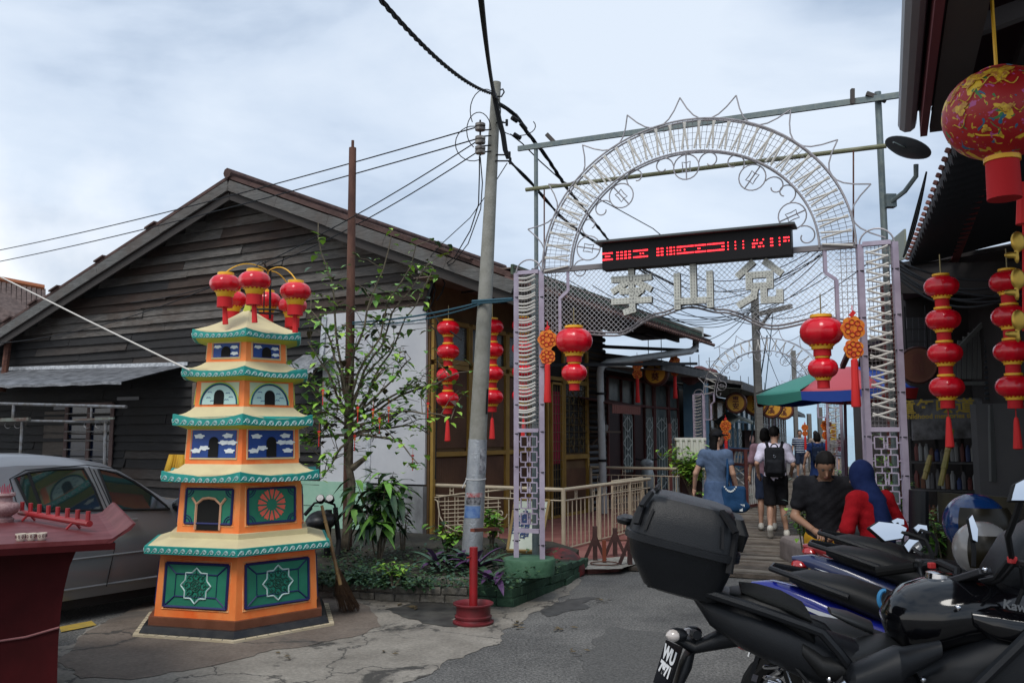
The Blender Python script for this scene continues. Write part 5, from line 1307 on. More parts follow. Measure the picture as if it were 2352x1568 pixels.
for i,(x,y) in enumerate(((857,940),(893,935),(948,1045),(983,925),(742,895),(733,990),(815,1000),(822,935),(872,960))):
 if first is None:
  e_=empty('red_charm', (0,0,0)); mb=MB(); mb.tube([(0,0,.10),(0,0,-.02)],.002,4); mb.box((0,0,-.04),(.022,.010,.035)); mb.build('charm', mat('charm_orange', (.5,.12,.01),.6),e_,local=True,smooth=0)
  mb=MB(); mb.box((0,0,-.005),(.032,.014,.02)); mb.tube([(0,0,-.06),(0,0,-.18)],[.004,.006],5); mb.build('tassel', m_tas,e_,local=True,smooth=0); first=e_; o=e_
 else: o=copy_tree(first)
 o.location=tp(x,y,10.3); tag(o,'red and gold charm hung in the tree, '+['left of the metal panel seam', 'above the panel seam foot', 'lowest of all near the panel edge', 'beside the yellow door post', 'against the dark wall by the pagoda roof', 'left of the mast above the old motorbike', 'on the mast at trunk fork', 'just right of the mast top tangle', 'between the trunk and the panel seam'][i],'charm', 'red charms hung in the tree')
# OLD MOTORBIKE BEHIND THE PAGODA, BROOM
ob=empty('old_motorbike', G(745,1300),'old black motorbike with two round clocks half hidden behind the pagoda', 'motorcycle'); Y=10.3
mb=MB(); q=P(738,1195,Y); add_sdf(mb,lambda p: smin(sd_ell(p,(q.x,q.y,q.z),(.17,.28,.12)),sd_ell(p,(q.x-.12,q.y+.1,q.z-.1),(.15,.3,.1)),.05),(q.x-.4,q.y-.4,q.z-.3),(q.x+.3,q.y+.5,q.z+.2),.03); mb.build('tank', mat('dusty_black', (.014,.014,.016),.45),ob)
for x in (735,757):
 c=P(x,1143,Y-.3); mb=MB(); mb.M=Matrix.Translation(c) @ Matrix.Rotation(R(60),4,'X'); mb.lathe([(.0,.0),(.045,.0),(.05,-.01),(.048,-.06)],16); g_=mb.build('gauge', m_black,ob); mb=MB(); mb.M=Matrix.Translation(c) @ Matrix.Rotation(R(60),4,'X'); mb.lathe([(0,.004),(.040,.003)],16); mb.build('dial', mat('dial_pale', (.12,.13,.14),.3),g_)
mb=MB(); mb.tube([P(708,1172,Y-.2),P(722,1155,Y-.2),P(745,1150,Y-.2),P(768,1158,Y-.2),P(775,1180,Y-.2)],.014,6); mb.tube([P(700,1182,Y-.2),P(715,1165,Y-.2)],.022,8); mb.build('handlebar', m_black,ob)
mb=MB(); mb.tube([P(770,1165,Y),P(778,1240,Y),P(772,1305,Y-.3)],.03,8); mb.tube([P(755,1170,Y),P(750,1300,Y)],.04,8); mb.build('fork', m_black,ob)
mb=MB(); c=G(715,1300)+ZZ*.29; mb.tube([c+Vector((.10*math.sin(t)*0,.29*math.cos(t),.29*math.sin(t))) for t in np.linspace(0,6.283,25)[:-1]],.05,8,closed=True); mb.build('wheel', m_black,ob)
br=empty('broom', G(800,1405),'coconut rib broom with a bamboo handle leaning beside the pagoda', 'broom')
a,b_=P(739,1160,7.95),P(782,1342,7.95)
mb=MB(); mb.tube([a,a.lerp(b_,.33),a.lerp(b_,.66),b_],[.014,.0155,.0155,.017],8)
for t in (.2,.42,.64,.85): q=a.lerp(b_,t); mb.tube([q,q-ZZ*.012],.0185,8)
mb.build('handle', mat('bamboo', (.24,.15,.055),.6,col2=(.12,.07,.03),scale=7),br)
mb=MB(); r=random.Random(9); c0=b_+(b_-a).normalized()*-.10
for i in range(170):
 t=r.uniform(-1,1); t2=r.uniform(-1,1); e2=G(803+24*t,1403+7*t2,.0)+ZZ*r.uniform(.0,.05); s_=c0+Vector((r.gauss(0,.008),r.gauss(0,.008),r.uniform(-.04,.05))); m_=s_.lerp(e2,.5)+Vector((-.01,0,.0))+Vector((.02*t,0,0)); mb.tube([s_,m_,e2],[.004,.003,.0018],3)
mb.build('bristles', mat('broom_rib', (.13,.075,.04),.85,col2=(.07,.04,.025),scale=20),br,smooth=0)
mb=MB(); q=c0.lerp(G(800,1400),.12); mb.tube([q+Vector((.025*math.cos(t),.025*math.sin(t),0)) for t in np.linspace(0,6.28,12)],.006,5); mb.build('binding', mat('tan_binding', (.4,.25,.1),.7),br)
# RED POST IN A WHEEL RIM
c=G(1087,1431); rp=empty('red_post', c,'red steel pipe standing in a red painted car wheel rim', 'bollard')
m_rp=mat('red_gloss_paint', (.30,.008,.012),.45,col2=(.22,.012,.014),scale=5,bump=.15); m_rd=mat('dark_red_rim', (.17,.012,.018),.5,col2=(.10,.012,.014),scale=6,bump=.3)
mb=MB(); mb.tube([c+ZZ*.07,c+ZZ*.66],.037,16); mb.tube([c+Vector((-.02,-.03,.58)),c+Vector((-.06,-.05,.575))],.006,5); mb.build('pipe', m_rp,rp)
mb=MB(); mb.lathe([(.175,0),(.182,.012),(.182,.022),(.160,.030),(.156,.045),(.164,.055),(.164,.070),(.152,.078),(.150,.140),(.156,.155),(.178,.166),(.180,.178),(.172,.182),(.162,.172),(.145,.15),(.14,.1),(0,.09)],36,c); mb.build('wheel_rim', m_rd,rp,smooth=50)
# CREAM RAILINGS
m_cr=mat('cream_rail', (.50,.43,.31),.5,col2=(.42,.35,.25),scale=5)
def railing(label,p0,p1,h,n,top2=True,hs=(),base=.10,group='cream railings round the terrace', posts=(0,1),start=None):
 e_=empty('railing', p0,label,'railing', group); d=(p1-p0); L_=d.length; d=d/L_
 mb=MB(); mb.tube([p0+ZZ*h,p1+ZZ*h],.027,8); mb.build('top_rail', m_cr,e_)
 for t in posts: q=p0.lerp(p1,t); mb=MB(); mb.tube([q,q+ZZ*h],.030,8); mb.build('post', m_cr,e_)
 mb=MB(); mb.tube([p0+ZZ*base,p1+ZZ*base],.012,5); mb.tube([p0+ZZ*(h-.15),p1+ZZ*(h-.15)],.012,5)
 for i in range(1,n): q=p0.lerp(p1,i/n); mb.tube([q+ZZ*base,q+ZZ*(h-.15)],.0085,5)
 for t in hs:
  q=p0.lerp(p1,t)
  for s_ in (-.03,.03): mb.tube([q+d*s_+ZZ*(h-.15),q+d*s_+ZZ*h],.008,5)
  mb.tube([q-d*.03+ZZ*(h-.075),q+d*.03+ZZ*(h-.075)],.008,5)
 mb.build('bars', m_cr,e_,smooth=30); return e_
rA,rB=G(985,1252),G(1295,1277); rC=Vector((rB.x,rB.y,0))+VV*3.45; rD=rC+VV*.5
railing('cream railing running from the grey panel behind the pole to the corner post', rA,rB,.90,13,hs=(.18,.45,.64))
railing('cream railing running back along the walkway from the corner post', rB,rC,.90,24,hs=(.12,.3,.42,.62),posts=(.36,.72))
g0=HS(5.9,0,0); g0.z=0; railing('back cream railing closing the terrace under the white downpipe', HS(5.8,.07,.1),HS(5.8,.07,2.55),.92,16,hs=(.1,.3))
q0=HS(5.8,.07,2.55); railing('short cream railing by the leafy shrub at the terrace corner', q0,q0+VV*1.7,.86,9)
gt=empty('cream_gate', rC,'open cream gate of welded bars behind the walkway railing', 'gate'); e0=Vector((rB.x,rB.y,0))+VV*2.05-U*.12; e1=e0+VV*1.35
mb=MB()
for z in (.12,.92): mb.tube([e0+ZZ*z,e1+ZZ*z],.018,6)
for q in (e0,e1): mb.tube([q+ZZ*.05,q+ZZ*.93],.022,6)
gf=mb.build('gate_frame', m_cr,gt); mb=MB()
for i in range(1,12): q=e0.lerp(e1,i/12); mb.tube([q+ZZ*.12,q+ZZ*.92],.008,4)
for z in (.25,.4,.55,.68,.76,.84): mb.tube([e0+ZZ*z,e1+ZZ*z],.007,4)
mb.build('gate_bars', m_cr,gt)
bt=empty('boat_grille', G(1010,1262),'cream welded grille shaped like a boat leaning behind the pole', 'grille'); YB=13.0
def bq(x,y): return V(x,y,Vector((rA.x,rA.y-.05,0)),U)
mb=MB(); mb.tube([bq(x,y) for x,y in ((985,1137),(1000,1142),(1060,1133),(1120,1128),(1170,1122))],.012,5); mb.tube([bq(x,y) for x,y in ((990,1142),(1005,1150),(1010,1185),(1022,1205),(1045,1218),(1090,1222),(1130,1212),(1150,1205))],.012,5)
for i in range(7):
 y=1152+i*9; xl=1008+i*3; mb.tube([bq(xl,y),bq(1100,y-4),bq(1150,y-7)],.008,4)
for x in (1022,1045,1068,1090,1112): mb.tube([bq(x,1140),bq(x,1216)],.007,4)
for (cx_,cy_,rr) in ((1062,1195,17),(1150,1180,15),(1030,1230,20)): mb.tube([bq(cx_+rr*(1-t*.11)*math.cos(t),cy_+rr*(1-t*.11)*math.sin(t)) for t in np.linspace(0,7.5,24)],.009,5)
mb.build('hull_grille', m_cr,bt)
lb_=empty('parking_board', G(1160,1290,.25),'leaning white board with sideways parking notice in a wooden frame', 'sign')
c4=[P(1166,1265,10.0),P(1240,1268,9.9),P(1262,1150,10.9),P(1184,1148,11.0)]
nrm_=((c4[1]-c4[0]).cross(c4[3]-c4[0])).normalized()
if nrm_.y>0: nrm_=-nrm_
mb=MB(); mb.prism(c4,-nrm_*.02); mb.build('board', mat('board_white', (.34,.38,.30),.6,col2=(.42,.45,.38),scale=3),lb_,smooth=0)
mb=MB()
for i in range(4): mb.bar(c4[i]+nrm_*.005,c4[(i+1) % 4]+nrm_*.005,.03,.035,up=nrm_)
mb.build('board_frame', mat('ochre_frame', (.20,.13,.04),.7),lb_,smooth=0)
up_=(c4[3]-c4[0]).normalized(); rt_=up_.cross(nrm_).normalized()
m_nv=mat('navy_text', (.02,.04,.12),.6)
for tx,sz,px,py in (('居民泊', .14,1188,1215),('PARKING ONLY', .085,1208,1208),('FOR RESIDENTS', .075,1218,1195)):
 p=c4[0]+(c4[1]-c4[0])*((px-1175)/85)+(c4[3]-c4[0])*.5
 text_mesh('lettering', tx,sz,.003,m_nv,lb_,p+nrm_*.006,-up_,up_.cross(-nrm_) if False else (-up_).cross(nrm_)*-1,off=.003)
mb=MB(); p=c4[0]+(c4[1]-c4[0])*.78+(c4[3]-c4[0])*.5; mb.tube([p+nrm_*.006+rt_*(.06*math.cos(t))+up_*(.18*math.sin(t)) for t in np.linspace(-1.5,2.6,14)],.012,5); mb.build('painted_arc', mat('olive_arc', (.15,.14,.03),.6),lb_)
mb=MB(); mb.bar(P(1085,1217,9.3),P(1142,1214,9.9),.05,.035); tag(mb.build('red_angle_bar', mat('orange_red_bar', (.20,.045,.02),.6,col2=(.12,.03,.02),scale=8),smooth=0),'orange red steel bar sticking out beside the silver painted pole', 'metal bar')
pp=empty('drain_pipe', P(1300,1290,10.9),'grey elbow drain pipe with a red tip next to the plinth', 'pipe')
mb=MB(); mb.tube([P(1225,1283,10.9),P(1296,1287,10.6),P(1301,1290,10.55),P(1302,1310,10.55)],.035,10); mb.build('elbow', mat('grey_pvc', (.20,.21,.215),.5),pp)
mb=MB(); mb.tube([P(1302,1308,10.55),P(1300,1322,10.55)],.037,10); mb.build('red_tip', m_rd,pp)
mb=MB(); mb.tube([P(930,1240,12.5),P(990,1248,12.3),P(1050,1256,12.1)],.035,8); tag(mb.build('grey_pipe', mat('grey_pvc', ())),'grey plastic pipe lying under the railing left of the pole', 'pipe')
mb=MB(); c=G(1283,1322); add_sdf(mb,lambda p: sd_ell(p,(c.x,c.y+.15,.05),(.33,.4,.26)),(c.x-.5,c.y-.4,0),(c.x+.5,c.y+.7,.4),.05); tag(mb.build('red_kerb_stone', mat('red_dark_stone', (.20,.022,.022),.7,col2=(.03,.02,.018),scale=5,bump=.4)),'dark kerb stone splashed with red paint right of the green plinth', 'stone')
m_ib=mat('brown_iron', (.040,.016,.014),.7,col2=(.075,.03,.025),scale=9); m_io=mat('orange_iron', (.22,.05,.02),.7)
def stand(label,x,y,y1,orange=False):
 b_=G(x,y,.08); e_=empty('iron_stand', b_,label,'iron stand', 'brown iron stands on the red cement'); h=P(x,y1,b_.y).z-.08
 mb=MB(); mb.box(b_+ZZ*h/2,(.055 if not orange else .045,.05,h)); mb.build('upright', m_io if orange else m_ib,e_,smooth=0)
 if not orange:
  mb=MB()
  for s_ in (-1,1): mb.bar(b_+ZZ*.30,b_+Vector((s_*.13,.0,-.0)),.035,.04)
  for s_ in (-1,): mb.bar(b_+ZZ*.30,b_+Vector((0,.15,0)),.03,.03)
  mb.build('foot', m_ib,e_,smooth=0)
 return e_
stand('leftmost brown iron stand in front of the cream railing', 1367,1285,1208); stand('middle brown iron stand behind the orange upright', 1413,1275,1212); stand('brown iron stand half hidden by the black top box', 1447,1295,1208); stand('orange iron upright on a ring between the brown stands', 1388,1290,1240,True)
mb=MB(); mb.tube([G(1388,1293,.09)+Vector((.17*math.cos(t),.15*math.sin(t),0)) for t in np.linspace(0,6.28,22)[:-1]],.008,5,closed=True); mb.tube([P(1365,1240,11.7),P(1450,1240,11.7)],.012,5); tag(mb.build('iron_rod_ring', m_rust),'rusty ring and rod linking the brown iron stands', 'iron ring')
# LANTERN STRINGS
def place_lantern(tmpl,x,y_top,Y,label,group,sc_=1.0,rz=0):
 o=copy_tree(tmpl,label=label,group=group); o.location=P(x,y_top,Y); o.scale=(sc_,)*3; o.rotation_euler=(0,0,rz); return o
s4,L4=lantern_top(4,.155,name='lantern_string', gap=.245,squash=.66)
Hs=(P(1030,728,12.9).z-P(1030,945,12.9).z); k4=Hs/(L4-.03)
s4.location=P(1030,728,12.9); s4.scale=(k4,)*3; tag(s4,'string of four red lanterns hanging left of the pole before the doors', 'lantern string', 'strings of four red lanterns')
place_lantern(s4,1131,725,12.6,'string of four red lanterns partly hidden just right of the pole', 'strings of four red lanterns', k4*.97,.5)
place_lantern(s4,1202,722,12.4,'string of four red lanterns seen through the left arch column', 'strings of four red lanterns', k4*.95,1.1)
Yr=6.9; kr=(P(2158,622,Yr).z-P(2158,930,Yr).z)/(L4-.03)
place_lantern(s4,2160,622,Yr,'string of four glossy red lanterns right of the right arch column', 'strings of four red lanterns', kr,.3)
kr2=(P(2310,608,6.6).z-P(2310,928,6.6).z)/(L4-.03)
place_lantern(s4,2312,610,6.6,'string of four glossy red lanterns near the right edge of the photo', 'strings of four red lanterns', kr2,.9)
s2,L2=lantern_top(2,[.195,.135],name='gate_lantern', tassel=False,gap=[.16,.27],squash=.70)
k2=(P(1318,741,8.6).z-P(1318,890,8.6).z)/(L2-.03); s2.location=P(1318,741,8.6); s2.scale=(k2,)*3; tag(s2,'double red lantern hanging below the left end of the mesh panel', 'lantern', 'double red lanterns on the arch')
k2b=(P(1885,715,7.6).z-P(1885,884,7.6).z)/(L2-.03); o=copy_tree(s2,label='larger double red lantern below the right end of the mesh panel'); o.location=P(1885,715,7.6); o.scale=(k2b,)*3; o.rotation_euler=(0,0,.3)
bl=empty('patterned_lantern', P(2295,262,3.75),'large red lantern printed with gold and coloured motifs at the top right', 'lantern'); rr=.235; c=P(2295,262,3.75)
mb=MB(); mb.M=Matrix.Translation(c); mb.lathe([(rr*max(.32,abs(math.sin(math.pi*j/16))**.9),-rr*.86*math.cos(math.pi*j/16)) for j in range(17)],48,lobes=0)
def motif_mat():
 m=bpy.data.materials.new('printed_lantern_red'); m.use_nodes=True; t=m.node_tree; b=t.nodes['Principled BSDF']; b.inputs['Roughness'].default_value=.5
 tcn=t.nodes.new('ShaderNodeTexCoord')
 def nz(s,d,loc):
  mp_=t.nodes.new('ShaderNodeMapping'); mp_.inputs['Location'].default_value=loc; t.links.new(tcn.outputs['Object'],mp_.inputs[0]); n=t.nodes.new('ShaderNodeTexNoise'); n.inputs['Scale'].default_value=s; n.inputs['Detail'].default_value=d; n.inputs['Distortion'].default_value=.8; t.links.new(mp_.outputs[0],n.inputs['Vector']); return n.outputs[0]
 last=None
 for (s,d,loc,a,b_,col) in ((9,2,(0,0,0),.60,.615,(.75,.48,.03)),(30,2,(3,1,0),.64,.66,(.55,.35,.03)),(17,2,(5,5,1),.655,.665,(.02,.12,.22)),(18,2,(2,8,4),.66,.67,(.05,.20,.06)),(24,2,(9,1,2),.66,.67,(.45,.08,.25))):
  r_=t.nodes.new('ShaderNodeValToRGB'); r_.color_ramp.elements[0].position=a; r_.color_ramp.elements[1].position=b_; t.links.new(nz(s,d,loc),r_.inputs[0])
  mx=t.nodes.new('ShaderNodeMixRGB'); t.links.new(r_.outputs[0],mx.inputs[0]); mx.inputs[2].default_value=(*col,1)
  if last is None: mx.inputs[1].default_value=(.36,.008,.010,1)
  else: t.links.new(last,mx.inputs[1])
  last=mx.outputs[0]
 t.links.new(last,b.inputs['Base Color']); return m
sh=mb.build('shade', motif_mat(),bl,smooth=60)
def onl(th,ph,o_=.004): # point on lantern; th azimuth around z (0 = towards camera), ph elevation
 a=-math.pi/2-.45+th; s_=math.cos(ph)**.9; return c+Vector(((rr*s_+o_)*math.cos(a),(rr*s_+o_)*math.sin(a),rr*.86*math.sin(ph)+o_*math.sin(ph)))
mb=MB(); rg=random.Random(6)
for (t0,p0,R_) in ((-.55,.62,.26),(-.02,.66,.30),(-.75,-.05,.16),(.05,-.25,.12),(-.35,-.62,.1)):
 pts=[]
 for i in range(18):
  a=2*math.pi*i/18; q=R_*(1+.35*math.sin(3*a+t0*9)+.15*math.sin(7*a)); pts.append(onl(t0+q*math.cos(a)*.9,p0+q*.75*math.sin(a)))
 cc_=onl(t0,p0,.006); k=len(mb.v); mb.add([cc_]+pts,[(0,1+i,1+(i+1) % 18) for i in range(18)])
for i in range(16):
 t0,p0=rg.uniform(-1.2,.9),rg.uniform(-.7,.7); pts=[onl(t0+j*.05,p0+.10*math.sin(j*.8+i)+j*.02,.004) for j in range(8)]; mb.tube(pts,.0028,4)
mb.build('gold_motif', mat('gold_print', (.70,.45,.03),.45,col2=(.42,.16,.03),scale=50,amt=.4),sh,smooth=0)
z0=c.z-rr*.86
mb=MB(); mb.lathe([(.055,z0+.03),(.075,z0+.015),(.075,z0-.02),(.07,z0-.02)],20,(c.x,c.y,0)); mb.build('collar', m_gold,bl)
mb=MB(); mb.lathe([(.068,z0-.015),(.070,z0-.19)],20,(c.x,c.y,0)); mb.build('skirt', m_red_sat,bl); mb=MB(); mb.tube([c+ZZ*rr*.8,c+ZZ*.6],.008,5); mb.build('cord', m_gold,bl)
gf=empty('gold_fish_string', P(2345,480,3.9),'string of gold fish charms hanging at the right edge', 'ornament')
for i,(x,y) in enumerate(((2338,555),(2338,640),(2340,735))):
 q=P(x,y,4.0); mb=MB(); add_sdf(mb,lambda p: smin(sd_ell(p,(q.x,q.y,q.z),(.035,.014,.05)),np.minimum(sd_ell(p,(q.x-.035,q.y,q.z-.065),(.035,.008,.016)),sd_ell(p,(q.x-.01,q.y,q.z-.075),(.012,.008,.03))),.012),(q.x-.09,q.y-.03,q.z-.12),(q.x+.06,q.y+.03,q.z+.07),.006); mb.build('gold_fish', mat('gold_metal', (.45,.28,.05),.35,.8),gf)
mb=MB(); mb.tube([P(2350,430,4.0),P(2350,760,4.0)],.004,4); mb.tube([P(2347,420,4),P(2349,515,4)],[.02,.03],8); mb.build('cord', m_tas,gf)
def orn(label,x,y0,Y,k=1.0,first=[None]):
 if first[0] is None:
  e_=empty('paper_ornament', (0,0,0),label,'ornament', 'orange paper ornaments with red tassels')
  r=random.Random(3); mb=MB()
  for (cz,R_) in ((-.17,.088),(-.34,.072)):
   pts=[(R_*(1.0+.16*abs(math.sin(3.5*a)))*math.cos(a),0,cz+R_*1.05*(1+.14*abs(math.sin(3.5*a)))*math.sin(a)) for a in np.linspace(0,6.283,29)[:-1]]; mb.prism([Vector(p)+Vector((0,.008,0)) for p in pts],(0,-.016,0))
  bo=mb.build('gourd', mat('orange_card', (.75,.27,.015),.6,col2=(.62,.10,.01),scale=22,amt=.5),e_,local=True,smooth=0)
  mb=MB()
  for (cz,R_) in ((-.17,.085),(-.34,.07)):
   for j in range(7): a=j*.9; mb.tube([(R_*.62*math.cos(a)+.022*math.cos(t),-.012,cz+R_*.62*math.sin(a)+.022*math.sin(t)) for t in np.linspace(0,6.28,9)[:-1]],.004,4,closed=True)
  mb.build('red_print', mat('red_print', (.45,.02,.01),.6),bo,local=True,smooth=0)
  mb=MB(); mb.box((0,0,-.05),(.03,.02,.05),rot=Matrix.Rotation(R(45),3,'Y')); mb.tube([(0,0,.02),(0,0,-.1)],.004,4); mb.build('knot', m_tas,e_,local=True,smooth=0)
  mb=MB(); mb.lathe([(.02,-.42),(.028,-.43),(.030,-.60),(.040,-.80),(.036,-.81)],10); mb.build('tassel', m_tas,e_,local=True); first[0]=e_; o=e_
 else: o=copy_tree(first[0],label=label)
 o.location=P(x,y0,Y); o.scale=(k,)*3; return o
orn('orange gourd shaped ornament with tassel at the left arch column', 1257,742,8.75,1.0); orn('orange gourd shaped ornament with tassel at the right arch column', 1957,707,7.35,1.05)
# ALTAR TABLE
al=empty('altar_table', G(60,1700),'dark red altar table with an upturned scroll end at the lower left', 'altar table')
m_al=mat('altar_red', (.030,.003,.0035),.7,spec=.1,col2=(.045,.004,.005),scale=3,bump=.1); m_at=mat('altar_top_red', (.085,.008,.009),.5,spec=.25,col2=(.15,.035,.038),scale=6,amt=.7)
HT=1.08; TL0,TR0=G(-260,1262,HT),G(236,1238,HT); TR1=G(205,1180,HT); TL1=G(-260,1172,HT)
mb=MB(); f=[TL0,TR0,TR1+Vector((.0,0,0)),TL1]
mb.prism([p-ZZ*.03 for p in f],ZZ*.03)
d=(TR0-TL0).normalized(); prof=[(0,0),(.05,.003),(.10,.018),(.14,.045),(.165,.078),(.150,.080),(.12,.052),(.09,.020),(.05,-.02),(0,-.03)]
pr2=[TR0+d*a+ZZ*b_ for a,b_ in prof]; mb.prism(pr2,TR1-TR0)
mb.build('table_top', m_at,al,smooth=0)
mb=MB(); fr=[p+(TR1-TR0)*-.02 for p in (TL0,TR0)]; mb.bar(TL0-ZZ*.045+Vector((0,.01,0)),TR0+d*.06-ZZ*.04+Vector((0,.01,0)),.03,.035); mb.build('edge_moulding', m_al,al,smooth=0)
pr=[(236-60,1262),(160,1300),(148,1350),(140,1400),(134,1470),(130,1600),(130,1760),(-300,1760),(-300,1262)]
yb=TR0.y+.06; a0=P(176,1262,yb); mb=MB(); pts=[P(x,y,yb) for x,y in pr]; mb.prism(pts,(TR1-TR0)*.8)
mb.build('apron_panel', m_al,al,smooth=0)
mb=MB(); mb.tube([P(x,y-0,yb-.012) for x,y in ((-60,1480),(60,1462),(136,1440))],.006,4); mb.build('crack_line', mat('chipped', (.25,.1,.1),.8),al)
tb=empty('incense_tube_rack', G(130,1210,HT),'red incense holder, a bar carrying eight short upright tubes on the altar', 'incense holder'); a,b_=G(45,1193,HT)+ZZ*.05,G(205,1222,HT)+ZZ*.05
mb=MB(); mb.tube([a,b_],.019,10); mb.build('bar', m_rp,tb)
for i in range(8): q=a.lerp(b_,.03+i*.135); mb=MB(); mb.tube([q,q+ZZ*.072],.014,8); mb.build('tube', m_rp,tb)
for t in (.15,.8): q=a.lerp(b_,t); mb=MB(); mb.tube([q,q+Vector((-.03,-.03,-.045))],.008,5); mb.tube([q,q+Vector((.03,.02,-.045))],.008,5); mb.build('leg', m_rp,tb)
first=None
for i,(x,lb) in enumerate(((47,'leftmost small patterned porcelain cup on the altar'),(71,'middle small patterned porcelain cup on the altar'),(95,'rightmost small patterned porcelain cup on the altar'))):
 if first is None:
  e_=empty('teacup', (0,0,0),lb,'cup', 'offering cups on the altar'); mb=MB(); mb.lathe([(.016,0),(.020,.004),(.024,.018),(.0275,.040),(.0255,.040),(.021,.016),(0,.012)],20); cb=mb.build('cup_body', mat('porcelain', (.62,.55,.45),.3),e_,local=True); mb=MB()
  for j in range(9):
   t=j*.698; mb.tube([(.0262*math.cos(t+.16*math.cos(w_)),.0262*math.sin(t+.16*math.cos(w_)),.026+.008*math.sin(w_)) for w_ in np.linspace(0,6.28,8)[:-1]],.0016,4,closed=True)
  mb.build('cup_pattern', mat('dark_red_pattern', (.10,.01,.02),.5),cb,local=True); first=e_; o=e_
 else: o=copy_tree(first,label=lb,rz=i)
 o.location=G(x,1242-i*1,HT)
q=G(0,1200,HT); ur=empty('incense_urn', q,'pinkish stone incense urn cut off by the left edge', 'urn'); mb=MB(); mb.lathe([(.07,0),(.075,.02),(.055,.035),(.09,.06),(.105,.09),(.095,.12),(.06,.135),(.055,.16),(.075,.175),(.07,.19),(0,.18)],28,q+Vector((-.02,.05,.0))); mb.build('urn_body', mat('pink_granite', (.22,.12,.12),.6,col2=(.34,.22,.21),scale=70,amt=.5),ur,smooth=50)
mb=MB()
for i in range(7): mb.tube([q+Vector((-.02+.006*i,.05,.15)),q+Vector((-.04+.012*i,.05,.23+.01*(i % 3)))],.003,4)
mb.build('incense_stick', mat('incense_red', (.3,.02,.05),.7),ur)
# HOUSES BEYOND, LEFT ROW
m_maroon=mat('maroon_frame', (.085,.018,.016),.6,col2=(.13,.035,.03),scale=5); m_dkred=mat('dark_red_panel', (.022,.008,.008),.6,col2=(.035,.012,.012),scale=3)
m_whg=mat('white_grille', (.42,.46,.44),.6); m_panew=mat('window_pane', (.16,.19,.18),.25,col2=(.08,.10,.10),scale=2); m_blk=mat('dark_wall', (.014,.013,.013),.8)
def facade(name,label,p0,d,L_,h,m_wall,m_frame,cols,roof_m,over=1.1,rz=3.2,slope=.28,m_soff=None,raise_=0.25,group=None,tilt=0):
 """house front starting at p0 running along d; n points to the walkway"""
 d=d.normalized(); n=Vector((d.y,-d.x,0)); e_=empty(name,p0,label,'house', group)
 def Q(q,z,o_=0.0): return Vector((p0.x,p0.y,0))+d*q+n*o_+ZZ*z
 mb=MB(); mb.prism([Q(0,0,-.02),Q(L_,0,-.02),Q(L_,h,-.02),Q(0,h,-.02)],-n*4); mb.build('wall', m_wall,e_,smooth=0)
 mb=MB(); a,b_=Q(-.1,rz,over),Q(L_+.1,rz,over); c,d2=Q(L_+.1,rz+slope*(over+4.5),-4.5),Q(-.1,rz+slope*(over+4.5),-4.5)
 mb.prism([a,b_,c,d2],ZZ*.06); rf=mb.build('roof', roof_m,e_,smooth=0)
 mb=MB()
 for i in range(int(L_/.3)): q=i*.3; mb.bar(Q(q,rz+.08,over),Q(q,rz+.08+slope*(over+4.5),-4.5),.06,.04)
 mb.bar(Q(-.1,rz-.04,over),Q(L_+.1,rz-.04,over),.04,.16); mb.build('roof_rib', roof_m,rf,smooth=0)
 mb=MB(); mb.prism([Q(0,rz-.10,over-.05),Q(L_,rz-.10,over-.05),Q(L_,rz+.0,0),Q(0,rz+.0,0)],ZZ*.015); mb.build('soffit', m_soff or m_soffit,e_,smooth=0)
 for (q0,q1,kind) in cols:
  z0=raise_; z1=h-.75
  if kind=='panel': mb=MB(); mb.prism([Q(q0,z0,.0),Q(q1,z0,.0),Q(q1,z1,.0),Q(q0,z1,.0)],n*.02); w_=mb.build('panel', m_dkred,e_,smooth=0)
  elif kind=='dark': mb=MB(); mb.prism([Q(q0,z0,.0),Q(q1,z0,.0),Q(q1,z1,.0),Q(q0,z1,.0)],n*.012); w_=mb.build('doorway', m_hole,e_,smooth=0)
  else:
   zs=z0+.55 if kind=='window' else z0
   mb=MB(); mb.prism([Q(q0,zs,.0),Q(q1,zs,.0),Q(q1,z1,.0),Q(q0,z1,.0)],n*.012); w_=mb.build('window' if kind=='window' else 'door', m_panew,e_,smooth=0)
   mb=MB(); mq=(q0+q1)/2; hw=(q1-q0)/2
   for i in range(5): q=q0+(q1-q0)*(i+.5)/5; mb.bar(Q(q,zs,.035),Q(q,z1-.25,.035),.016,.012,up=n)
   for cz in np.linspace(zs+.25,z1-.45,3):
    for s_ in (-1,1):
     mb.bar(Q(mq-hw*.8,cz,.04),Q(mq,cz+.18*s_,.04),.022,.012,up=n); mb.bar(Q(mq+hw*.8,cz,.04),Q(mq,cz+.18*s_,.04),.022,.012,up=n)
   mb.build('grille', m_whg,w_,smooth=0)
   if kind=='window': mb=MB(); mb.prism([Q(q0,z0,0),Q(q1,z0,0),Q(q1,zs,0),Q(q0,zs,0)],n*.02); mb.build('sill_panel', m_dkred,w_,smooth=0)
  mb=MB()
  for q in (q0,q1): mb.bar(Q(q,z0,.04),Q(q,h-.15,.04),.06,.05,up=n)
  for z in (z0,z1,h-.15): mb.bar(Q(q0+.03,z,.041),Q(q1-.03,z,.041),.05,.055)
  mb.build('frame', m_frame,w_,smooth=0)
  mb=MB(); mb.prism([Q(q0,z1,.0),Q(q1,z1,.0),Q(q1,h-.18,.0),Q(q0,h-.18,.0)],n*.012); mb.build('transom', m_panew,w_,smooth=0)
 mb=MB(); mb.prism([Q(-.1,0,0),Q(L_+.1,0,0),Q(L_+.1,0,over+.5),Q(-.1,0,over+.5)],ZZ*raise_); mb.build('porch', mat('porch_cement', (.17,.15,.14),.85,col2=(.24,.21,.19),scale=4),e_,smooth=0)
 return e_,Q
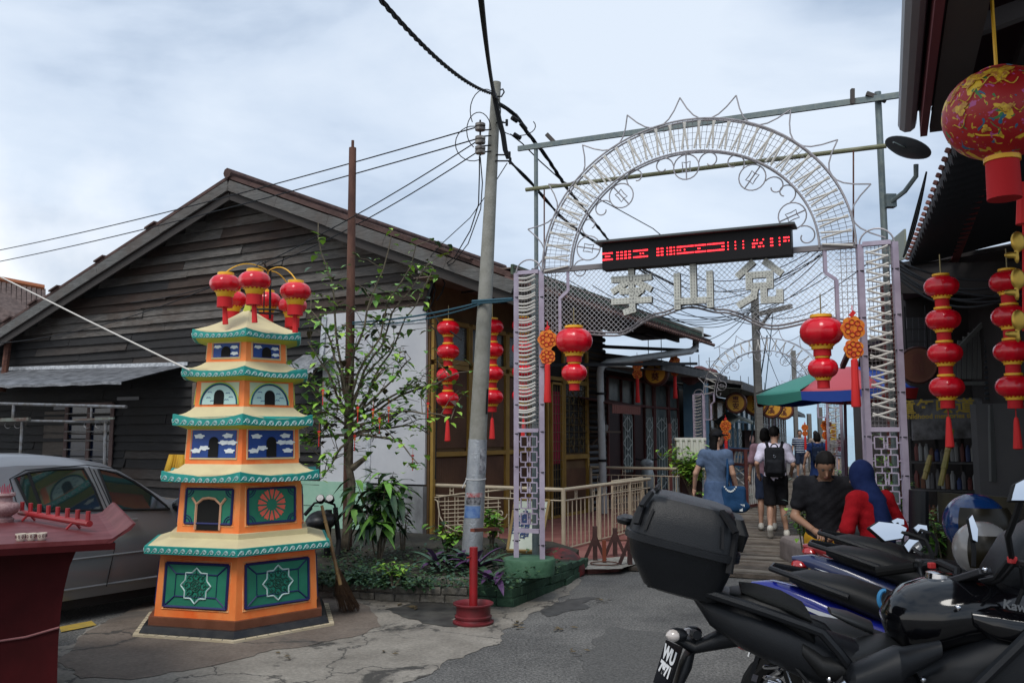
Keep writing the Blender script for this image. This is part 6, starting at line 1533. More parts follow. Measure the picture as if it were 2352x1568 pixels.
p1=HS(6.85,0,0); E1,Q1=facade('red_house', 'maroon fronted house with white lattice windows beyond the white downpipe', p1,VV,5.0,3.1,m_dkred,m_maroon,[(0.05,.85,'panel'),(.85,1.6,'window'),(1.6,2.35,'panel'),(2.35,3.0,'window'),(3.1,4.1,'door'),(4.2,4.95,'window')],mat('dark_corrugated', (.035,.035,.036),.7,col2=(.07,.068,.065),scale=6),over=1.35,rz=3.15,slope=.16)
rl_=empty('maroon_railing', Q1(0,0,1.5),'maroon balustrade with white diamonds in front of the maroon house', 'railing')
mb=MB()
for z in (.30,1.02,1.22): mb.bar(Q1(-.1,z,1.5),Q1(4.6,z,1.5),.05,.05)
for q in (-.1,4.6): mb.bar(Q1(q,0,1.5),Q1(q,1.9 if q<0 else 1.25,1.5),.07,.07)
mb.build('rail', m_maroon,rl_,smooth=0); mb=MB()
for i in range(30): q=.05+i*.155; mb.tube([Q1(q,.32,1.5),Q1(q,1.0,1.5)],.011,4)
for i in range(7): q=.3+i*.65; mb.tube([Q1(q+a,1.12+b_,1.5) for a,b_ in ((-.09,0),(0,.09),(.09,0),(0,-.09))],.011,4,closed=True)
mb.build('white_bars', m_whg,rl_,smooth=0)
mb=MB(); c=Q1(5.25,1.55,.45); mb.box(c,(.55,.5,3.0),rz=R(-29)); tag(mb.build('blue_pillar', mat('powder_blue', (.10,.20,.29),.8,col2=(.14,.25,.33),scale=3),smooth=0),'powder blue wall pillar at the end of the maroon house', 'pillar')
W3=Vector((math.sin(R(23)),math.cos(R(23)),0))
p2=Q1(5.6,0,.1)
facade('grey_house', 'grey fronted house behind the second arch, left row', p2,W3,6.2,2.9,m_blk,mat('ochre_grey_frame', (.14,.11,.07),.7),[(.1,1.0,'dark'),(1.1,2.1,'window'),(2.2,3.1,'dark'),(3.2,4.2,'window'),(4.4,6.0,'dark')],mat('dark_corrugated', ()),over=1.5,rz=3.0,slope=.16,m_soff=mat('green_grey_soffit', (.10,.11,.09),.8))
p3=p2+W3*6.4; facade('blue_house', 'blue fronted house further along the left row', p3,W3,6.5,2.9,mat('teal_blue_wall', (.03,.10,.17),.7,col2=(.06,.15,.24),scale=2),mat('pale_blue_frame', (.10,.24,.36),.6),[(.1,1.1,'window'),(1.3,2.2,'door'),(2.4,3.6,'window'),(3.8,5.0,'dark'),(5.1,6.4,'window')],mat('dark_corrugated', ()),over=1.3,rz=2.95,slope=.16)
W4=Vector((math.sin(R(21)),math.cos(R(21)),0)); p4=p3+W3*6.7
m_ww=mat('whitish_frame', (.28,.25,.23),.7)
facade('brown_house', 'brown house with rows of whitish panes under the round signs', p4,W4,8,2.9,mat('brown_wall', (.06,.035,.025),.8),m_ww,[(.1+i*1.3,1.3+i*1.3,'window' if i % 2 else 'door') for i in range(6)],mat('dark_corrugated', ()),over=1.3,rz=3.0,slope=.16)
p5=p4+W4*8.4; facade('far_house', 'last dark house at the sea end of the left row', p5,W4,14,2.8,mat('brown_wall', ()),m_ww,[(.2+i*2.2,2.0+i*2.2,'window') for i in range(6)],mat('dark_corrugated', ()),over=1.2,rz=2.9,slope=.16)
dp=empty('downpipe', Q1(0,0,.3),'long white rain pipe from the eave corner down past the black tin wall', 'pipe'); m_pvc=mat('white_pvc', (.42,.44,.44),.45,col2=(.34,.36,.36),scale=4)
e_top=P(1598,772,20.0); pts=[e_top,P(1598,797,20.0),P(1588,806,19.6),P(1395,833,17.6),P(1382,840,17.5),P(1378,855,17.5),Vector((P(1386,1100,17.5).x,17.5,.1))]
mb=MB(); mb.tube(pts,.075,12); mb.build('pipe_run', m_pvc,dp); mb=MB()
for q in (P(1378,907,17.5),P(1383,1060,17.5)): mb.tube([q,q+ZZ*.05],.088,12)
mb.build('pipe_bracket', m_black,dp); mb=MB(); mb.box(P(1596,764,19.9),(.34,.3,.22)); mb.build('rain_head', m_pvc,dp,smooth=0)
mb=MB(); mb.bar(HS(6.3,3.55,.2),HS(8.9,3.62,1.5),.06,.07); mb.bar(P(1258,838,15.6),P(1600,835,19.3),.05,.06); tag(mb.build('dark_beam', m_black,smooth=0),'dark beam under the eave behind the downpipe', 'beam')
cn=empty('small_canopy', HS(5.9,1.9,.1),'small brown canopy with scalloped edge on the black tin wall', 'canopy')
mb=MB(); A_=[HS(5.3,2.42,.05),HS(6.9,2.42,.05)]; B_=[p+U*.75-ZZ*.16 for p in A_]; n=8
mb.prism([A_[0],B_[0],B_[1],A_[1]],ZZ*.02); mb.build('canopy_top', mat('brown_canvas', (.07,.022,.018),.8),cn,smooth=0); mb=MB()
for i in range(14): t=i/14; q=B_[0].lerp(B_[1],t); q2=B_[0].lerp(B_[1],t+.06); mb.prism([q,q2,q2-ZZ*.17,q-ZZ*.17],U*.01)
mb.build('fringe', mat('red_brown_fringe', (.18,.06,.045),.8),cn,smooth=0)
sh_=empty('wall_shelf', HS(6.3,1.75,.1),'small wall shelf holding a pot beside the yellow window', 'shelf'); mb=MB(); mb.box(HS(6.3,1.72,.25),(.3,.9,.035),rz=R(-29)); mb.build('board', mat('shelf_wood', (.12,.085,.06),.8),sh_,smooth=0); mb=MB(); mb.bar(HS(6.0,1.45,.05),HS(6.0,1.7,.3),.03,.03); mb.build('strut', mat('shelf_wood', ()),sh_,smooth=0)
q=HS(6.15,1.74,.28); mb=MB(); mb.lathe([(.05,0),(.075,.05),(.07,.12),(.04,.14)],14,q); tag(mb.build('pot', mat('white_glaze', (.35,.34,.33),.3)),'white pot standing on the small wall shelf', 'pot')
m_sr=mat('sign_rim', (.05,.012,.01),.6); m_so=mat('sign_orange', (.55,.22,.02),.5,col2=(.62,.32,.03),scale=4)
def rsign(label,x,y,Y,r_,tx,d=W3,chain=True,fm=None):
 c=P(x,y,Y); n_=-Vector((d.x,d.y,0)).normalized(); rt=Vector((d.y,-d.x,0)); rt=rt if rt.x>0 else -rt
 e_=empty('round_sign', c,label,'sign', 'round clan signs under the eaves')
 Mx=Matrix((( rt.x,0,n_.x,c.x),(rt.y,0,n_.y,c.y),(0,1,0,c.z),(0,0,0,1)))
 mb=MB(); mb.M=Mx; mb.lathe([(0,-.09),(r_,-.09),(r_,.0),(r_*.93,.02),(r_*.90,.0),(r_*.9,-.02)],36); mb.build('rim', m_sr,e_)
 mb=MB(); mb.M=Mx; mb.lathe([(0,.004),(r_*.9,.003)],36); mb.build('disc', mat('sign_dark_ring', (.12,.03,.01),.5),e_); mb=MB(); mb.M=Mx; mb.lathe([(0,.010),(r_*.76,.009)],36); dc=mb.build('face', fm or m_so,e_)
 for i,ch in enumerate(tx): text_mesh('lettering', ch,r_*.62,.004,mat('sign_ink', (.10,.02,.01),.6),dc,c+n_*.015+ZZ*(r_*(.28-.62*i)),rt,ZZ,off=.004)
 if chain:
  mb=MB()
  for s_ in (-.5,.5): mb.tube([c+rt*r_*s_+ZZ*r_*.85,c+rt*r_*s_+ZZ*(r_+.45)],.009,5)
  mb.build('chain', m_black,e_)
rsign('nearest round orange sign hanging from chains behind the downpipe', 1505,856,19.0,.30,'下葵', VV)
rsign('round orange sign just left of the timber pole', 1736,926,28,.42,'安溪', W4); rsign('round orange sign just right of the timber pole', 1771,934,30,.40,'安溪', W4); rsign('smaller round orange sign fourth along the eaves', 1800,941,33,.38,'安溪', W4)
rsign('round sign half hidden behind the second arch', 1690,925,24,.30,'惠安', W4); rsign('dark round sign in the shade right of the right arch column', 2108,838,9.5,.21,'泉州', W2,fm=mat('sign_shaded', (.10,.025,.008),.6))  # face colour of the last sign is darkened to carry the shade around it
for i,(x,y,Y,k) in enumerate(((1463,812,18.5,1.3),(1549,808,19.5,1.3))): orn('gourd ornament with tassel %s the nearest round sign' % ('left of', 'right of')[i],x,y,Y,k)
for i,(x,y,Y,k,lb) in enumerate(((1666,955,18.8,1.25,'gourd ornament with tassel on the left post of the second arch'),(1897,955,16,1.05,'gourd ornament with tassel below the umbrella by the walkway'),(1848,968,30,1.2,'distant gourd ornament left of the striped shirt man'))): orn(lb,x,y,Y,k)
for i,(x,y,Y,lb) in enumerate(((1586,865,21.5,'faded hexagonal lantern under the grey house eave'),(1630,862,24,'faded round lantern behind the second arch under the eave'),(1606,858,22.5,'faded dark lantern between two others under the grey house eave'))):
 c=P(x,y,Y); e_=empty('faded_lantern', c,lb,'lantern', 'faded lanterns under the grey eave'); mb=MB(); mb.lathe([(.08,-.2),(.22,-.1),(.27,.03),(.2,.15),(.08,.2)],8,c); mb.build('shade', mat('faded_red', (.09,.03,.03),.8),e_,smooth=0); mb=MB(); mb.tube([c+ZZ*.2,c+ZZ*.5],.01,4); mb.build('cord', m_black,e_)
# SECOND AND THIRD ARCH
def small_gate(cx_,cy_,Wd_,top_,apex,ang,label,first=[None]):
 g=copy_tree(g2 if first[0] else g2,label=label,group='entrance arches along the walkway') if first[0] else g2
 first[0]=True
 g.location=(cx_,cy_,0); g.rotation_euler=(0,0,ang); g.scale=(Wd_/3.69,1,top_/3.34); tag(g,label,'archway', 'entrance arches along the walkway'); return g
g2,_e,_p=make_gate(simple=True); 
a0=math.atan2(AD.y,AD.x)
pL=P(1594,1000,18.6); pR=P(1990,1000,15.2); dd=Vector((pR.x-pL.x,pR.y-pL.y,0)); 
small_gate(pL.x,pL.y,3.69*.99,2.52,0,math.atan2(dd.y,dd.x)-a0,'second lilac arch standing further along the walkway')
pL=P(1766,1000,30.5); pR=P(1932,1000,28.5); dd=Vector((pR.x-pL.x,pR.y-pL.y,0)); small_gate(pL.x,pL.y,3.69*.75,2.55,0,math.atan2(dd.y,dd.x)-a0,'small distant third arch near the striped shirt man')
# TIMBER POLE WITH CROSSARM
tpz=empty('timber_pole', P(1747,1040,17.5),'grey timber pole with a braced crossarm rising beside the walkway', 'utility pole'); m_tw=wood_mat('grey_timber', (.12,.115,.105),(.20,.195,.18),(.15,.14,.12))
a,b_=P(1749,1130,17.5),P(1733,672,17.5); a.z=0; mb=MB(); mb.bar(a,b_,.13,.13); mb.build('shaft', m_tw,tpz,smooth=0)
mb=MB(); mb.bar(P(1738,722,17.4),P(1818,703,16.6),.06,.09); mb.build('crossarm', m_tw,tpz,smooth=0); mb=MB(); mb.bar(P(1740,758,17.4),P(1772,715,17.1),.05,.05); mb.build('brace', m_tw,tpz,smooth=0)
cable('web of thin wires fanning out from the timber pole', [(sag(P(1735,690+8*i,17.4),P(x,y,Y),.15),.008) for i,(x,y,Y) in enumerate(((1500,560,17),(1640,800,22),(1590,790,20),(1850,870,22),(1900,700,14),(1800,900,30),(2000,600,12),(1560,650,15)))])
cable('slack teal and black wires hanging down the timber pole to the blue rail', [(sag(P(1762,770,17.3),P(1722,1030,19),.0),.014),(sag(P(1775,720,17.3),P(1745,990,18),.1),.010)],None,mat('teal_rope', ()))
for (x,y0,Y,lb) in ((1882,935,34,'distant grey pole nearest the walkway end'),(1822,805,37,'short grey post rising between the second arch and umbrella'),(1858,950,38,'slim distant pole by the striped shirt man')):
 p=P(x,y0,Y); mb=MB(); mb.bar((p.x,p.y,0),p,.16,.16); tag(mb.build('distant_pole', m_tw,smooth=0),lb,'pole')
# UMBRELLA
uc=P(1946,842,13.8); um=empty('parasol', (uc.x,uc.y,0),'big market umbrella with green, red and blue panels over the walkway', 'umbrella'); uR=1.46; rimz=P(1946,900,13.8).z
cols_u=[mat('umbrella_green', (.035,.20,.16),.7),mat('umbrella_pink_red', (.42,.06,.08),.7),mat('umbrella_blue', (.015,.06,.33),.7),mat('umbrella_red', (.28,.012,.012),.7)]
for k in range(8):
 mb=MB(); a0_,a1_=2*math.pi*k/8+.73,2*math.pi*(k+1)/8+.73; nr=10; g_=[]
 for i in range(nr+1):
  t=i/nr; z=uc.z-(uc.z-rimz)*(t**1.6); g_.append([Vector((uc.x+uR*t*(1-.03*math.sin(math.pi*j/6)*t)*math.cos(a0_+(a1_-a0_)*j/6),uc.y+uR*t*(1-.03*math.sin(math.pi*j/6)*t)*math.sin(a0_+(a1_-a0_)*j/6),z-.02*math.sin(math.pi*j/6)*t+.10*t*math.cos(a0_+(a1_-a0_)*j/6+math.pi)*-.5)) for j in range(7)])
 mb.grid(g_)
 o=mb.build('panel', cols_u[{0: 1,1: 2,2: 3,3: 0,4: 1,5: 2,6: 2,7: 3}[k]],um,smooth=80); s_=o.modifiers.new('s', 'SOLIDIFY'); s_.thickness=.006
 mb=MB(); e1_=g_[-1]; e2_=[Vector((uc.x+(p.x-uc.x)*.985,uc.y+(p.y-uc.y)*.985,p.z-.13-.03*math.sin(math.pi*j/6))) for j,p in enumerate(e1_)]
 mb.grid([e1_,e2_])
 mb.build('valance', cols_u[{0: 1,1: 2,2: 3,3: 0,4: 2,5: 3,6: 3,7: 3}[k]],um,smooth=80)
mb=MB(); mb.tube([(uc.x-.1,uc.y,.05),(uc.x-.05,uc.y,uc.z-.02)],.026,8); mb.build('pole', mat('umbrella_pole', (.13,.06,.09),.5,.3),um); mb=MB()
for k in range(8): a=2*math.pi*k/8+.73; mb.tube([Vector((uc.x,uc.y,uc.z-.03)),Vector((uc.x+uR*.55*math.cos(a),uc.y+uR*.55*math.sin(a),uc.z-.20)),Vector((uc.x+uR*math.cos(a),uc.y+uR*math.sin(a),rimz-.02))],.010,5)
mb.build('ribs', m_black,um); mb=MB(); mb.lathe([(.25,.04),(.25,.12),(.05,.14)],16,(uc.x-.1,uc.y,0)); mb.build('base', m_blk,um)
mb=MB(); q=P(1985,1010,12.3); mb.tube([(q.x,q.y,.05),(q.x,q.y,2.2)],.03,8); tag(mb.build('lilac_post', m_lil),'slim lilac post standing right of the umbrella pole', 'post')
# FENCES, CRATE, SHRUBS ALONG THE WALK
wg=empty('red_white_gate', P(1700,1100,19.0),'red framed gate with white bars and diamond lattice beside the blue dress woman', 'gate'); ga,gb,gc=P(1635,1110,21.2),P(1702,1125,19.8),P(1750,1104,19.4); ga.z=gb.z=gc.z=0
q_=[Vector((P(1640,1000,21).x,21,0)),Vector((P(1690,1000,19.8).x,19.8,0)),Vector((P(1708,1000,19.0).x,19.0,0)),Vector((P(1752,1000,21.3).x,21.3,0))]
mb=MB(); mb2=MB(); qs=[Vector((P(x,1000,Y).x,Y,0)) for x,Y in ((1638,21.6),(1682,20.0),(1711,19.0),(1748,19.6))]
for i,(a,b_) in enumerate(zip(qs,qs[1:])):
 for z in (.12,1.0,1.32): mb.bar(a+ZZ*z,b_+ZZ*z,.05,.06)
 mb.bar(b_,b_+ZZ*1.35,.07,.07)
 if i==1:
  for z in np.arange(.15,.95,.2): mb2.bar(a+ZZ*z,b_+ZZ*(z+.2),.018,.02); mb2.bar(a+ZZ*(z+.2),b_+ZZ*z,.018,.02)
 else:
  n_=8
  for j in range(1,n_): p=a.lerp(b_,j/n_); mb2.bar(p+ZZ*.14,p+ZZ*1.0,.022,.022)
 for j in range(4): p=a.lerp(b_,(j+.5)/4); p2=a.lerp(b_,(j+.9)/4); mb2.bar(p+ZZ*1.04,p2+ZZ*1.28,.025,.025)
mb.build('gate_frame', m_maroon,wg,smooth=0); mb2.build('white_bars', mat('white_bar', (.5,.5,.48),.6),wg,smooth=0)
cr=empty('white_crate', P(1585,1037,15.5),'ribbed off white foam crate standing on a stand by the shrub', 'crate'); c=P(1585,1034,15.5); mb=MB(); mb.box(c,(.50,.30,.44),rz=-.1)
for i in range(5): mb.box(c+Vector((-.19+.095*i,-.16+.0095*-(i-2),0)),(.05,.04,.40),rz=-.1)
mb.box(c+ZZ*.2,(.54,.34,.05),rz=-.1); mb.build('crate_body', mat('foam_white', (.50,.49,.44),.8,col2=(.58,.57,.53),scale=5),cr,smooth=0,bevel=.008)
mb=MB(); mb.box((c.x,c.y,(c.z-.22)/2),(.35,.25,c.z-.24)); tag(mb.build('stand', m_dkred,smooth=0),'dark red stand under the white foam crate', 'stand')
shrub('potted_shrub', P(1590,1140,15.2)-ZZ*.0,.85,.52,520,.15,m_ly,'bright green shrub under the white foam crate', seed=51,stems=10,wide=.42,mats=[m_lf,m_ly,m_ly])
shrub('potted_shrub', P(1640,1165,14.6),.35,.30,160,.12,m_lf,'low green shrub at the feet of the blue dress woman', seed=52,stems=7,mats=[m_lf,m_ly]); 
shrub('flowering_shrub', Vector((P(1850,1240,9.6).x,9.6,.2)),.95,.30,260,.11,m_lf,'white flowering shrub behind the man in black', seed=53,stems=8,mats=[m_lf,m_ld,m_ly])
scs=empty('white_scooter', Q1(2.9,.25,.9),'white scooter parked behind the maroon balustrade', 'scooter'); c=P(1487,1090,20.5); mb=MB()
add_sdf(mb,lambda p: smin(smin(sd_ell(p,(c.x,c.y,c.z-.1),(.16,.3,.36)),sd_ell(p,(c.x+.05,c.y+.5,c.z-.25),(.18,.5,.16)),.1),sd_ell(p,(c.x-.02,c.y-.1,c.z+.28),(.16,.14,.1)),.08),(c.x-.4,c.y-.5,c.z-.7),(c.x+.4,c.y+1.1,c.z+.5),.05); mb.build('body', mat('scooter_white', (.42,.45,.45),.3),scs)
mb=MB(); mb.tube([c+Vector((-.32,.05,.38)),c+Vector((0,0,.33)),c+Vector((.32,.05,.38))],.02,6); mb.build('handlebar', m_black,scs); mb=MB(); mb.ball(c+Vector((0,-.2,.28)),(.09,.05,.07)); mb.build('headlight', mat('lens', (.3,.33,.35),.1),scs); mb=MB(); mb.tube([c+Vector((0,-.15+.24*math.cos(t),-.55+.24*math.sin(t))) for t in np.linspace(0,6.28,20)[:-1]],.05,6,closed=True); mb.build('wheel', m_black,scs)
mb=MB(); c=G(1885,1326); add_sdf(mb,lambda p: sd_box(p,(c.x+.28,c.y+.5,.18),(.38,.75,.17),.05),(c.x-.3,c.y-.4,-.05),(c.x+.8,c.y+1.4,.42),.04); tag(mb.build('stone_kerb', mat('pinkish_cement', (.16,.13,.12),.85,col2=(.24,.20,.19),scale=5,bump=.4)),'pinkish cement block at the start of the plank walkway', 'kerb block')
q=P(1914,992,26); bn=empty('yellow_banner', q,'small yellow vertical banner with red characters hanging over the walkway end', 'banner'); mb=MB(); mb.box(q,(.17,.01,.5)); mb.build('cloth', mat('banner_yellow', (.65,.42,.02),.7),bn,smooth=0)
text_mesh('lettering', '平\n安\n吉', .13,.002,mat('banner_ink', (.4,.02,.01),.7),bn,q+Vector((0,-.012,0)),(1,0,0),(0,0,1))
mb=MB(); a,b_=P(1665,1028,23),P(1752,1034,25)
for z in (0,-.22,-.45): mb.bar(a+ZZ*z,b_+ZZ*z,.06,.06)
mb.bar(b_-ZZ*1.2,b_+ZZ*.1,.08,.08); mb.bar(a-ZZ*1.2,a+ZZ*.1,.08,.08); tag(mb.build('blue_railing', mat('rail_blue', (.02,.10,.22),.6),smooth=0),'blue painted railing behind the red and white gate', 'railing')
ca=empty('grey_canopy', P(1730,975,24),'grey tin canopy over a red altar box on the blue house', 'canopy'); mb=MB(); pts=[P(1665,981,24),P(1698,958,24),P(1756,980,24)]; mb.prism([pts[0],pts[1],pts[2],pts[2]-ZZ*.05,pts[1]-ZZ*.06,pts[0]-ZZ*.05],(0,1.2,.2)); mb.build('canopy_top', mat('canopy_green_grey', (.07,.085,.08),.7),ca,smooth=0)
mb=MB(); mb.box(P(1726,1010,24.6),(.45,.3,.55)); mb.build('altar_box', m_dkred,ca,smooth=0); mb=MB(); mb.ball(P(1727,1008,24.3),(.07,.03,.12)); mb.build('lamp', mat('dim_lamp', (.35,.22,.2),.4),ca)
# RIGHT-HAND BUILDINGS
RB=empty('shop_building', (4.6,8,0),'dark open fronted shop with a banner and shelves behind the right column', 'shop')
D2=Vector((math.sin(R(23.4)),math.cos(R(23.4)),0)); N2=Vector((-D2.y,D2.x,0))    # N2 points left, to the walkway
B0=P(2470,1000,4.6); B0.z=0                                                       # facade line
def RQ(q,z,o_=0.0): return B0+D2*q+N2*o_+ZZ*z
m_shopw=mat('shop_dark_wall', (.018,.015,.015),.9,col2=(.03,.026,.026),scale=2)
mb=MB(); wa=P(2245,1000,9.3); wb=P(2560,1000,8.4); wa.z=wb.z=0
mb.prism([wa,wb,wb+ZZ*P(2300,925,9.0).z,wa+ZZ*P(2300,925,9.0).z],(0,.12,0)); mb.build('grey_partition', mat('grey_partition', (.045,.045,.048),.8,col2=(.06,.058,.06),scale=2),RB,smooth=0)
mb=MB(); c0=P(2095,1000,12.5); c1=P(2560,1000,12.0); c0.z=c1.z=0
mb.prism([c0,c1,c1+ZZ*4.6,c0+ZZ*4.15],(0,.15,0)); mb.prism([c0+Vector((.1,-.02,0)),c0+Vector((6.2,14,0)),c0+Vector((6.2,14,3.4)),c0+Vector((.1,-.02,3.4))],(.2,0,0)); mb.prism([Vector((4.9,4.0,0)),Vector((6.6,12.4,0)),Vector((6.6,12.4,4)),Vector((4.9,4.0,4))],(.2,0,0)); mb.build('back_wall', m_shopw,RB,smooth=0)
mb=MB()
for i in range(9): x=2178+i*12; mb.bar(P(x,870,11.9),P(x+2,800-i*9,11.9),.05,.03)
mb.bar(P(2165,880,11.8),P(2290,880,11.8),.04,.05); mb.bar(P(2172,830,11.8),P(2285,715,11.8),.06,.05); mb.bar(P(2287,880,11.8),P(2285,715,11.8),.1,.06); mb.build('pale_shutter', mat('pale_shutter', (.16,.165,.16),.7),RB,smooth=0)
mb=MB()
for i in range(7):
 for j in range(3): q=P(2088+i*14,742+j*28,12.0); mb.box(q,(.075,.02,.16))
mb.build('breeze_tile', mat('grey_tile', (.06,.06,.065),.7),RB,smooth=0)
mb=MB(); 
for i in range(16): mb.bar(P(2262,735+i*12,11.7),P(2420,725+i*12,11.5),.04,.03)
mb.build('louvre', mat('blue_grey_louvre', (.025,.035,.045),.7),RB,smooth=0)
bq0,bq1=P(2095,965,10.9),P(2258,962,10.5); bh_=P(2100,918,10.9).z-bq0.z
bn=empty('shop_banner', bq0,'black banner with yellow Chinese and English writing above the shelves', 'banner'); mb=MB(); mb.prism([bq0-ZZ*.25,bq1-ZZ*.22,bq1+ZZ*bh_,bq0+ZZ*bh_],(0,.03,0)); mb.build('cloth', mat('banner_black', (.012,.010,.009),.7,col2=(.10,.10,.11),scale=3,amt=.35),bn,smooth=0)
rt=(bq1-bq0).normalized(); m_by=mat('banner_letter', (.26,.18,.015),.7)
text_mesh('lettering', '童年味道', .19,.003,m_by,bn,P(2148,935,10.7),rt,ZZ,off=.004,sx=1.15); text_mesh('lettering', 'Childhood memories the taste', .085,.003,m_by,bn,P(2175,955,10.6),rt,ZZ,off=.002,sx=.95)
mb=MB(); sh0,sh1=P(2092,1000,11.4),P(2270,1000,10.9); sh0.z=sh1.z=0
for z in (.55,.95,1.30,1.62): mb.bar(sh0+ZZ*z,sh1+ZZ*z,.30,.025,up=ZZ)
for t in (0,.33,.66,1): mb.bar(sh0.lerp(sh1,t),sh0.lerp(sh1,t)+ZZ*1.95,.04,.04)
sf_=empty('display_shelf', sh0,'dark display shelves crowded with goods under the black banner', 'shelf'); mb.build('rack', mat('rack_dark', (.02,.02,.022),.6),sf_,smooth=0)
r=random.Random(77); gc_=[mat('goods_'+n_,c_,.5) for n_,c_ in (('white', (.16,.165,.17)),('blue', (.015,.03,.10)),('red', (.07,.012,.01)),('orange', (.10,.04,.02)),('grey', (.06,.06,.065)))]
first=None; gi=0
for z in (.56,.97,1.32,1.64):
 for i in range(15):
  q=sh0.lerp(sh1,(i+.5)/15+r.uniform(-.01,.01))+ZZ*(z+.0)+Vector((0,-.06,0)); h=r.uniform(.14,.25); mb=MB(); mb.lathe([(.03,0),(.033,h*.75),(.015,h*.9),(.015,h)],8); o=mb.build('jar', gc_[r.choice((0,0,4,1,2,3,4))],smooth=30); o.location=q
  tag(o,'small jar or packet in the crowded rows on the shop shelves', 'jar', 'goods on the shop shelves')
mb=MB(); mb.bar(P(2256,1100,9.6),P(2252,940,9.6),.06,.06); mb.bar(P(2280,1105,9.2),P(2276,930,9.2),.05,.05); tag(mb.build('cabinet_frame', mat('aluminium', (.18,.19,.19),.4,.6),smooth=0),'narrow aluminium cabinet frame beside the grey partition', 'cabinet')
for i,(x0,y0,x1,y1,Y,lb) in enumerate(((2160,1115,2187,985,8.3,'long green bamboo stake leaning by the right lantern string'),(2123,1100,2137,1045,8.6,'short thick bamboo stump right of the arch column'))):
 a,b_=P(x0,y0,Y),P(x1,y1,Y); mb=MB(); mb.tube([a.lerp(b_,t) for t in (0,.3,.31,.6,.61,1)],[.026,.025,.030,.025,.029,.022],8); tag(mb.build('bamboo_stake', mat('green_bamboo', (.16,.15,.03),.5,col2=(.22,.17,.05),scale=8)),lb,'bamboo stake')
shrub('thorny_bush', Vector((P(2170,1200,7.6).x,7.6,.35)),.75,.42,620,.085,m_ld,'dark thorny potted bush behind the motorcycles on the right', seed=61,stems=14,mats=[m_lf,m_ld,m_lf])
shrub('climbing_vine', Vector((P(2040,1200,7.9).x,7.9,.5)),1.15,.22,260,.10,m_lf,'leafy vine climbing behind the lattice of the right column', seed=62,stems=9,mats=[m_lf,m_ld,m_ly])
mb=MB(); q=P(2055,1000,8.3); mb.tube([(q.x,q.y,0),(q.x,q.y,3.1)],.07,10); tag(mb.build('red_column', mat('dark_red_column', (.10,.012,.010),.6)),'dark red round column behind the right arch column', 'column')
mb=MB(); q=P(1945,820,11.6); mb.bar(P(1935,842,11.6),P(1966,770,10.5),.06,.06); tag(mb.build('red_brace', mat('dark_red_column', ()),smooth=0),'dark red slanting brace above the umbrella', 'brace')
m_low=empty('low_wall', P(2300,1150,6.8),'low mossy brown wall behind the blue helmet', 'wall'); mb=MB(); a,b_=P(2180,1140,7.4),P(2600,1140,6.6); a.z=b_.z=0; mb.prism([a,b_,b_+ZZ*1.12,a+ZZ*1.16],(0,.2,0)); mb.build('wall_body', mat('mossy_brown', (.022,.017,.012),.9,col2=(.05,.042,.02),scale=3,bump=.4),m_low,smooth=0)
R1=empty('near_roof', P(2200,100,4),'near dark red canopy roof with grey gutter filling the upper right corner', 'roof'); H1=3.62
E0=P(2105,285,5.26); E0.z=H1; Er=lambda q,o_=0,z=0: E0-D2*q-N2*o_+ZZ*z
mb=MB(); mb.tube([Er(-.1,-.05,.02),Er(5.2,-.05,.02)],.055,10); mb.build('gutter', mat('gutter_grey', (.30,.32,.35),.5,.2),R1)
mb=MB(); mb.bar(Er(-.05,.04,.0),Er(5.2,.04,.0),.04,.18); mb.build('fascia', mat('red_fascia', (.16,.035,.045),.7),R1,smooth=0)
mb=MB(); mb.bar(Er(-.05,.16,-.05),Er(5.2,.16,-.05),.17,.04); mb.build('inner_board', mat('brown_board', (.065,.055,.052),.8),R1,smooth=0)
mb=MB(); mb.prism([Er(-.05,-.06,.06),Er(5.2,-.06,.06),Er(5.2,3.6,1.0),Er(-.05,3.6,1.0)],ZZ*.03); mb.build('sheet', mat('roof_sheet_dark_red', (.045,.010,.014),.8),R1,smooth=0)
mb=MB()
for o_ in (.55,.95,1.35,1.9): mb.bar(Er(-.02,o_,.03+(o_-.1)*.26),Er(5.2,o_,.03+(o_-.1)*.26),.09,.07)
mb.bar(Er(0,.1,.02),Er(0,3.4,.85),.06,.10)
for q in (1.2,2.4): mb.bar(Er(q,.1,-.0),Er(q,3.4,.8),.06,.09)
mb.build('rafter', mat('grey_rafter', (.085,.075,.075),.8),R1,smooth=0)
R2=empty('corrugated_roof', P(2180,500,7),'black corrugated roof with a saw tooth edge above the right lantern strings', 'roof')
F0,F1=P(2225,265,4.33),P(2092,596,7.95); dF=(F1-F0); LF=dF.length; dF/=LF; nF=Vector((-dF.y,dF.x,0)).normalized()
mb=MB(); n=int(LF/.085)
for i in range(n+4):
 q=F0+dF*(i*.085-.1); mb.tube([q+ZZ*(.022*(i % 2)),q-nF*3.6+ZZ*(.75)],.046,4)
mb.build('sheet', mat('black_corrugated_sheet', (.010,.010,.013),.7),R2,smooth=0)
mb=MB()
for i in range(n // 2+2): q=F0+dF*(i*.17-.1)+nF*.03; mb.tube([q+ZZ*.012,q+nF*.01-ZZ*.01],.018,6)
mb.build('rust_tooth', mat('rust_pink', (.17,.07,.06),.8),R2,smooth=0)
mb=MB(); a,b_=P(2262,395,5.6),P(2182,618,8.8); mb.bar(a,b_,.07,.10); mb.build('red_beam', mat('red_beam', (.13,.014,.016),.6),R2,smooth=0)
mb=MB(); mb.bar(P(2080,560,8.6),P(2030,590,13),.02,.3); mb.build('white_valance', mat('white_valance', (.28,.30,.24),.7),R2,smooth=0)
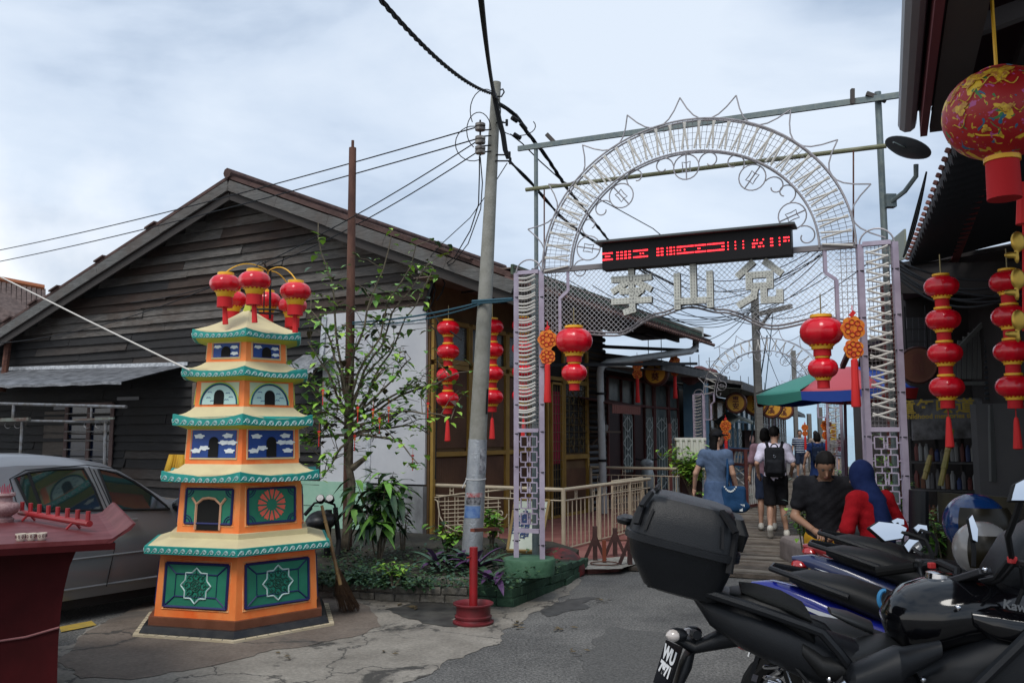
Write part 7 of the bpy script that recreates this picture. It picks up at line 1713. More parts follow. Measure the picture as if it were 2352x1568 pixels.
mb=MB(); q0,q1=P(2065,640,8.6),P(2700,640,6.8); mb.bar(q0,q1,.10,.30); q0,q1=P(2075,700,12),P(2700,660,10); mb.prism([P(2065,612,8.5),P(2800,500,6.5),P(2800,560,12),P(2075,690,12.6)],ZZ*.04); mb.build('dark_ceiling', m_shopw,R2,smooth=0)
rc=random.Random(8)
cable('bundle of black cables drooping under the corrugated roof at the right', [(sag(P(2066,600+8*i,8.2),P(2352+60,640+rc.uniform(-30,30),6.2),.12+.03*i),.011) for i in range(6)]+[(sag(P(2128,395,7.2),P(2075,590,8),.05*i),.008) for i in range(3)])
for (x,y,h_,w_) in (): pass
rw=empty('right_row_house', P(2000,900,20),'brown house of the right row glimpsed behind the second arch', 'house'); a,b_=P(2052,1000,13.2),P(1962,1000,34); a.z=b_.z=0; mb=MB(); mb.prism([a,b_,b_+ZZ*2.9,a+ZZ*3.0],(2.5,0,0)); mb.build('wall', mat('brown_wall', ()),rw,smooth=0); mb=MB(); mb.prism([a+Vector((-.5,-.3,3.0)),b_+Vector((-.3,0,2.9)),b_+Vector((2.5,0,3.6)),a+Vector((2.6,-.3,3.9))],ZZ*.06); mb.build('roof', mat('dark_corrugated', ()),rw,smooth=0)
for i,(x,Y,h,lb) in enumerate(((1958,17.5,.8,'bushy pot plant below the small distant arch'),(1990,13.0,.9,'spiky pot plant behind the right arch column'),(1935,24,.7,'far pot plants at the right edge of the walkway'))): shrub('pot_plant', Vector((P(x,1000,Y).x,Y,.1)),h,.28,130,.15,m_lf,lb,seed=70+i,mats=[m_lf,m_ld])
# PEOPLE
m_sk=mat('skin_light', (.42,.24,.16),.55,col2=(.48,.28,.20),scale=6); m_skt=mat('skin_tan', (.24,.125,.075),.5,col2=(.28,.15,.09),scale=6); m_hair=mat('hair_black', (.005,.004,.004),.75,spec=.2); m_eye=mat('eye_dark', (.01,.008,.007),.3); m_lip=mat('lip', (.30,.10,.08),.5)
def rotx(a): return np.array([[1,0,0],[0,math.cos(a),-math.sin(a)],[0,math.sin(a),math.cos(a)]])
def rotz(a): return np.array([[math.cos(a),-math.sin(a),0],[math.sin(a),math.cos(a),0],[0,0,1]])
def person(label,loc,rz,k=1.0,lean=0.0,nod=0.0,turn=0.0,arms=None,legs=None,skin=m_sk,top=None,bottom=None,hair='short', shoes=None,fem=False,res=.015,group=None,extra=None,hairm=None):
 """local frame: x right, y forward, z up; feet at z=0, 1.72 m tall"""
 e_=empty('person', loc,label,'person', group,rz,k); L=rotx(-lean); hp=np.array([0,0,.95])
 U_=lambda p: (np.array(p,float)-hp) @ L.T+hp
 sw=.175 if fem else .20
 arms=arms or [((.25,-.03,1.14),(.27,.06,.90)),((-.25,-.03,1.14),(-.27,.06,.90))]
 legs=legs or [((.10,.02,.50),(.11,-.02,.08),0),((-.10,.02,.50),(-.11,-.02,.08),0)]
 Rh=L @ rotz(turn) @ rotx(-nod); hc=U_((0,.0,1.47))+(Rh @ np.array([0,.02,.135])); nb=U_((0,-.015,1.42)); nt=hc+Rh @ np.array([0,-.015,-.06])
 sh=[U_((sw-.02,-.01,1.385)),U_((-sw+.02,-.01,1.385))]; hipp=[np.array((.085,0,.90)),np.array((-.085,0,.90))]
 A=[(sh[i],U_(arms[i][0]) if len(arms[i])<3 else np.array(arms[i][0]),U_(arms[i][1]) if len(arms[i])<3 else np.array(arms[i][1])) for i in (0,1)]
 def torso(p,g=0.0):
  d=sd_ell(p,U_((0,-.0,1.27)),(.165+g if not fem else .145+g,.10+g,.19+g),L); d=smin(d,sd_ell(p,U_((0,0,1.09)),((.135 if not fem else .115)+g,.09+g,.16+g),L),.06)
  d=smin(d,sd_ell(p,U_((0,0,.95)),(.155+g,.11+g,.13+g),L),.06)
  for s_ in sh: d=smin(d,sd_cone(p,s_,U_((0,-.01,1.36)),.058+g,.075+g),.05)
  return d
 def limbs(p,d,g=0.0):
  for s_,e1,w1 in A: d=smin(d,sd_cone(p,s_,e1,.050+g,.037+g),.03); d=smin(d,sd_cone(p,e1,w1,.038+g,.024+g),.015)
  return d
 def skf(p):
  d=torso(p,-.012); d=limbs(p,d); d=smin(d,sd_cone(p,nb,nt,.056,.048),.03)
  q=(p-hc) @ Rh; h=sd_ell(q,(0,0,.02),(.074,.094,.104)); h=smin(h,sd_ell(q,(0,.025,-.055),(.052,.062,.062)),.03)
  h=smin(h,sd_cone(q,(0,.088,.015),(0,.112,-.022),.009,.014),.012)
  for s_ in (-1,1): h=smin(h,sd_ell(q,(s_*.076,-.005,-.002),(.010,.020,.032)),.006); h=-smin(-h,sd_ell(q,(s_*.030,.100,.018),(.016,.012,.010)),.012)
  h=smin(h,sd_ell(q,(0,.088,-.052),(.022,.010,.007)),.008)
  d=smin(d,h,.015)
  for i,(kn,an,yw) in enumerate(legs):
   kn,an=np.array(kn),np.array(an); d=smin(d,sd_cone(p,hipp[i],kn,.080,.052),.03); d=smin(d,sd_cone(p,kn,an,.054,.033),.02); mid=kn*.65+an*.35+np.array([0,-.018,0]); d=smin(d,sd_ell(p,mid,(.045,.048,.11)),.03)
   d=smin(d,sd_cone(p,an,an+np.array([0,.10,-.045]),.034,.022),.02)
  return d
 mb=MB(); add_sdf(mb,skf,(-.50,-.50,-.02),(.50,.62,1.80),res)
 for i,(s_,e1,w1) in enumerate(A):
  f=Vector(w1-e1).normalized(); sd=Vector((1,0,0))*(-1 if i else 1); ac=f.cross(Vector((0,1,0)) if abs(f.y)<.8 else Vector((0,0,1))).normalized(); pn_=ac.cross(f); W_=Vector(w1)
  mb.tube([W_-f*.015,W_+f*.03,W_+f*.075],[.024,.030,.030],8)
  for j,(o_,ln) in enumerate(((-.027,.062),(-.009,.072),(.009,.068),(.026,.055))):
   b0=W_+f*.072+pn_*o_; c1=ac*(.012+.004*j); mb.tube([b0,b0+f*ln*.5+c1*.3,b0+f*ln*.85+c1*1.3,b0+f*ln*.98+c1*2.0],[.0095,.009,.008,.006],6)
  tb=W_+f*.03-pn_*.026; mb.tube([tb,tb+f*.03-pn_*.022+ac*.008,tb+f*.055-pn_*.026+ac*.02],[.012,.010,.008],6)
 mb.build('body', skin,e_,local=True,smooth=180)
 Hq=lambda q: Vector(hc+Rh @ np.array(q))
 mb=MB()
 for s_ in (-1,1): mb.ball(Hq((s_*.030,.086,.018)),(.011,.009,.006)); mb.tube([Hq((s_*.016,.098,.036)),Hq((s_*.032,.096,.041)),Hq((s_*.048,.086,.036))],[.003,.004,.002],5)
 mb.build('eyes', m_eye,e_,local=True); mb=MB(); mb.tube([Hq((-.020,.093,-.054)),Hq((0,.099,-.052)),Hq((.020,.093,-.054))],[.002,.005,.002],5); mb.build('mouth', m_lip,e_,local=True)
 if top:
  tm,slv,hem,g=top
  def shf(p):
   q=(p-hp) @ L; d=torso(p,g)
   for s_,e1,w1 in A:
    if slv>0: en=s_+(e1-s_)*min(1,slv); d=smin(d,sd_cone(p,s_,en,.060+g*.6,.052+g*.7),.035)
    if slv>1: d=smin(d,sd_cone(p,e1,e1+(w1-e1)*(slv-1),.050,.036),.02)
   if hem<0: d=smin(d,sd_cone(p,(0,0,.95),(0,0,-hem+.1),.16,.20),.05)
   d=np.maximum(d,(abs(hem)-.95)-q[...,2]); d=np.maximum(d,-(np.linalg.norm(p-(nb+np.array([0,.03,.045])),axis=-1)-.082)); 
   return d+.004*np.sin(p[...,0]*27+p[...,2]*43+5*np.sin(p[...,0]*9))*np.sin(p[...,2]*33+p[...,1]*31+1)
  mb=MB(); add_sdf(mb,shf,(-.50,-.50,.30),(.50,.60,1.62),res); mb.build('shirt' if hem>0 else 'dress', tm,e_,local=True,smooth=180)
 if bottom:
  bm,kind,hem=bottom
  def btf(p):
   d=sd_ell(p,(0,0,.93),(.172,.130,.15))
   if kind=='skirt': d=smin(d,sd_cone(p,(0,0,.98),(0,0,hem),.14,.225),.04)
   else:
    for i,(kn,an,yw) in enumerate(legs):
     kn,an=np.array(kn),np.array(an); d=smin(d,sd_cone(p,hipp[i],kn,.105,.092 if hem>.3 else .075),.03)
     if hem<.4: d=smin(d,sd_cone(p,kn,an,.075,.055),.02)
   d=np.maximum(d,hem-p[...,2]); d=np.maximum(d,p[...,2]-1.03); return d+.003*np.sin(p[...,0]*43+p[...,2]*23)
  mb=MB(); add_sdf(mb,btf,(-.40,-.45,.0),(.40,.50,1.1),res); mb.build({'skirt': 'skirt', 'shorts': 'shorts'}.get(kind,'trousers'),bm,e_,local=True,smooth=180)
 hm=hairm or m_hair
 def hrf(p):
  q=(p-hc) @ Rh; d=sd_ell(q,(0,-.010,.036),(.083,.100,.100)); fr=np.maximum(q[...,1]-.035-.55*(q[...,2]-.045),-.02-q[...,2]*1.0-(.03 if hair=='short' else .0)) 
  d=np.maximum(d,np.minimum(q[...,1]-.030,1)-np.maximum(0,q[...,2]-.055)*2.2); d=np.maximum(d,-.045-q[...,2])
  if hair in ('long', 'cap'): d=smin(d,sd_ell(q,(0,-.055,-.10),(.075,.045,.15)),.03)
  if hair=='bob': d=smin(d,sd_ell(q,(0,-.03,-.03),(.095,.085,.10)),.02); d=np.maximum(d,q[...,1]-.05-np.maximum(0,q[...,2]-.04)*2)
  return d+.002*np.sin(q[...,0]*160) 
 if hair != 'hijab': mb=MB(); lo=hc-.30; hi=hc+.20; add_sdf(mb,hrf,lo,hi,min(res,.010)); mb.build('hair', hm,e_,local=True,smooth=180)
 if shoes:
  mb=MB()
  for kn,an,yw in legs:
   an=np.array(an); 
   if yw: add_sdf(mb,lambda p: smin(sd_cone(p,an+np.array([0,-.03,.01]),an+np.array([0,.03,-.10]),.045,.042),sd_cone(p,an+np.array([0,-.02,.0]),an+np.array([0,-.0,.02]),.045,.04),.02),an-.2,an+.2,.010)
   else: add_sdf(mb,lambda p: np.maximum(smin(sd_cone(p,an+np.array([0,-.03,-.03]),an+np.array([0,.15,-.045]),.046,.038),sd_cone(p,an,an+np.array([0,-.01,.01]),.045,.043),.03),-p[...,2]+max(.0,an[2]-.08)),an-.25,an+.25,.012)
  mb.build('shoes', shoes,e_,local=True,smooth=60)
 if extra: extra(e_,Hq,A,U_)
 return e_
def cloth(n_,c,c2=None): return mat('cloth_'+n_,c,.9,col2=c2 or tuple(min(1,x*1.35+.004) for x in c),scale=9,bump=.25,bscale=60,spec=.15)
AZ=lambda x,y,Y: Vector((P(x,y,Y).x,Y,.06))
def bx_part(e_,nm,m_,boxes,bev=.02):
 mb=MB()
 for c,d in boxes: mb.box(c,d)
 return mb.build(nm,m_,e_,local=True,smooth=0,bevel=bev)
def backpack(m_,w=.30,h=.46,zc=1.17):
 def f(e_,Hq,A,U_):
  c=U_((0,-.19,zc)); mb=MB(); add_sdf(mb,lambda p: smin(sd_box(p,c,(w/2,.085,h/2),.05),sd_box(p,c+np.array([0,-.08,-.08]),(w/2-.03,.05,h/2-.13),.03),.02),c-.40,c+.40,.014); bp=mb.build('backpack', m_,e_,local=True,smooth=60)
  mb=MB()
  for s_ in (-1,1): mb.tube([Vector(c)+Vector((s_*.09,.05,h/2-.03)),Vector(U_((s_*.12,-.03,1.475))),Vector(U_((s_*.135,.09,1.38))),Vector(U_((s_*.15,.11,1.2))),Vector(U_((s_*.16,-.06,1.02)))],[.024,.026,.024,.018,.012],6)
  mb.tube([Vector(c)+Vector((.05*math.cos(t),-.02,h/2+.05*math.sin(t))) for t in np.linspace(0,3.14,8)],.010,5); mb.build('strap', m_,bp,local=True); mb=MB(); mb.tube([Vector(c)+Vector((.02*math.cos(t),-.10,h/2-.14+.02*math.sin(t))) for t in np.linspace(0,6.28,12)[:-1]],.004,4,closed=True); mb.build('ring', mat('chrome', (.6,.6,.62),.15,1.0),bp,local=True)
 return f
person('man in white polo and black shorts with a black backpack walking away on the planks', AZ(1778,1000,13.7),R(-18),1.0,lean=.03,turn=-.35,arms=[((.27,-.07,1.13),(.24,.14,1.02)),((-.27,-.09,1.15),(-.26,.10,.98))],
       legs=[((.09,.08,.50),(.14,.10,.08),0),((-.09,-.02,.49),(-.10,-.14,.15),1)],top=(cloth('white_lilac', (.58,.55,.68)),.72,.86,.022),bottom=(cloth('black', (.008,.008,.010)),'shorts', .50),shoes=mat('shoe_white', (.55,.53,.48),.6),extra=backpack(cloth('pack_black', (.010,.011,.014))))
person('person with dark hair almost hidden behind the white polo man', AZ(1757,1000,14.8),R(-10),.99,top=(cloth('mauve', (.20,.12,.15)),.9,.88,.02),bottom=(cloth('navy_short', (.02,.03,.06)),'shorts', .52),hair='bob', shoes=mat('shoe_white', ()),res=.02)
def cap_bag(e_,Hq,A,U_):
 hc=np.array(Hq((0,0,0))); a=np.array(Hq((0,1,0)))-hc; mb=MB(); add_sdf(mb,lambda p: smin(np.maximum(np.linalg.norm((p-np.array(Hq((0,-.005,.035))))/np.array([.092,.105,.085]),axis=-1)*.09-.09,-(p[...,2]-hc[2]-.03)),sd_ell(p,hc+a*.12+np.array([0,0,.045]),(.06,.075,.010)),.012),hc-.25,hc+.28,.010); mb.build('cap', cloth('cap_black', (.008,.008,.010)),e_,local=True,smooth=60)
 mb=MB(); add_sdf(mb,lambda p: smin(sd_box(p,(.24,-.10,.80),(.16,.055,.17),.04),sd_ell(p,(.28,-.10,.70),(.17,.07,.08)),.04),(-.0,-.3,.5),(.55,.1,1.1),.015); tbg=mb.build('tote_bag', cloth('tote_blue', (.012,.045,.11)),e_,local=True,smooth=80)
 mb=MB(); mb.tube([(.16,-.13,.94),(.17,-.10,1.2),(.155,-.05,1.42),(.16,.05,1.38),(.17,.06,1.15),(.20,-.05,.95)],.020,5); mb.build('strap', cloth('tote_blue', ()),tbg,local=True); mb=MB()
 for i in range(9): t=i/8; mb.box((.13+.15*t,-.160,.90+.06*(2*t-1)**2),(.018,.006,.022))
 mb.box((.34,-.165,.69),(.04,.006,.09)); mb.box((.375,-.162,.72),(.02,.006,.03)); mb.build('white_print', m_white,tbg,local=True,smooth=0)
person('woman in blue grey shirt and skirt, black cap and navy tote bag, walking away', AZ(1643,1000,11.5),R(-22),.965,fem=True,hair='cap', turn=-.9,arms=[((.23,-.06,1.13),(.27,.03,.92)),((-.27,-.05,1.13),(-.31,.04,.90))],legs=[((.08,.10,.50),(.09,.05,.08),0),((-.08,-.02,.50),(-.09,-.16,.12),0)],
       top=(cloth('blue_grey', (.075,.11,.18)),.45,.98,.014),bottom=(cloth('blue_grey_skirt', (.06,.095,.17)),'skirt', .60),shoes=mat('shoe_white', ()),extra=cap_bag)
def stripes():
 m=mat('striped_cloth', (.012,.03,.09),.9); t=m.node_tree; b=t.nodes['Principled BSDF']; tcn=t.nodes.new('ShaderNodeTexCoord'); sx=t.nodes.new('ShaderNodeSeparateXYZ'); t.links.new(tcn.outputs['Object'],sx.inputs[0]); mm=t.nodes.new('ShaderNodeMath'); mm.operation='FRACT'; ml=t.nodes.new('ShaderNodeMath'); ml.operation='MULTIPLY'; ml.inputs[1].default_value=12.5; t.links.new(sx.outputs[2],ml.inputs[0]); t.links.new(ml.outputs[0],mm.inputs[0]); g_=t.nodes.new('ShaderNodeMath'); g_.operation='GREATER_THAN'; g_.inputs[1].default_value=.68; t.links.new(mm.outputs[0],g_.inputs[0]); mx=t.nodes.new('ShaderNodeMixRGB'); mx.inputs[1].default_value=(.012,.03,.09,1); mx.inputs[2].default_value=(.5,.55,.6,1); t.links.new(g_.outputs[0],mx.inputs[0]); t.links.new(mx.outputs[0],b.inputs['Base Color']); return m
person('bearded man in navy striped T-shirt walking towards the camera', AZ(1837,1000,32),R(165),1.03,top=(stripes(),.6,.86,.025),bottom=(cloth('navy_short', ()),'shorts', .52),shoes=mat('shoe_blue', (.02,.12,.30),.6),legs=[((.10,.06,.50),(.11,.03,.08),0),((-.10,-.02,.50),(-.13,-.16,.10),0)],res=.022)
person('woman with bobbed dark hair in a navy dress and backpack walking away', AZ(1876,1000,21),R(-15),.96,fem=True,hair='bob', turn=.3,arms=[((.25,-.04,1.14),(.22,.02,.9)),((-.28,-.03,1.13),(-.33,.05,.90))],top=(cloth('navy_dress', (.010,.025,.09)),.35,.90,.022),bottom=(cloth('navy_dress', ()),'skirt', .60),extra=backpack(cloth('pack_navy', (.006,.012,.03)),.28,.40),res=.018)
person('distant man in grey shirt and pale cap walking away beyond the umbrella', AZ(1903,1000,30),R(-10),1.0,top=(cloth('grey_tee', (.28,.28,.29)),.6,.86,.02),bottom=(cloth('khaki', (.20,.12,.07)),'shorts', .5),hairm=cloth('grey_cap', (.2,.22,.23)),res=.022)
person('distant woman facing the camera beside the pale capped man', AZ(1873,1000,31),R(170),1.01,fem=True,hair='long', top=(cloth('beige', (.25,.2,.17)),.5,.86,.02),bottom=(cloth('black', ()),'pants', .1),res=.022)
person('distant girl with long dark hair in shorts near the walkway end', AZ(1929,1000,38),R(-20),.95,fem=True,hair='long', top=(cloth('dark_pink', (.10,.02,.04)),.4,.9,.02),bottom=(cloth('denim', (.25,.3,.38)),'shorts', .62),res=.024)
person('tiny distant child in pale clothes at the far end of the planks', AZ(1912,1000,44),R(20),.72,fem=True,hair='bob', top=(cloth('pale_pink', (.5,.38,.4)),.4,.8,.02),bottom=(cloth('black', ()),'shorts', .5),res=.028)
def watch(e_,Hq,A,U_):
 w1=Vector(A[1][2]); f=(Vector(A[1][2])-Vector(A[1][1])).normalized(); mb=MB(); mb.tube([w1-f*.035,w1-f*.008],.032,10); mb.build('watch', mat('watch_maroon', (.12,.01,.03),.4),e_,local=True); mb=MB(); q=w1+f*.13+Vector((.02,.02,-.01)); mb.box(q,(.07,.03,.02)); mb.build('small_keys', mat('key_dark', (.05,.05,.05),.3,.7),e_,local=True,smooth=0)
person('young man in black T-shirt and mustard shorts looking down at his hands', Vector((P(1890,1000,7.0).x,7.0,.0)),R(160),.905,lean=.10,nod=.58,turn=.12,res=.0105,skin=m_skt,arms=[((.26,.07,1.12),(.10,.30,1.05)),((-.25,.03,1.14),(-.10,.27,1.02))][::1],top=(cloth('black_tee', (.007,.007,.009)),.62,.90,.024),bottom=(cloth('mustard', (.42,.22,.015)),'shorts', .45),shoes=mat('shoe_dark', (.03,.03,.03),.6),extra=watch)
def hij(e_,Hq,A,U_):
 hc=np.array(Hq((0,0,0))); nb=U_((0,-.03,1.40)); tl=U_((-.02,-.14,1.02))
 def f(p):
  d=sd_ell(p,hc+np.array([0,-.012,.02]),(.100,.118,.128)); d=smin(d,sd_cone(p,hc+np.array([0,-.02,-.06]),nb,.095,.10),.04); d=smin(d,sd_ell(p,U_((0,-.07,1.37)),(.11,.07,.055)),.03); d=smin(d,sd_cone(p,U_((.0,-.11,1.34)),tl,.062,.075),.03); d=smin(d,sd_cone(p,U_((.0,-.11,1.34)),U_((.06,-.14,1.10)),.045,.04),.02)
  return d+.006*np.sin(p[...,0]*60+p[...,2]*26)*np.clip(1.5-p[...,2],.1,1)*1.3
 mb=MB(); add_sdf(mb,f,hc+np.array([-.35,-.45,-.75]),hc+np.array([.35,.3,.25]),.012); mb.build('headscarf', cloth('scarf_navy', (.006,.013,.055),(.010,.020,.075)),e_,local=True,smooth=180)
 mb=MB(); c=Vector(U_((.0,.42,.93))); add_sdf(mb,lambda p: sd_ell(p,(c.x,c.y,c.z),(.09,.06,.08))+.012*np.sin(p[...,0]*70)*np.sin(p[...,2]*60),(c.x-.2,c.y-.2,c.z-.2),(c.x+.2,c.y+.2,c.z+.2),.012); mb.build('pink_bag', mat('pink_satin', (.62,.03,.25),.3),e_,local=True,smooth=60)
person('woman in red long sleeved top and navy headscarf standing with her back turned', Vector((P(2006,1000,6.5).x,6.5,.0)),R(18),.85,lean=.20,nod=.15,turn=.35,fem=True,hair='hijab', res=.012,arms=[((.27,-.01,1.13),(.18,.24,.98)),((-.27,.02,1.14),(-.17,.26,.98))],top=(cloth('red_top', (.24,.004,.008),(.30,.006,.011)),1.85,.80,.020),bottom=(cloth('black', ()),'pants', .05),shoes=mat('shoe_dark', ()),extra=hij)
# VEHICLES
def loft(mb,secs,n=20,e=2.4,cap=True):
 """secs: (centre, half vector a, half vector b) -> superellipse rings"""
 vs=[]; k=len(secs)
 for c,a,b_ in secs:
  for j in range(n):
   t=2*math.pi*j/n; ct,st=math.cos(t),math.sin(t); vs.append(Vector(c)+Vector(a)*(abs(ct)**(2/e)*(1 if ct>0 else -1))+Vector(b_)*(abs(st)**(2/e)*(1 if st>0 else -1)))
 fs=[(i*n+j,i*n+(j+1) % n,(i+1)*n+(j+1) % n,(i+1)*n+j) for i in range(k-1) for j in range(n)]
 if cap: fs+=[tuple(reversed(range(n))),tuple(range((k-1)*n,k*n))]
 mb.add(vs,fs)
m_plb=mat('textured_black_plastic', (.005,.006,.008),.38,col2=(.010,.011,.013),scale=3,bump=.15,bscale=400,spec=.28); m_glb=mat('gloss_black_paint', (.003,.003,.004),.10,coat=.3,spec=.4); m_seat=mat('seat_vinyl', (.006,.0065,.007),.5,bump=.1,bscale=220,spec=.3); m_tyre=mat('tyre', (.009,.009,.009),.85,spec=.15); m_chr=mat('chrome', (.6,.6,.62),.15,1.0); m_mir=mat('mirror_glass', (.72,.74,.77),.02,1.0)
KB=Vector((.62,3.02,0)); KD=Vector((math.cos(R(12)),-math.sin(R(12)),0)); KN=Vector((KD.y,-KD.x,0))     # KN: towards the camera
def kp(x,y,off=0.0):
 return V(x,y,KB+KN*off,KD)
bk=empty('motorcycle', (KB.x,KB.y,0),'large black touring motorcycle with a top box, nearest in the parked row', 'motorcycle', 'motorcycles parked in a row at the right')
def kl(name,m_,rows,par=None,e=2.4,off=0.0,n=20,smooth=60):
 """rows: (x_top, y_top, x_bot, y_bot, half width)"""
 mb=MB(); S_=[]
 for xt,yt,xb,yb,w_ in rows:
  a,b_=kp(xt,yt,off),kp(xb,yb,off); S_.append(((a+b_)/2,(a-b_)/2,KN*w_))
 loft(mb,S_,n,e); return mb.build(name,m_,par or bk,smooth=smooth)
t_=R(-13); Ax=KD*math.cos(t_)+ZZ*math.sin(t_); Az=-KD*math.sin(t_)+ZZ*math.cos(t_); bc=kp(1566,1247)
def sec(h,hx,hy,dx=0.0): return (bc+Az*h+Ax*dx,Ax*hx,KN*hy)
mb=MB(); loft(mb,[sec(-.155,.10,.12,.03),sec(-.145,.125,.15,.025),sec(-.06,.165,.195,.005),sec(.005,.180,.215),sec(.012,.180,.215)],40,5); bx_=mb.build('top_box', m_plb,bk,smooth=40)
mb=MB(); loft(mb,[sec(-.002,.185,.220),sec(.0,.192,.228),sec(.022,.192,.228),sec(.024,.185,.220)],40,5); mb.build('rim', m_plb,bx_,smooth=30)
mb=MB(); loft(mb,[sec(.022,.182,.218),sec(.07,.176,.21),sec(.125,.160,.195),sec(.150,.14,.175),sec(.158,.10,.13)],40,5); mb.build('lid', m_plb,bx_,smooth=40)
mb=MB(); loft(mb,[sec(.02,.03,.06,-.20),sec(.035,.03,.08,-.205),sec(.045,.02,.07,-.20)],20,3); mb.build('carry_handle', m_plb,bx_); mb=MB(); loft(mb,[sec(.035,.012,.13,.185),sec(.09,.03,.15,.175),sec(.135,.03,.13,.15)],24,4); mb.build('backrest', m_seat,bx_)
mb=MB()
for a,b_ in (((-.13,.158),(-.15,.11)),((-.15,.11),(-.155,.05)),((.10,.153),(.155,.10)),((.155,.10),(.16,-.03))): mb.bar(bc+Ax*a[0]+Az*a[1]+KN*.175,bc+Ax*b_[0]+Az*b_[1]+KN*.21,.02,.012)
mb.tube([bc+Ax*-.12+Az*.166+KN*t for t in (.1,.0,-.12)],.008,5)
mb.build('strap', m_black,bx_)
for k in (-1,1):
 mb=MB(); mb.prism([bc+Ax*(k*.13)+Az*.04+KN*.214,bc+Ax*(k*.115)+Az*.11+KN*.199,bc+Ax*(k*.108)+Az*.11+KN*.201,bc+Ax*(k*.12)+Az*.04+KN*.216],KN*.003); mb.build('lid_groove', m_black,bx_,smooth=0)
kl('rack_plate', m_plb,[(1490,1318,1490,1342,.10),(1560,1330,1560,1358,.11),(1680,1352,1680,1385,.10),(1730,1372,1730,1400,.05)])
kl('tail_cowl', m_plb,[(1590,1352,1595,1375,.07),(1640,1362,1630,1430,.10),(1720,1380,1700,1480,.12),(1800,1410,1780,1520,.13),(1900,1450,1880,1568,.12),(1990,1480,1960,1590,.11)],e=3)
for k,yy in ((.145,0),(-.145,-14)):
 mb=MB(); mb.tube([kp(x,y+yy,k) for x,y in ((1600,1352),(1660,1372),(1760,1405),(1850,1437),(1888,1452),(1930,1500),(1958,1538))],.016,8); mb.build('grab_rail', m_plb,bk)
kl('pillion_seat', m_seat,[(1668,1352,1668,1368,.08),(1710,1348,1715,1385,.12),(1780,1362,1785,1420,.14),(1830,1385,1830,1450,.14),(1862,1420,1860,1475,.12)],e=2.6)
kl('seat_cover', mat('mesh_cover', (.012,.013,.013),.85,spec=.2,bump=.5,bscale=260),[(1700,1343,1700,1352,.10),(1740,1347,1742,1372,.125),(1800,1365,1803,1392,.147),(1850,1392,1852,1415,.145)],e=3)
kl('rider_seat', m_seat,[(1835,1440,1830,1500,.13),(1880,1476,1870,1540,.15),(1930,1482,1920,1560,.15),(1985,1468,1980,1560,.135),(2040,1455,2040,1545,.10),(2082,1478,2080,1530,.07)],e=2.5)
tk=kl('fuel_tank', m_glb,[(2022,1400,2040,1462,.05),(2040,1368,2080,1500,.10),(2075,1340,2120,1505,.135),(2120,1326,2150,1495,.155),(2180,1318,2200,1480,.165),(2260,1318,2270,1480,.155),(2340,1325,2350,1490,.12),(2400,1345,2400,1480,.08)],e=2.2,n=32)
mb=MB(); mb.M=Matrix.Translation(kp(2160,1322)) @ Matrix.Rotation(.1,4,'Y'); mb.lathe([(.045,-.01),(.045,.008),(.03,.014),(0,.014)],20); mb.build('filler_cap', m_chr,tk)
sh=kl('side_fairing', m_plb,[(2085,1520,2100,1568,.14),(2150,1470,2160,1590,.17),(2220,1440,2230,1640,.19),(2300,1385,2310,1720,.205),(2400,1345,2420,1760,.21),(2520,1330,2540,1700,.17),(2600,1350,2610,1560,.08)],e=3.5,n=28)
kl('upper_shroud', m_glb,[(2195,1372,2200,1420,.175),(2240,1362,2250,1460,.195),(2330,1372,2340,1480,.222),(2440,1385,2450,1500,.228),(2520,1410,2520,1480,.2)],e=3.2,n=28)
p=kp(2322,1392,.233); text_mesh('lettering', 'Kawasaki', .036,.002,mat('logo_grey', (.12,.125,.13),.5),sh,p+KD*.045-ZZ*.005,KD*.985-ZZ*.17,ZZ*.985+KD*.17,off=.001)
kl('frame_cover', m_plb,[(1960,1560,1960,1640,.09),(2040,1540,2040,1760,.13),(2120,1540,2140,1860,.15),(2260,1600,2280,1900,.14),(2380,1700,2380,1880,.1)],e=3)
ax_=kp(1800,1640); ax_.z=.31; mb=MB(); mb.tube([ax_+KD*(.245*math.cos(t))+ZZ*(.245*math.sin(t)) for t in np.linspace(0,6.283,37)[:-1]],.068,10,closed=True); wh=mb.build('rear_wheel', m_tyre,bk); mb=MB(); mb.tube([ax_+KD*(.19*math.cos(t))+ZZ*(.19*math.sin(t)) for t in np.linspace(0,6.283,37)[:-1]],.018,6,closed=True)
for k in range(5): t=k*1.2566; mb.bar(ax_,ax_+KD*(.19*math.cos(t))+ZZ*(.19*math.sin(t)),.035,.03)
mb.build('rim', m_chr,wh); ax2=ax_+KD*1.42; mb=MB(); mb.tube([ax2+KD*(.25*math.cos(t))+ZZ*(.25*math.sin(t)) for t in np.linspace(0,6.283,37)[:-1]],.06,10,closed=True); mb.build('front_wheel', m_tyre,bk)
mb=MB()
for k in (-.1,.1): mb.bar(ax_+KN*k,ax_+KD*.55+ZZ*.12+KN*k,.03,.06); mb.bar(ax2+KN*k,ax2-KD*.22+ZZ*.72+KN*k,.045,.045)
mb.tube([ax_+KD*.2+ZZ*.05,ax_+KD*.33+ZZ*.42],.035,8); mb.build('swingarm', m_plb,bk,smooth=0)
mb=MB(); a,b_=kp(1955,1572,.20),kp(2085,1512,.20); mb.tube([kp(1925,1596,.19),a],.035,12); ex_=mb.build('exhaust_tip', m_chr,bk); mb=MB(); loft(mb,[(kp(x,y,.2),ZZ*r_,KN*r_) for x,y,r_ in ((1948,1576,.045),(1960,1570,.060),(2060,1530,.062),(2078,1520,.045),(2160,1490,.025))],16,2.4); mb.build('exhaust', m_plb,bk)
mb=MB(); S_=[]
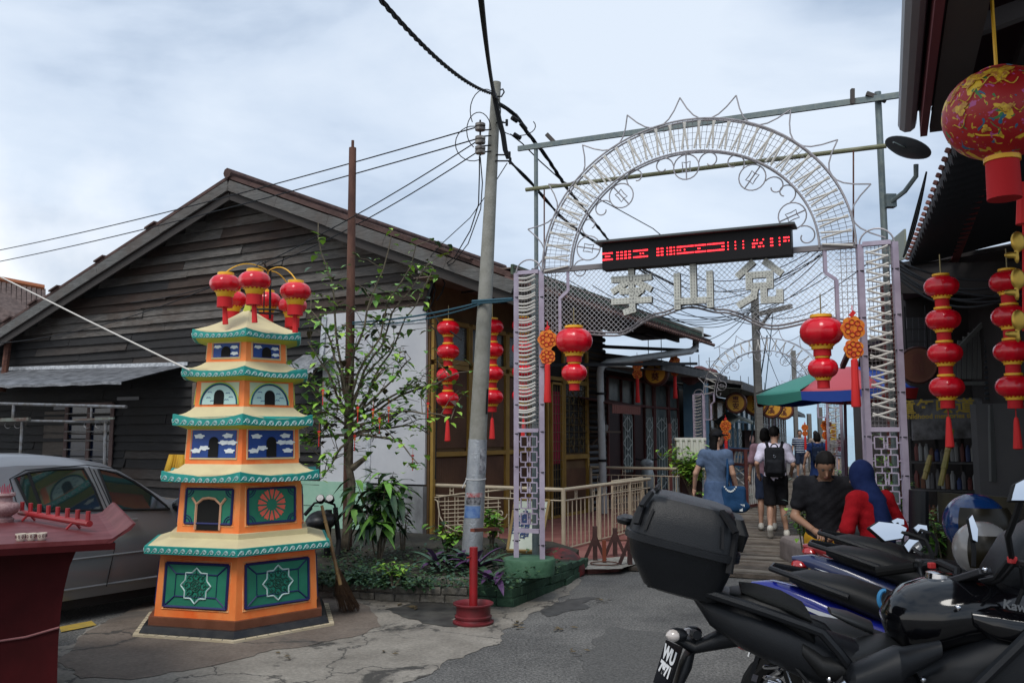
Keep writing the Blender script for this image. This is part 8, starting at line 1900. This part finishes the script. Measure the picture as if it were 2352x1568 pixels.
for xt,yt,xb,yb,w_ in ((1540,1448,1545,1470,.03),(1600,1470,1590,1500,.035),(1660,1440,1650,1490,.04),(1720,1425,1710,1480,.05)): a,b_=kp(xt,yt),kp(xb,yb); S_.append(((a+b_)/2,(a-b_)/2,KN*w_))
loft(mb,S_); hg=mb.build('plate_hanger', m_plb,bk); kl('rear_mudguard', m_plb,[(1598,1490,1570,1500,.06),(1590,1530,1560,1520,.07),(1560,1590,1545,1570,.06)],hg)
for k,(x,y) in ((.10,(1556,1457)),(-.10,(1590,1452))):
 mb=MB(); c=kp(x,y,k); mb.tube([kp(x+12,y+6,0),c],.016,8); mb.ball(c,(.035,.028,.024)); mb.build('indicator', m_plb,hg); mb=MB(); mb.ball(c-KD*.012+KN*.012,(.026,.024,.02)); mb.build('indicator_lens', mat('clear_lens', (.5,.45,.42),.1,coat=1),hg)
pc_=kp(1546,1527,.03); pr_=(KN*.75-KD*.66).normalized(); pr_=Vector((1,-.15,0)).normalized()*.0+(KD*.5+KN*.87).normalized(); pu=(ZZ*.93+KD*.30).normalized(); pn2=pr_.cross(pu); pn2=-pn2 if pn2.y>0 else pn2
pc_-=KD*.02
mb=MB(); mb.prism([pc_+pr_*a+pu*b_ for a,b_ in ((-.055,-.075),(.055,-.075),(.055,.075),(-.055,.075))],pn2*-.006); pl_=mb.build('number_plate', m_glb,hg,smooth=0)
rt_=pu.cross(pn2).normalized()
for tx,dz in (('WU', .032),('7971', -.018)): text_mesh('lettering', tx,.062 if dz>0 else .050,.001,mat('plate_white', (.7,.7,.7),.5),pl_,pc_+pn2*.003+pu*dz,rt_,pu,off=.003,sx=.8)
hb=[kp(x,y,o_) for x,y,o_ in ((2195,1350,-.0),(2200,1310,-.05),(2160,1292,-.16),(2112,1300,-.26),(2016,1313,-.34))]
mb=MB(); mb.tube(hb,[.013]*5,8); mb.tube([kp(2195,1350,0),kp(2290,1330,.1),kp(2320,1290,.2),kp(2380,1300,.34)],.013,8); hd=mb.build('handlebar', m_black,bk)
mb=MB(); mb.tube([hb[4],hb[4].lerp(hb[3],.35),hb[4].lerp(hb[3],.9)],[.019,.018,.018],10); mb.build('grip', m_tyre,hd); mb=MB(); q=hb[3]; mb.box(q+KD*.02,(.06,.05,.05)); mb.bar(hb[3],hb[3]+KN*.12-ZZ*.02-KD*.02,.012,.012); mb.build('switch_pod', m_plb,hd,smooth=0,bevel=.006)
for x,y in ((2140,1298),(2325,1285)): mb=MB(); mb.box(kp(x,y,-.16 if x<2200 else .25),(.022,.02,.02)); mb.build('red_switch', mat('switch_red', (.5,.03,.03),.5),hd,smooth=0,bevel=.003)
mb=MB(); mb.bar(kp(2185,1335,.02),kp(2265,1310,.14),.05,.02); mb.build('bar_clamp', mat('clamp_grey', (.05,.05,.055),.4,.5),hd,smooth=0,bevel=.004)
def mirror(par,poly,Y,stem,m_=m_black):
 pts=[P(x,y,Y) for x,y in poly]; c=sum(pts,Vector())/len(pts)
 n_=((cam.location-c).normalized()+Vector((.55,-.75,.38)).normalized()).normalized()
 pl=[p-n_*(p-c).dot(n_) for p in pts]; pb_=[c+(p-c)*1.07 for p in pl]; mb=MB(); mb.prism([p-n_*.002 for p in pb_],n_*-.022); h_=mb.build('mirror_housing', m_,par,smooth=0,bevel=.006); mb=MB(); mb.prism(pl,n_*.002); mb.build('mirror_glass', m_mir,h_,smooth=0)
 mb=MB(); mb.tube([c-n_*.02]+[P(x,y,Yy) for x,y,Yy in stem],.009,6); mb.build('mirror_stem', m_black,h_)
mirror(bk,[(1996,1212),(2020,1197),(2068,1202),(2085,1212),(2070,1236),(2028,1243)],3.25,((2085,1225,3.25),(2125,1240,3.22),(2140,1270,3.2),(2142,1300,3.2)))
mirror(bk,[(2318,1150),(2335,1110),(2375,1090),(2400,1120),(2370,1150)],2.35,((2335,1180,2.4),(2315,1230,2.5),(2325,1290,2.6)))
mb=MB()
for pts in (((2150,1305,-.18),(2200,1345,-.05),(2260,1350,.08),(2300,1420,.1)),((2140,1310,-.2),(2190,1365,-.08),(2270,1340,.05)),((2330,1295,.25),(2300,1330,.15),(2265,1345,.05)),((2345,1300,.28),(2350,1350,.2),(2330,1400,.18)),((1930,1500,.14),(1960,1560,.15),(2010,1600,.15)),((1800,1500,.1),(1850,1560,.12),(1900,1640,.12))): mb.tube([kp(*q) for q in pts],.0065,5)
mb.build('cables', m_black,bk); mb=MB()
for k in range(30): pass
mb.tube([kp(1775,1520,.06)+KD*(.028*math.cos(t))+KN*(.028*math.sin(t))-ZZ*(t*.0052) for t in np.linspace(0,38,130)],.006,5); mb.build('shock_spring', m_chr,bk)
for x,y,o_ in ((2200,1395,.19),(2236,1318,.1),(2262,1308,.15),(2190,1340,.02),(1905,1560,.14),(2120,1560,.17),(2262,1560,.2),(1988,1548,.14)): mb=MB(); mb.ball(kp(x,y,o_),(.009,.009,.009),8,5); mb.build('bolt', m_chr,bk)
mb=MB(); mb.tube([kp(x,y,.22) for x,y in ((2180,1640),(2260,1560),(2352,1470),(2400,1420))],.018,8); mb.build('crash_bar', m_plb,bk)
mb=MB(); loft(mb,[(kp(x,y,-.02),ZZ*a,KN*b_) for x,y,a,b_ in ((2270,1325,.04,.09),(2320,1290,.09,.13),(2380,1270,.11,.13),(2430,1290,.05,.09))],16,3); mb.build('instrument_cowl', m_plb,bk)
kl('seat_seam_panel', mat('grey_panel', (.035,.037,.04),.35,spec=.3),[(1905,1395,1905,1408,.05),(1950,1405,1950,1432,.07),(2000,1425,2000,1455,.05)],off=-.12)
pb_=empty('motorcycle', (0,0,0)); 
def ll(name,m_,rows,par=None,e=2.4,y0=0.0,n=16):
 mb=MB(); loft(mb,[((x,y0,(zt+zb_)/2),(.0,0,(zt-zb_)/2),(0,w_,0)) for x,zt,zb_,w_ in rows],n,e); return mb.build(name,m_,par or pb_,local=True,smooth=60)
m_pb=mat('bike_blue', (.008,.014,.20),.2,coat=.5)
ll('seat', m_seat,[(.08,.90,.86,.06),(.16,.915,.82,.115),(.34,.895,.76,.135),(.50,.845,.70,.14),(.62,.80,.66,.145),(.78,.785,.64,.145),(.92,.79,.65,.12),(1.02,.79,.70,.06)])
tl_=ll('tail_body', m_pb,[(-.10,.845,.825,.02),(.0,.86,.78,.06),(.18,.825,.70,.10),(.40,.745,.62,.125),(.62,.68,.54,.135),(.85,.66,.52,.12),(1.0,.65,.50,.09)],e=2.8)
ll('lower_body', m_plb,[(.15,.72,.60,.09),(.45,.66,.45,.12),(.8,.56,.36,.12),(1.1,.52,.34,.10)])
for s_ in (-1,1): 
 mb=MB(); mb.prism([(.02,s_*.080,.80),(.36,s_*.128,.715),(.62,s_*.142,.63),(.36,s_*.128,.68)],(0,s_*.004,0)); mb.build('stripe', mat('decal_white', (.55,.57,.6),.4),tl_,local=True,smooth=0)
mb=MB(); mb.tube([(.34,.145,.83),(.14,.13,.89),(.0,.06,.92),(.0,-.06,.92),(.14,-.13,.89),(.34,-.145,.83)],.014,7); mb.build('grab_rail', m_plb,pb_,local=True)
mb=MB(); mb.ball((-.06,0,.80),(.05,.06,.035)); mb.build('tail_light', mat('tail_red', (.35,.01,.01),.15,coat=1),pb_,local=True)
ll('front_shield', m_pb,[(1.05,.66,.38,.14),(1.18,.90,.42,.16),(1.26,.98,.60,.12),(1.32,1.0,.80,.08)],e=3)
mb=MB(); mb.tube([(1.06,.34,.99),(1.12,.20,1.0),(1.18,0,.96),(1.12,-.20,1.0),(1.06,-.34,.99)],.014,8); mb.tube([(1.04,.36,.99),(1.08,.26,.995)],.02,8); mb.tube([(1.04,-.36,.99),(1.08,-.26,.995)],.02,8); mb.build('handlebar', m_black,pb_,local=True)
for x in (.10,1.36):
 mb=MB(); mb.tube([(x+.235*math.cos(t),0,.285+.235*math.sin(t)) for t in np.linspace(0,6.283,29)[:-1]],.045,8,closed=True); w_=mb.build('wheel', m_tyre,pb_,local=True); mb=MB(); mb.tube([(x+.19*math.cos(t),0,.285+.19*math.sin(t)) for t in np.linspace(0,6.283,25)[:-1]],.012,6,closed=True)
 for k in range(10): t=k*.628; mb.tube([(x,0,.285),(x+.19*math.cos(t),0,.285+.19*math.sin(t))],.005,4)
 mb.build('rim', m_chr,w_,local=True)
mb=MB(); mb.tube([(1.36,.07,.285),(1.22,.07,.9)],.025,8); mb.tube([(1.36,-.07,.285),(1.22,-.07,.9)],.025,8); mb.tube([(.1,-.09,.285),(.6,-.09,.36)],.022,6); mb.build('fork', m_plb,pb_,local=True)
mb=MB(); mb.tube([(.75,-.13,.30),(.45,-.15,.32),(-.02,-.16,.40)],[.02,.045,.045],12); mb.build('exhaust', m_chr,pb_,local=True)
mb=MB(); mb.prism([(-.02,-.05,.66),(-.02,.05,.66),(-.10,.04,.40),(-.10,-.04,.40)],(-.02,0,.005)); mb.build('rear_mudguard', m_plb,pb_,local=True,smooth=0)
mb=MB(); mb.box((-.10,0,.56),(.006,.15,.10),rot=Matrix.Rotation(.3,3,'Y')); mb.build('number_plate', mat('plate_white', (.7,.7,.7),.5),pb_,local=True,smooth=0)
G_='motorcycles parked in a row at the right'
def putbike(o,x,y,h,yaw,k,label):
 p=G(x,y,h*k); o.rotation_euler=(0,0,yaw); o.scale=(k,)*3; q=Matrix.Rotation(yaw,3,'Z') @ Vector((-.08*k,0,0)); o.location=(p.x-q.x,p.y-q.y,0); return tag(o,label,'motorcycle', G_)
putbike(pb_,1736,1333,.85,R(-24),1.07,'motorcycle with blue and white tail and black seat, second behind the top box bike')
def cp(x,y,h,yaw,k,col,label): c=copy_tree(pb_,mats={'tail_body': col,'front_shield': col,'stripe': MATS['decal_white']}); putbike(c,x,y,h,yaw,k,label); return c
b2=cp(1700,1440,.85,R(-20),1.03,m_glb,'black and silver motorcycle squeezed between the top box bike and the blue one')
b3=cp(1828,1270,.86,R(-24),1.10,mat('bike_white_blue', (.02,.03,.09),.25,coat=.5),'motorcycle with white and dark blue tail, third from the front')
b4=cp(1852,1243,.86,R(-24),1.10,mat('bike_red', (.22,.008,.012),.2,coat=.8),'motorcycle with red tail, furthest in the row')
mirror(pb_,[(2076,1252),(2090,1237),(2112,1240),(2119,1256),(2108,1269),(2084,1268)],4.2,((2120,1275,4.1),(2132,1300,4.1)))
mirror(b3,[(2097,1213),(2110,1203),(2130,1206),(2130,1220),(2105,1226)],4.9,((2140,1225,4.8),(2152,1245,4.8),(2150,1275,4.8)))
mirror(b4,[(2047,1196),(2062,1189),(2077,1192),(2076,1204),(2055,1206)],5.5,((2070,1215,5.4),(2075,1250,5.4)))
mirror(b2,[(2228,1190),(2238,1180),(2246,1215),(2240,1245),(2230,1240)],3.7,((2237,1265,3.7),(2236,1300,3.7)))
def helmet(x,y,Y,r_,col,label):
 c=P(x,y,Y); e_=empty('helmet', c,label,'helmet'); mb=MB(); add_sdf(mb,lambda p: np.maximum(sd_ell(p,(c.x,c.y,c.z),(r_,r_*1.1,r_*1.02)),-(p[...,2]-(c.z-r_*.75))),c-Vector((1,1,1))*r_*1.4,c+Vector((1,1,1))*r_*1.4,.012); mb.build('shell', col,e_,smooth=80)
 mb=MB(); n=12; g_=[[c+Vector((r_*1.13*math.cos(b_)*math.cos(a),r_*1.24*math.cos(b_)*math.sin(a),r_*1.14*math.sin(b_))) for a in np.linspace(-2.55,-.5,n)] for b_ in np.linspace(-.5,.55,6)]
 mb.grid(g_)
 mb.build('visor', mat('amber_visor', (.012,.009,.004),.3,spec=.25),e_,smooth=80)
helmet(2240,1202,4.5,.150,mat('helmet_blue', (.004,.025,.10),.15,coat=.5),'glossy blue helmet with amber visor hung on the motorcycles at the right'); helmet(2258,1262,4.0,.125,mat('helmet_white', (.22,.21,.20),.25,coat=.4),'white helmet with dark visor below the blue helmet')
mb=MB(); mb.tube([P(2030+12*math.cos(t),1375+20*math.sin(t),3.9) for t in np.linspace(0,5,14)],.010,5); tag(mb.build('blue_rope', mat('cord_blue', (.04,.25,.5),.6)),'bright blue cord looped over a motorcycle seat beside the tank', 'rope')
mb=MB(); S_=[((P(2110,y,6.1)),Vector((.05,0,0)),Vector((0,.10,0))) for y in (1125,1150,1200,1250)]; loft(mb,S_,12); tag(mb.build('scooter_shield', m_plb),'upright black scooter leg shield beside the right arch column', 'scooter')
cs=Vector((-3.95,7.72,0)); CD=Vector((.56,.828,0)).normalized(); CN=Vector((CD.y,-CD.x,0)); car=empty('parked_car', cs,'silver hatchback parked behind the altar table at the left', 'car')
def cq(x,y): return VS(x,y,cs,CD)
rr_=[cq(x,y) for x,y in ((0,1062),(60,1054),(150,1053),(215,1058),(270,1068),(310,1088),(350,1116),(392,1150))]
s0_=cq(60,1054)[0]; zr=max(z for s,z in rr_); sM=cq(400,1165)[0]; zbelt=.5*(cq(230,1170)[1]+cq(390,1166)[1]); zs=.20
prof=[(s0_-1.35,zbelt-.05),(s0_-1.25,zbelt+.12),(s0_-.75,zr-.10),(s0_-.4,zr-.03)]+rr_[1:]+[(sM+.25,zbelt+.02),(sM+.8,zbelt-.08),(sM+1.0,zbelt-.30)]
def latw(z): return .0 if z<zbelt else (z-zbelt)/max(.05,zr-zbelt)*.20
mb=MB(); n=len(prof); W_=1.62; rings=[]
for i,(s,zt) in enumerate(prof):
 zt=max(zt,zbelt-.3); f=1.0 if 1<i<n-1 else .92; ins=(1-f)*.5
 half=[(-.03+ins,zs),(.02+ins,zs+.12),(.035+ins,zs+.35),(.02+ins,min(zt,zbelt)-.04),(-.0+ins,min(zt,zbelt))] ; 
 up_r=[(-latw(zbelt+(zt-zbelt)*t)+ins*-1,zbelt+(zt-zbelt)*t) for t in (.5,.88)] if zt>zbelt else [(-.02,zt),(-.05,zt)]
 top_=[(-latw(zt)-.10 if zt>zbelt else -.15,zt+.015),(-W_*.5,zt+.04)]
 h_=half+up_r+top_; ring_=[cs+CD*s+CN*a+ZZ*z for a,z in h_]+[cs+CD*s+CN*(-W_-a)+ZZ*z for a,z in reversed(h_[:-1])]; rings.append(ring_)
vs=[p for r_ in rings for p in r_]; m=len(rings[0]); mb.add(vs,[(i*m+j,i*m+(j+1) % m,(i+1)*m+(j+1) % m,(i+1)*m+j) for i in range(n-1) for j in range(m)]+[tuple(range(m)),tuple(reversed(range((n-1)*m,n*m)))])
bd=mb.build('body', mat('silver_paint_car', (.18,.185,.20),.36,.35,coat=.3),car,smooth=35)
m_cg=mat('car_glass', (.010,.016,.018),.04,coat=1,spec=.8)
def cw_(x,y,o_=.006): s,z=cq(x,y); return cs+CD*s+CN*(-latw(z)+o_+(.012 if z<zbelt else 0))+ZZ*z
for nm,px in (('rear_window', ((52,1098),(85,1086),(140,1079),(212,1077),(226,1120),(236,1170),(150,1172),(72,1172))),('front_window', ((246,1078),(285,1086),(320,1106),(352,1132),(380,1160),(386,1168),(320,1169),(262,1170)))):
 mb=MB(); mb.poly([cw_(x,y,.010) for x,y in px]); w_=mb.build(nm,m_cg,car,smooth=0); mb=MB(); mb.tube([cw_(x,y,.010) for x,y in px],.012,5,closed=True); mb.build('window_seal', m_black,w_)
mb=MB(); mb.bar(cw_(84,1088,.014),cw_(98,1172,.014),.02,.02); mb.build('window_bar', m_black,car,smooth=0); mb=MB(); mb.tube([cs+CD*s+CN*.034+ZZ*.56 for s in (s0_-.6,(s0_+sM)/2,sM+.3)],.010,5); mb.tube([cs+CD*s+CN*.012+ZZ*.30 for s in (s0_-.6,sM+.3)],.014,5); mb.build('body_crease', MATS['silver_paint_car'],car)
mb=MB()
for px in (((46,1172),(40,1100),(80,1080),(222,1068),(290,1078)),((226,1072),(252,1190),(258,1260),(240,1345)),((56,1180),(60,1290),(100,1365)),((236,1078),(258,1172))): mb.tube([cw_(x,y,.020 if y>1175 else .004) for x,y in px],.0045,4)
mb.build('door_gap', m_black,car); mb=MB()
for x,y in ((270,1195),(135,1215)): mb.bar(cw_(x,y,.045),cw_(x+38,y-4,.045),.03,.025)
mb.build('door_handle', MATS['silver_paint_car'],car,smooth=0,bevel=.006); mb=MB(); c=cw_(402,1158,.10); mb.ball(c,(.09,.07,.075)); mb.build('wing_mirror', m_glb,car)
for s in (s0_-.75,sM+.55): mb=MB(); q=cs+CD*s-CN*.06+ZZ*.29; mb.M=Matrix.Translation(q) @ CN.to_track_quat('Z', 'Y').to_matrix().to_4x4(); mb.lathe([(.0,.07),(.18,.06),(.2,.08),(.28,.07),(.29,0),(.28,-.14),(0,-.14)],28); mb.build('wheel', m_tyre,car)
mb=MB(); mb.bar(cs+CD*(s0_-1.2)-CN*.10+ZZ*.16,cs+CD*(sM+.8)-CN*.10+ZZ*.16,.10,.08); mb.build('sill', m_plb,car,smooth=0)
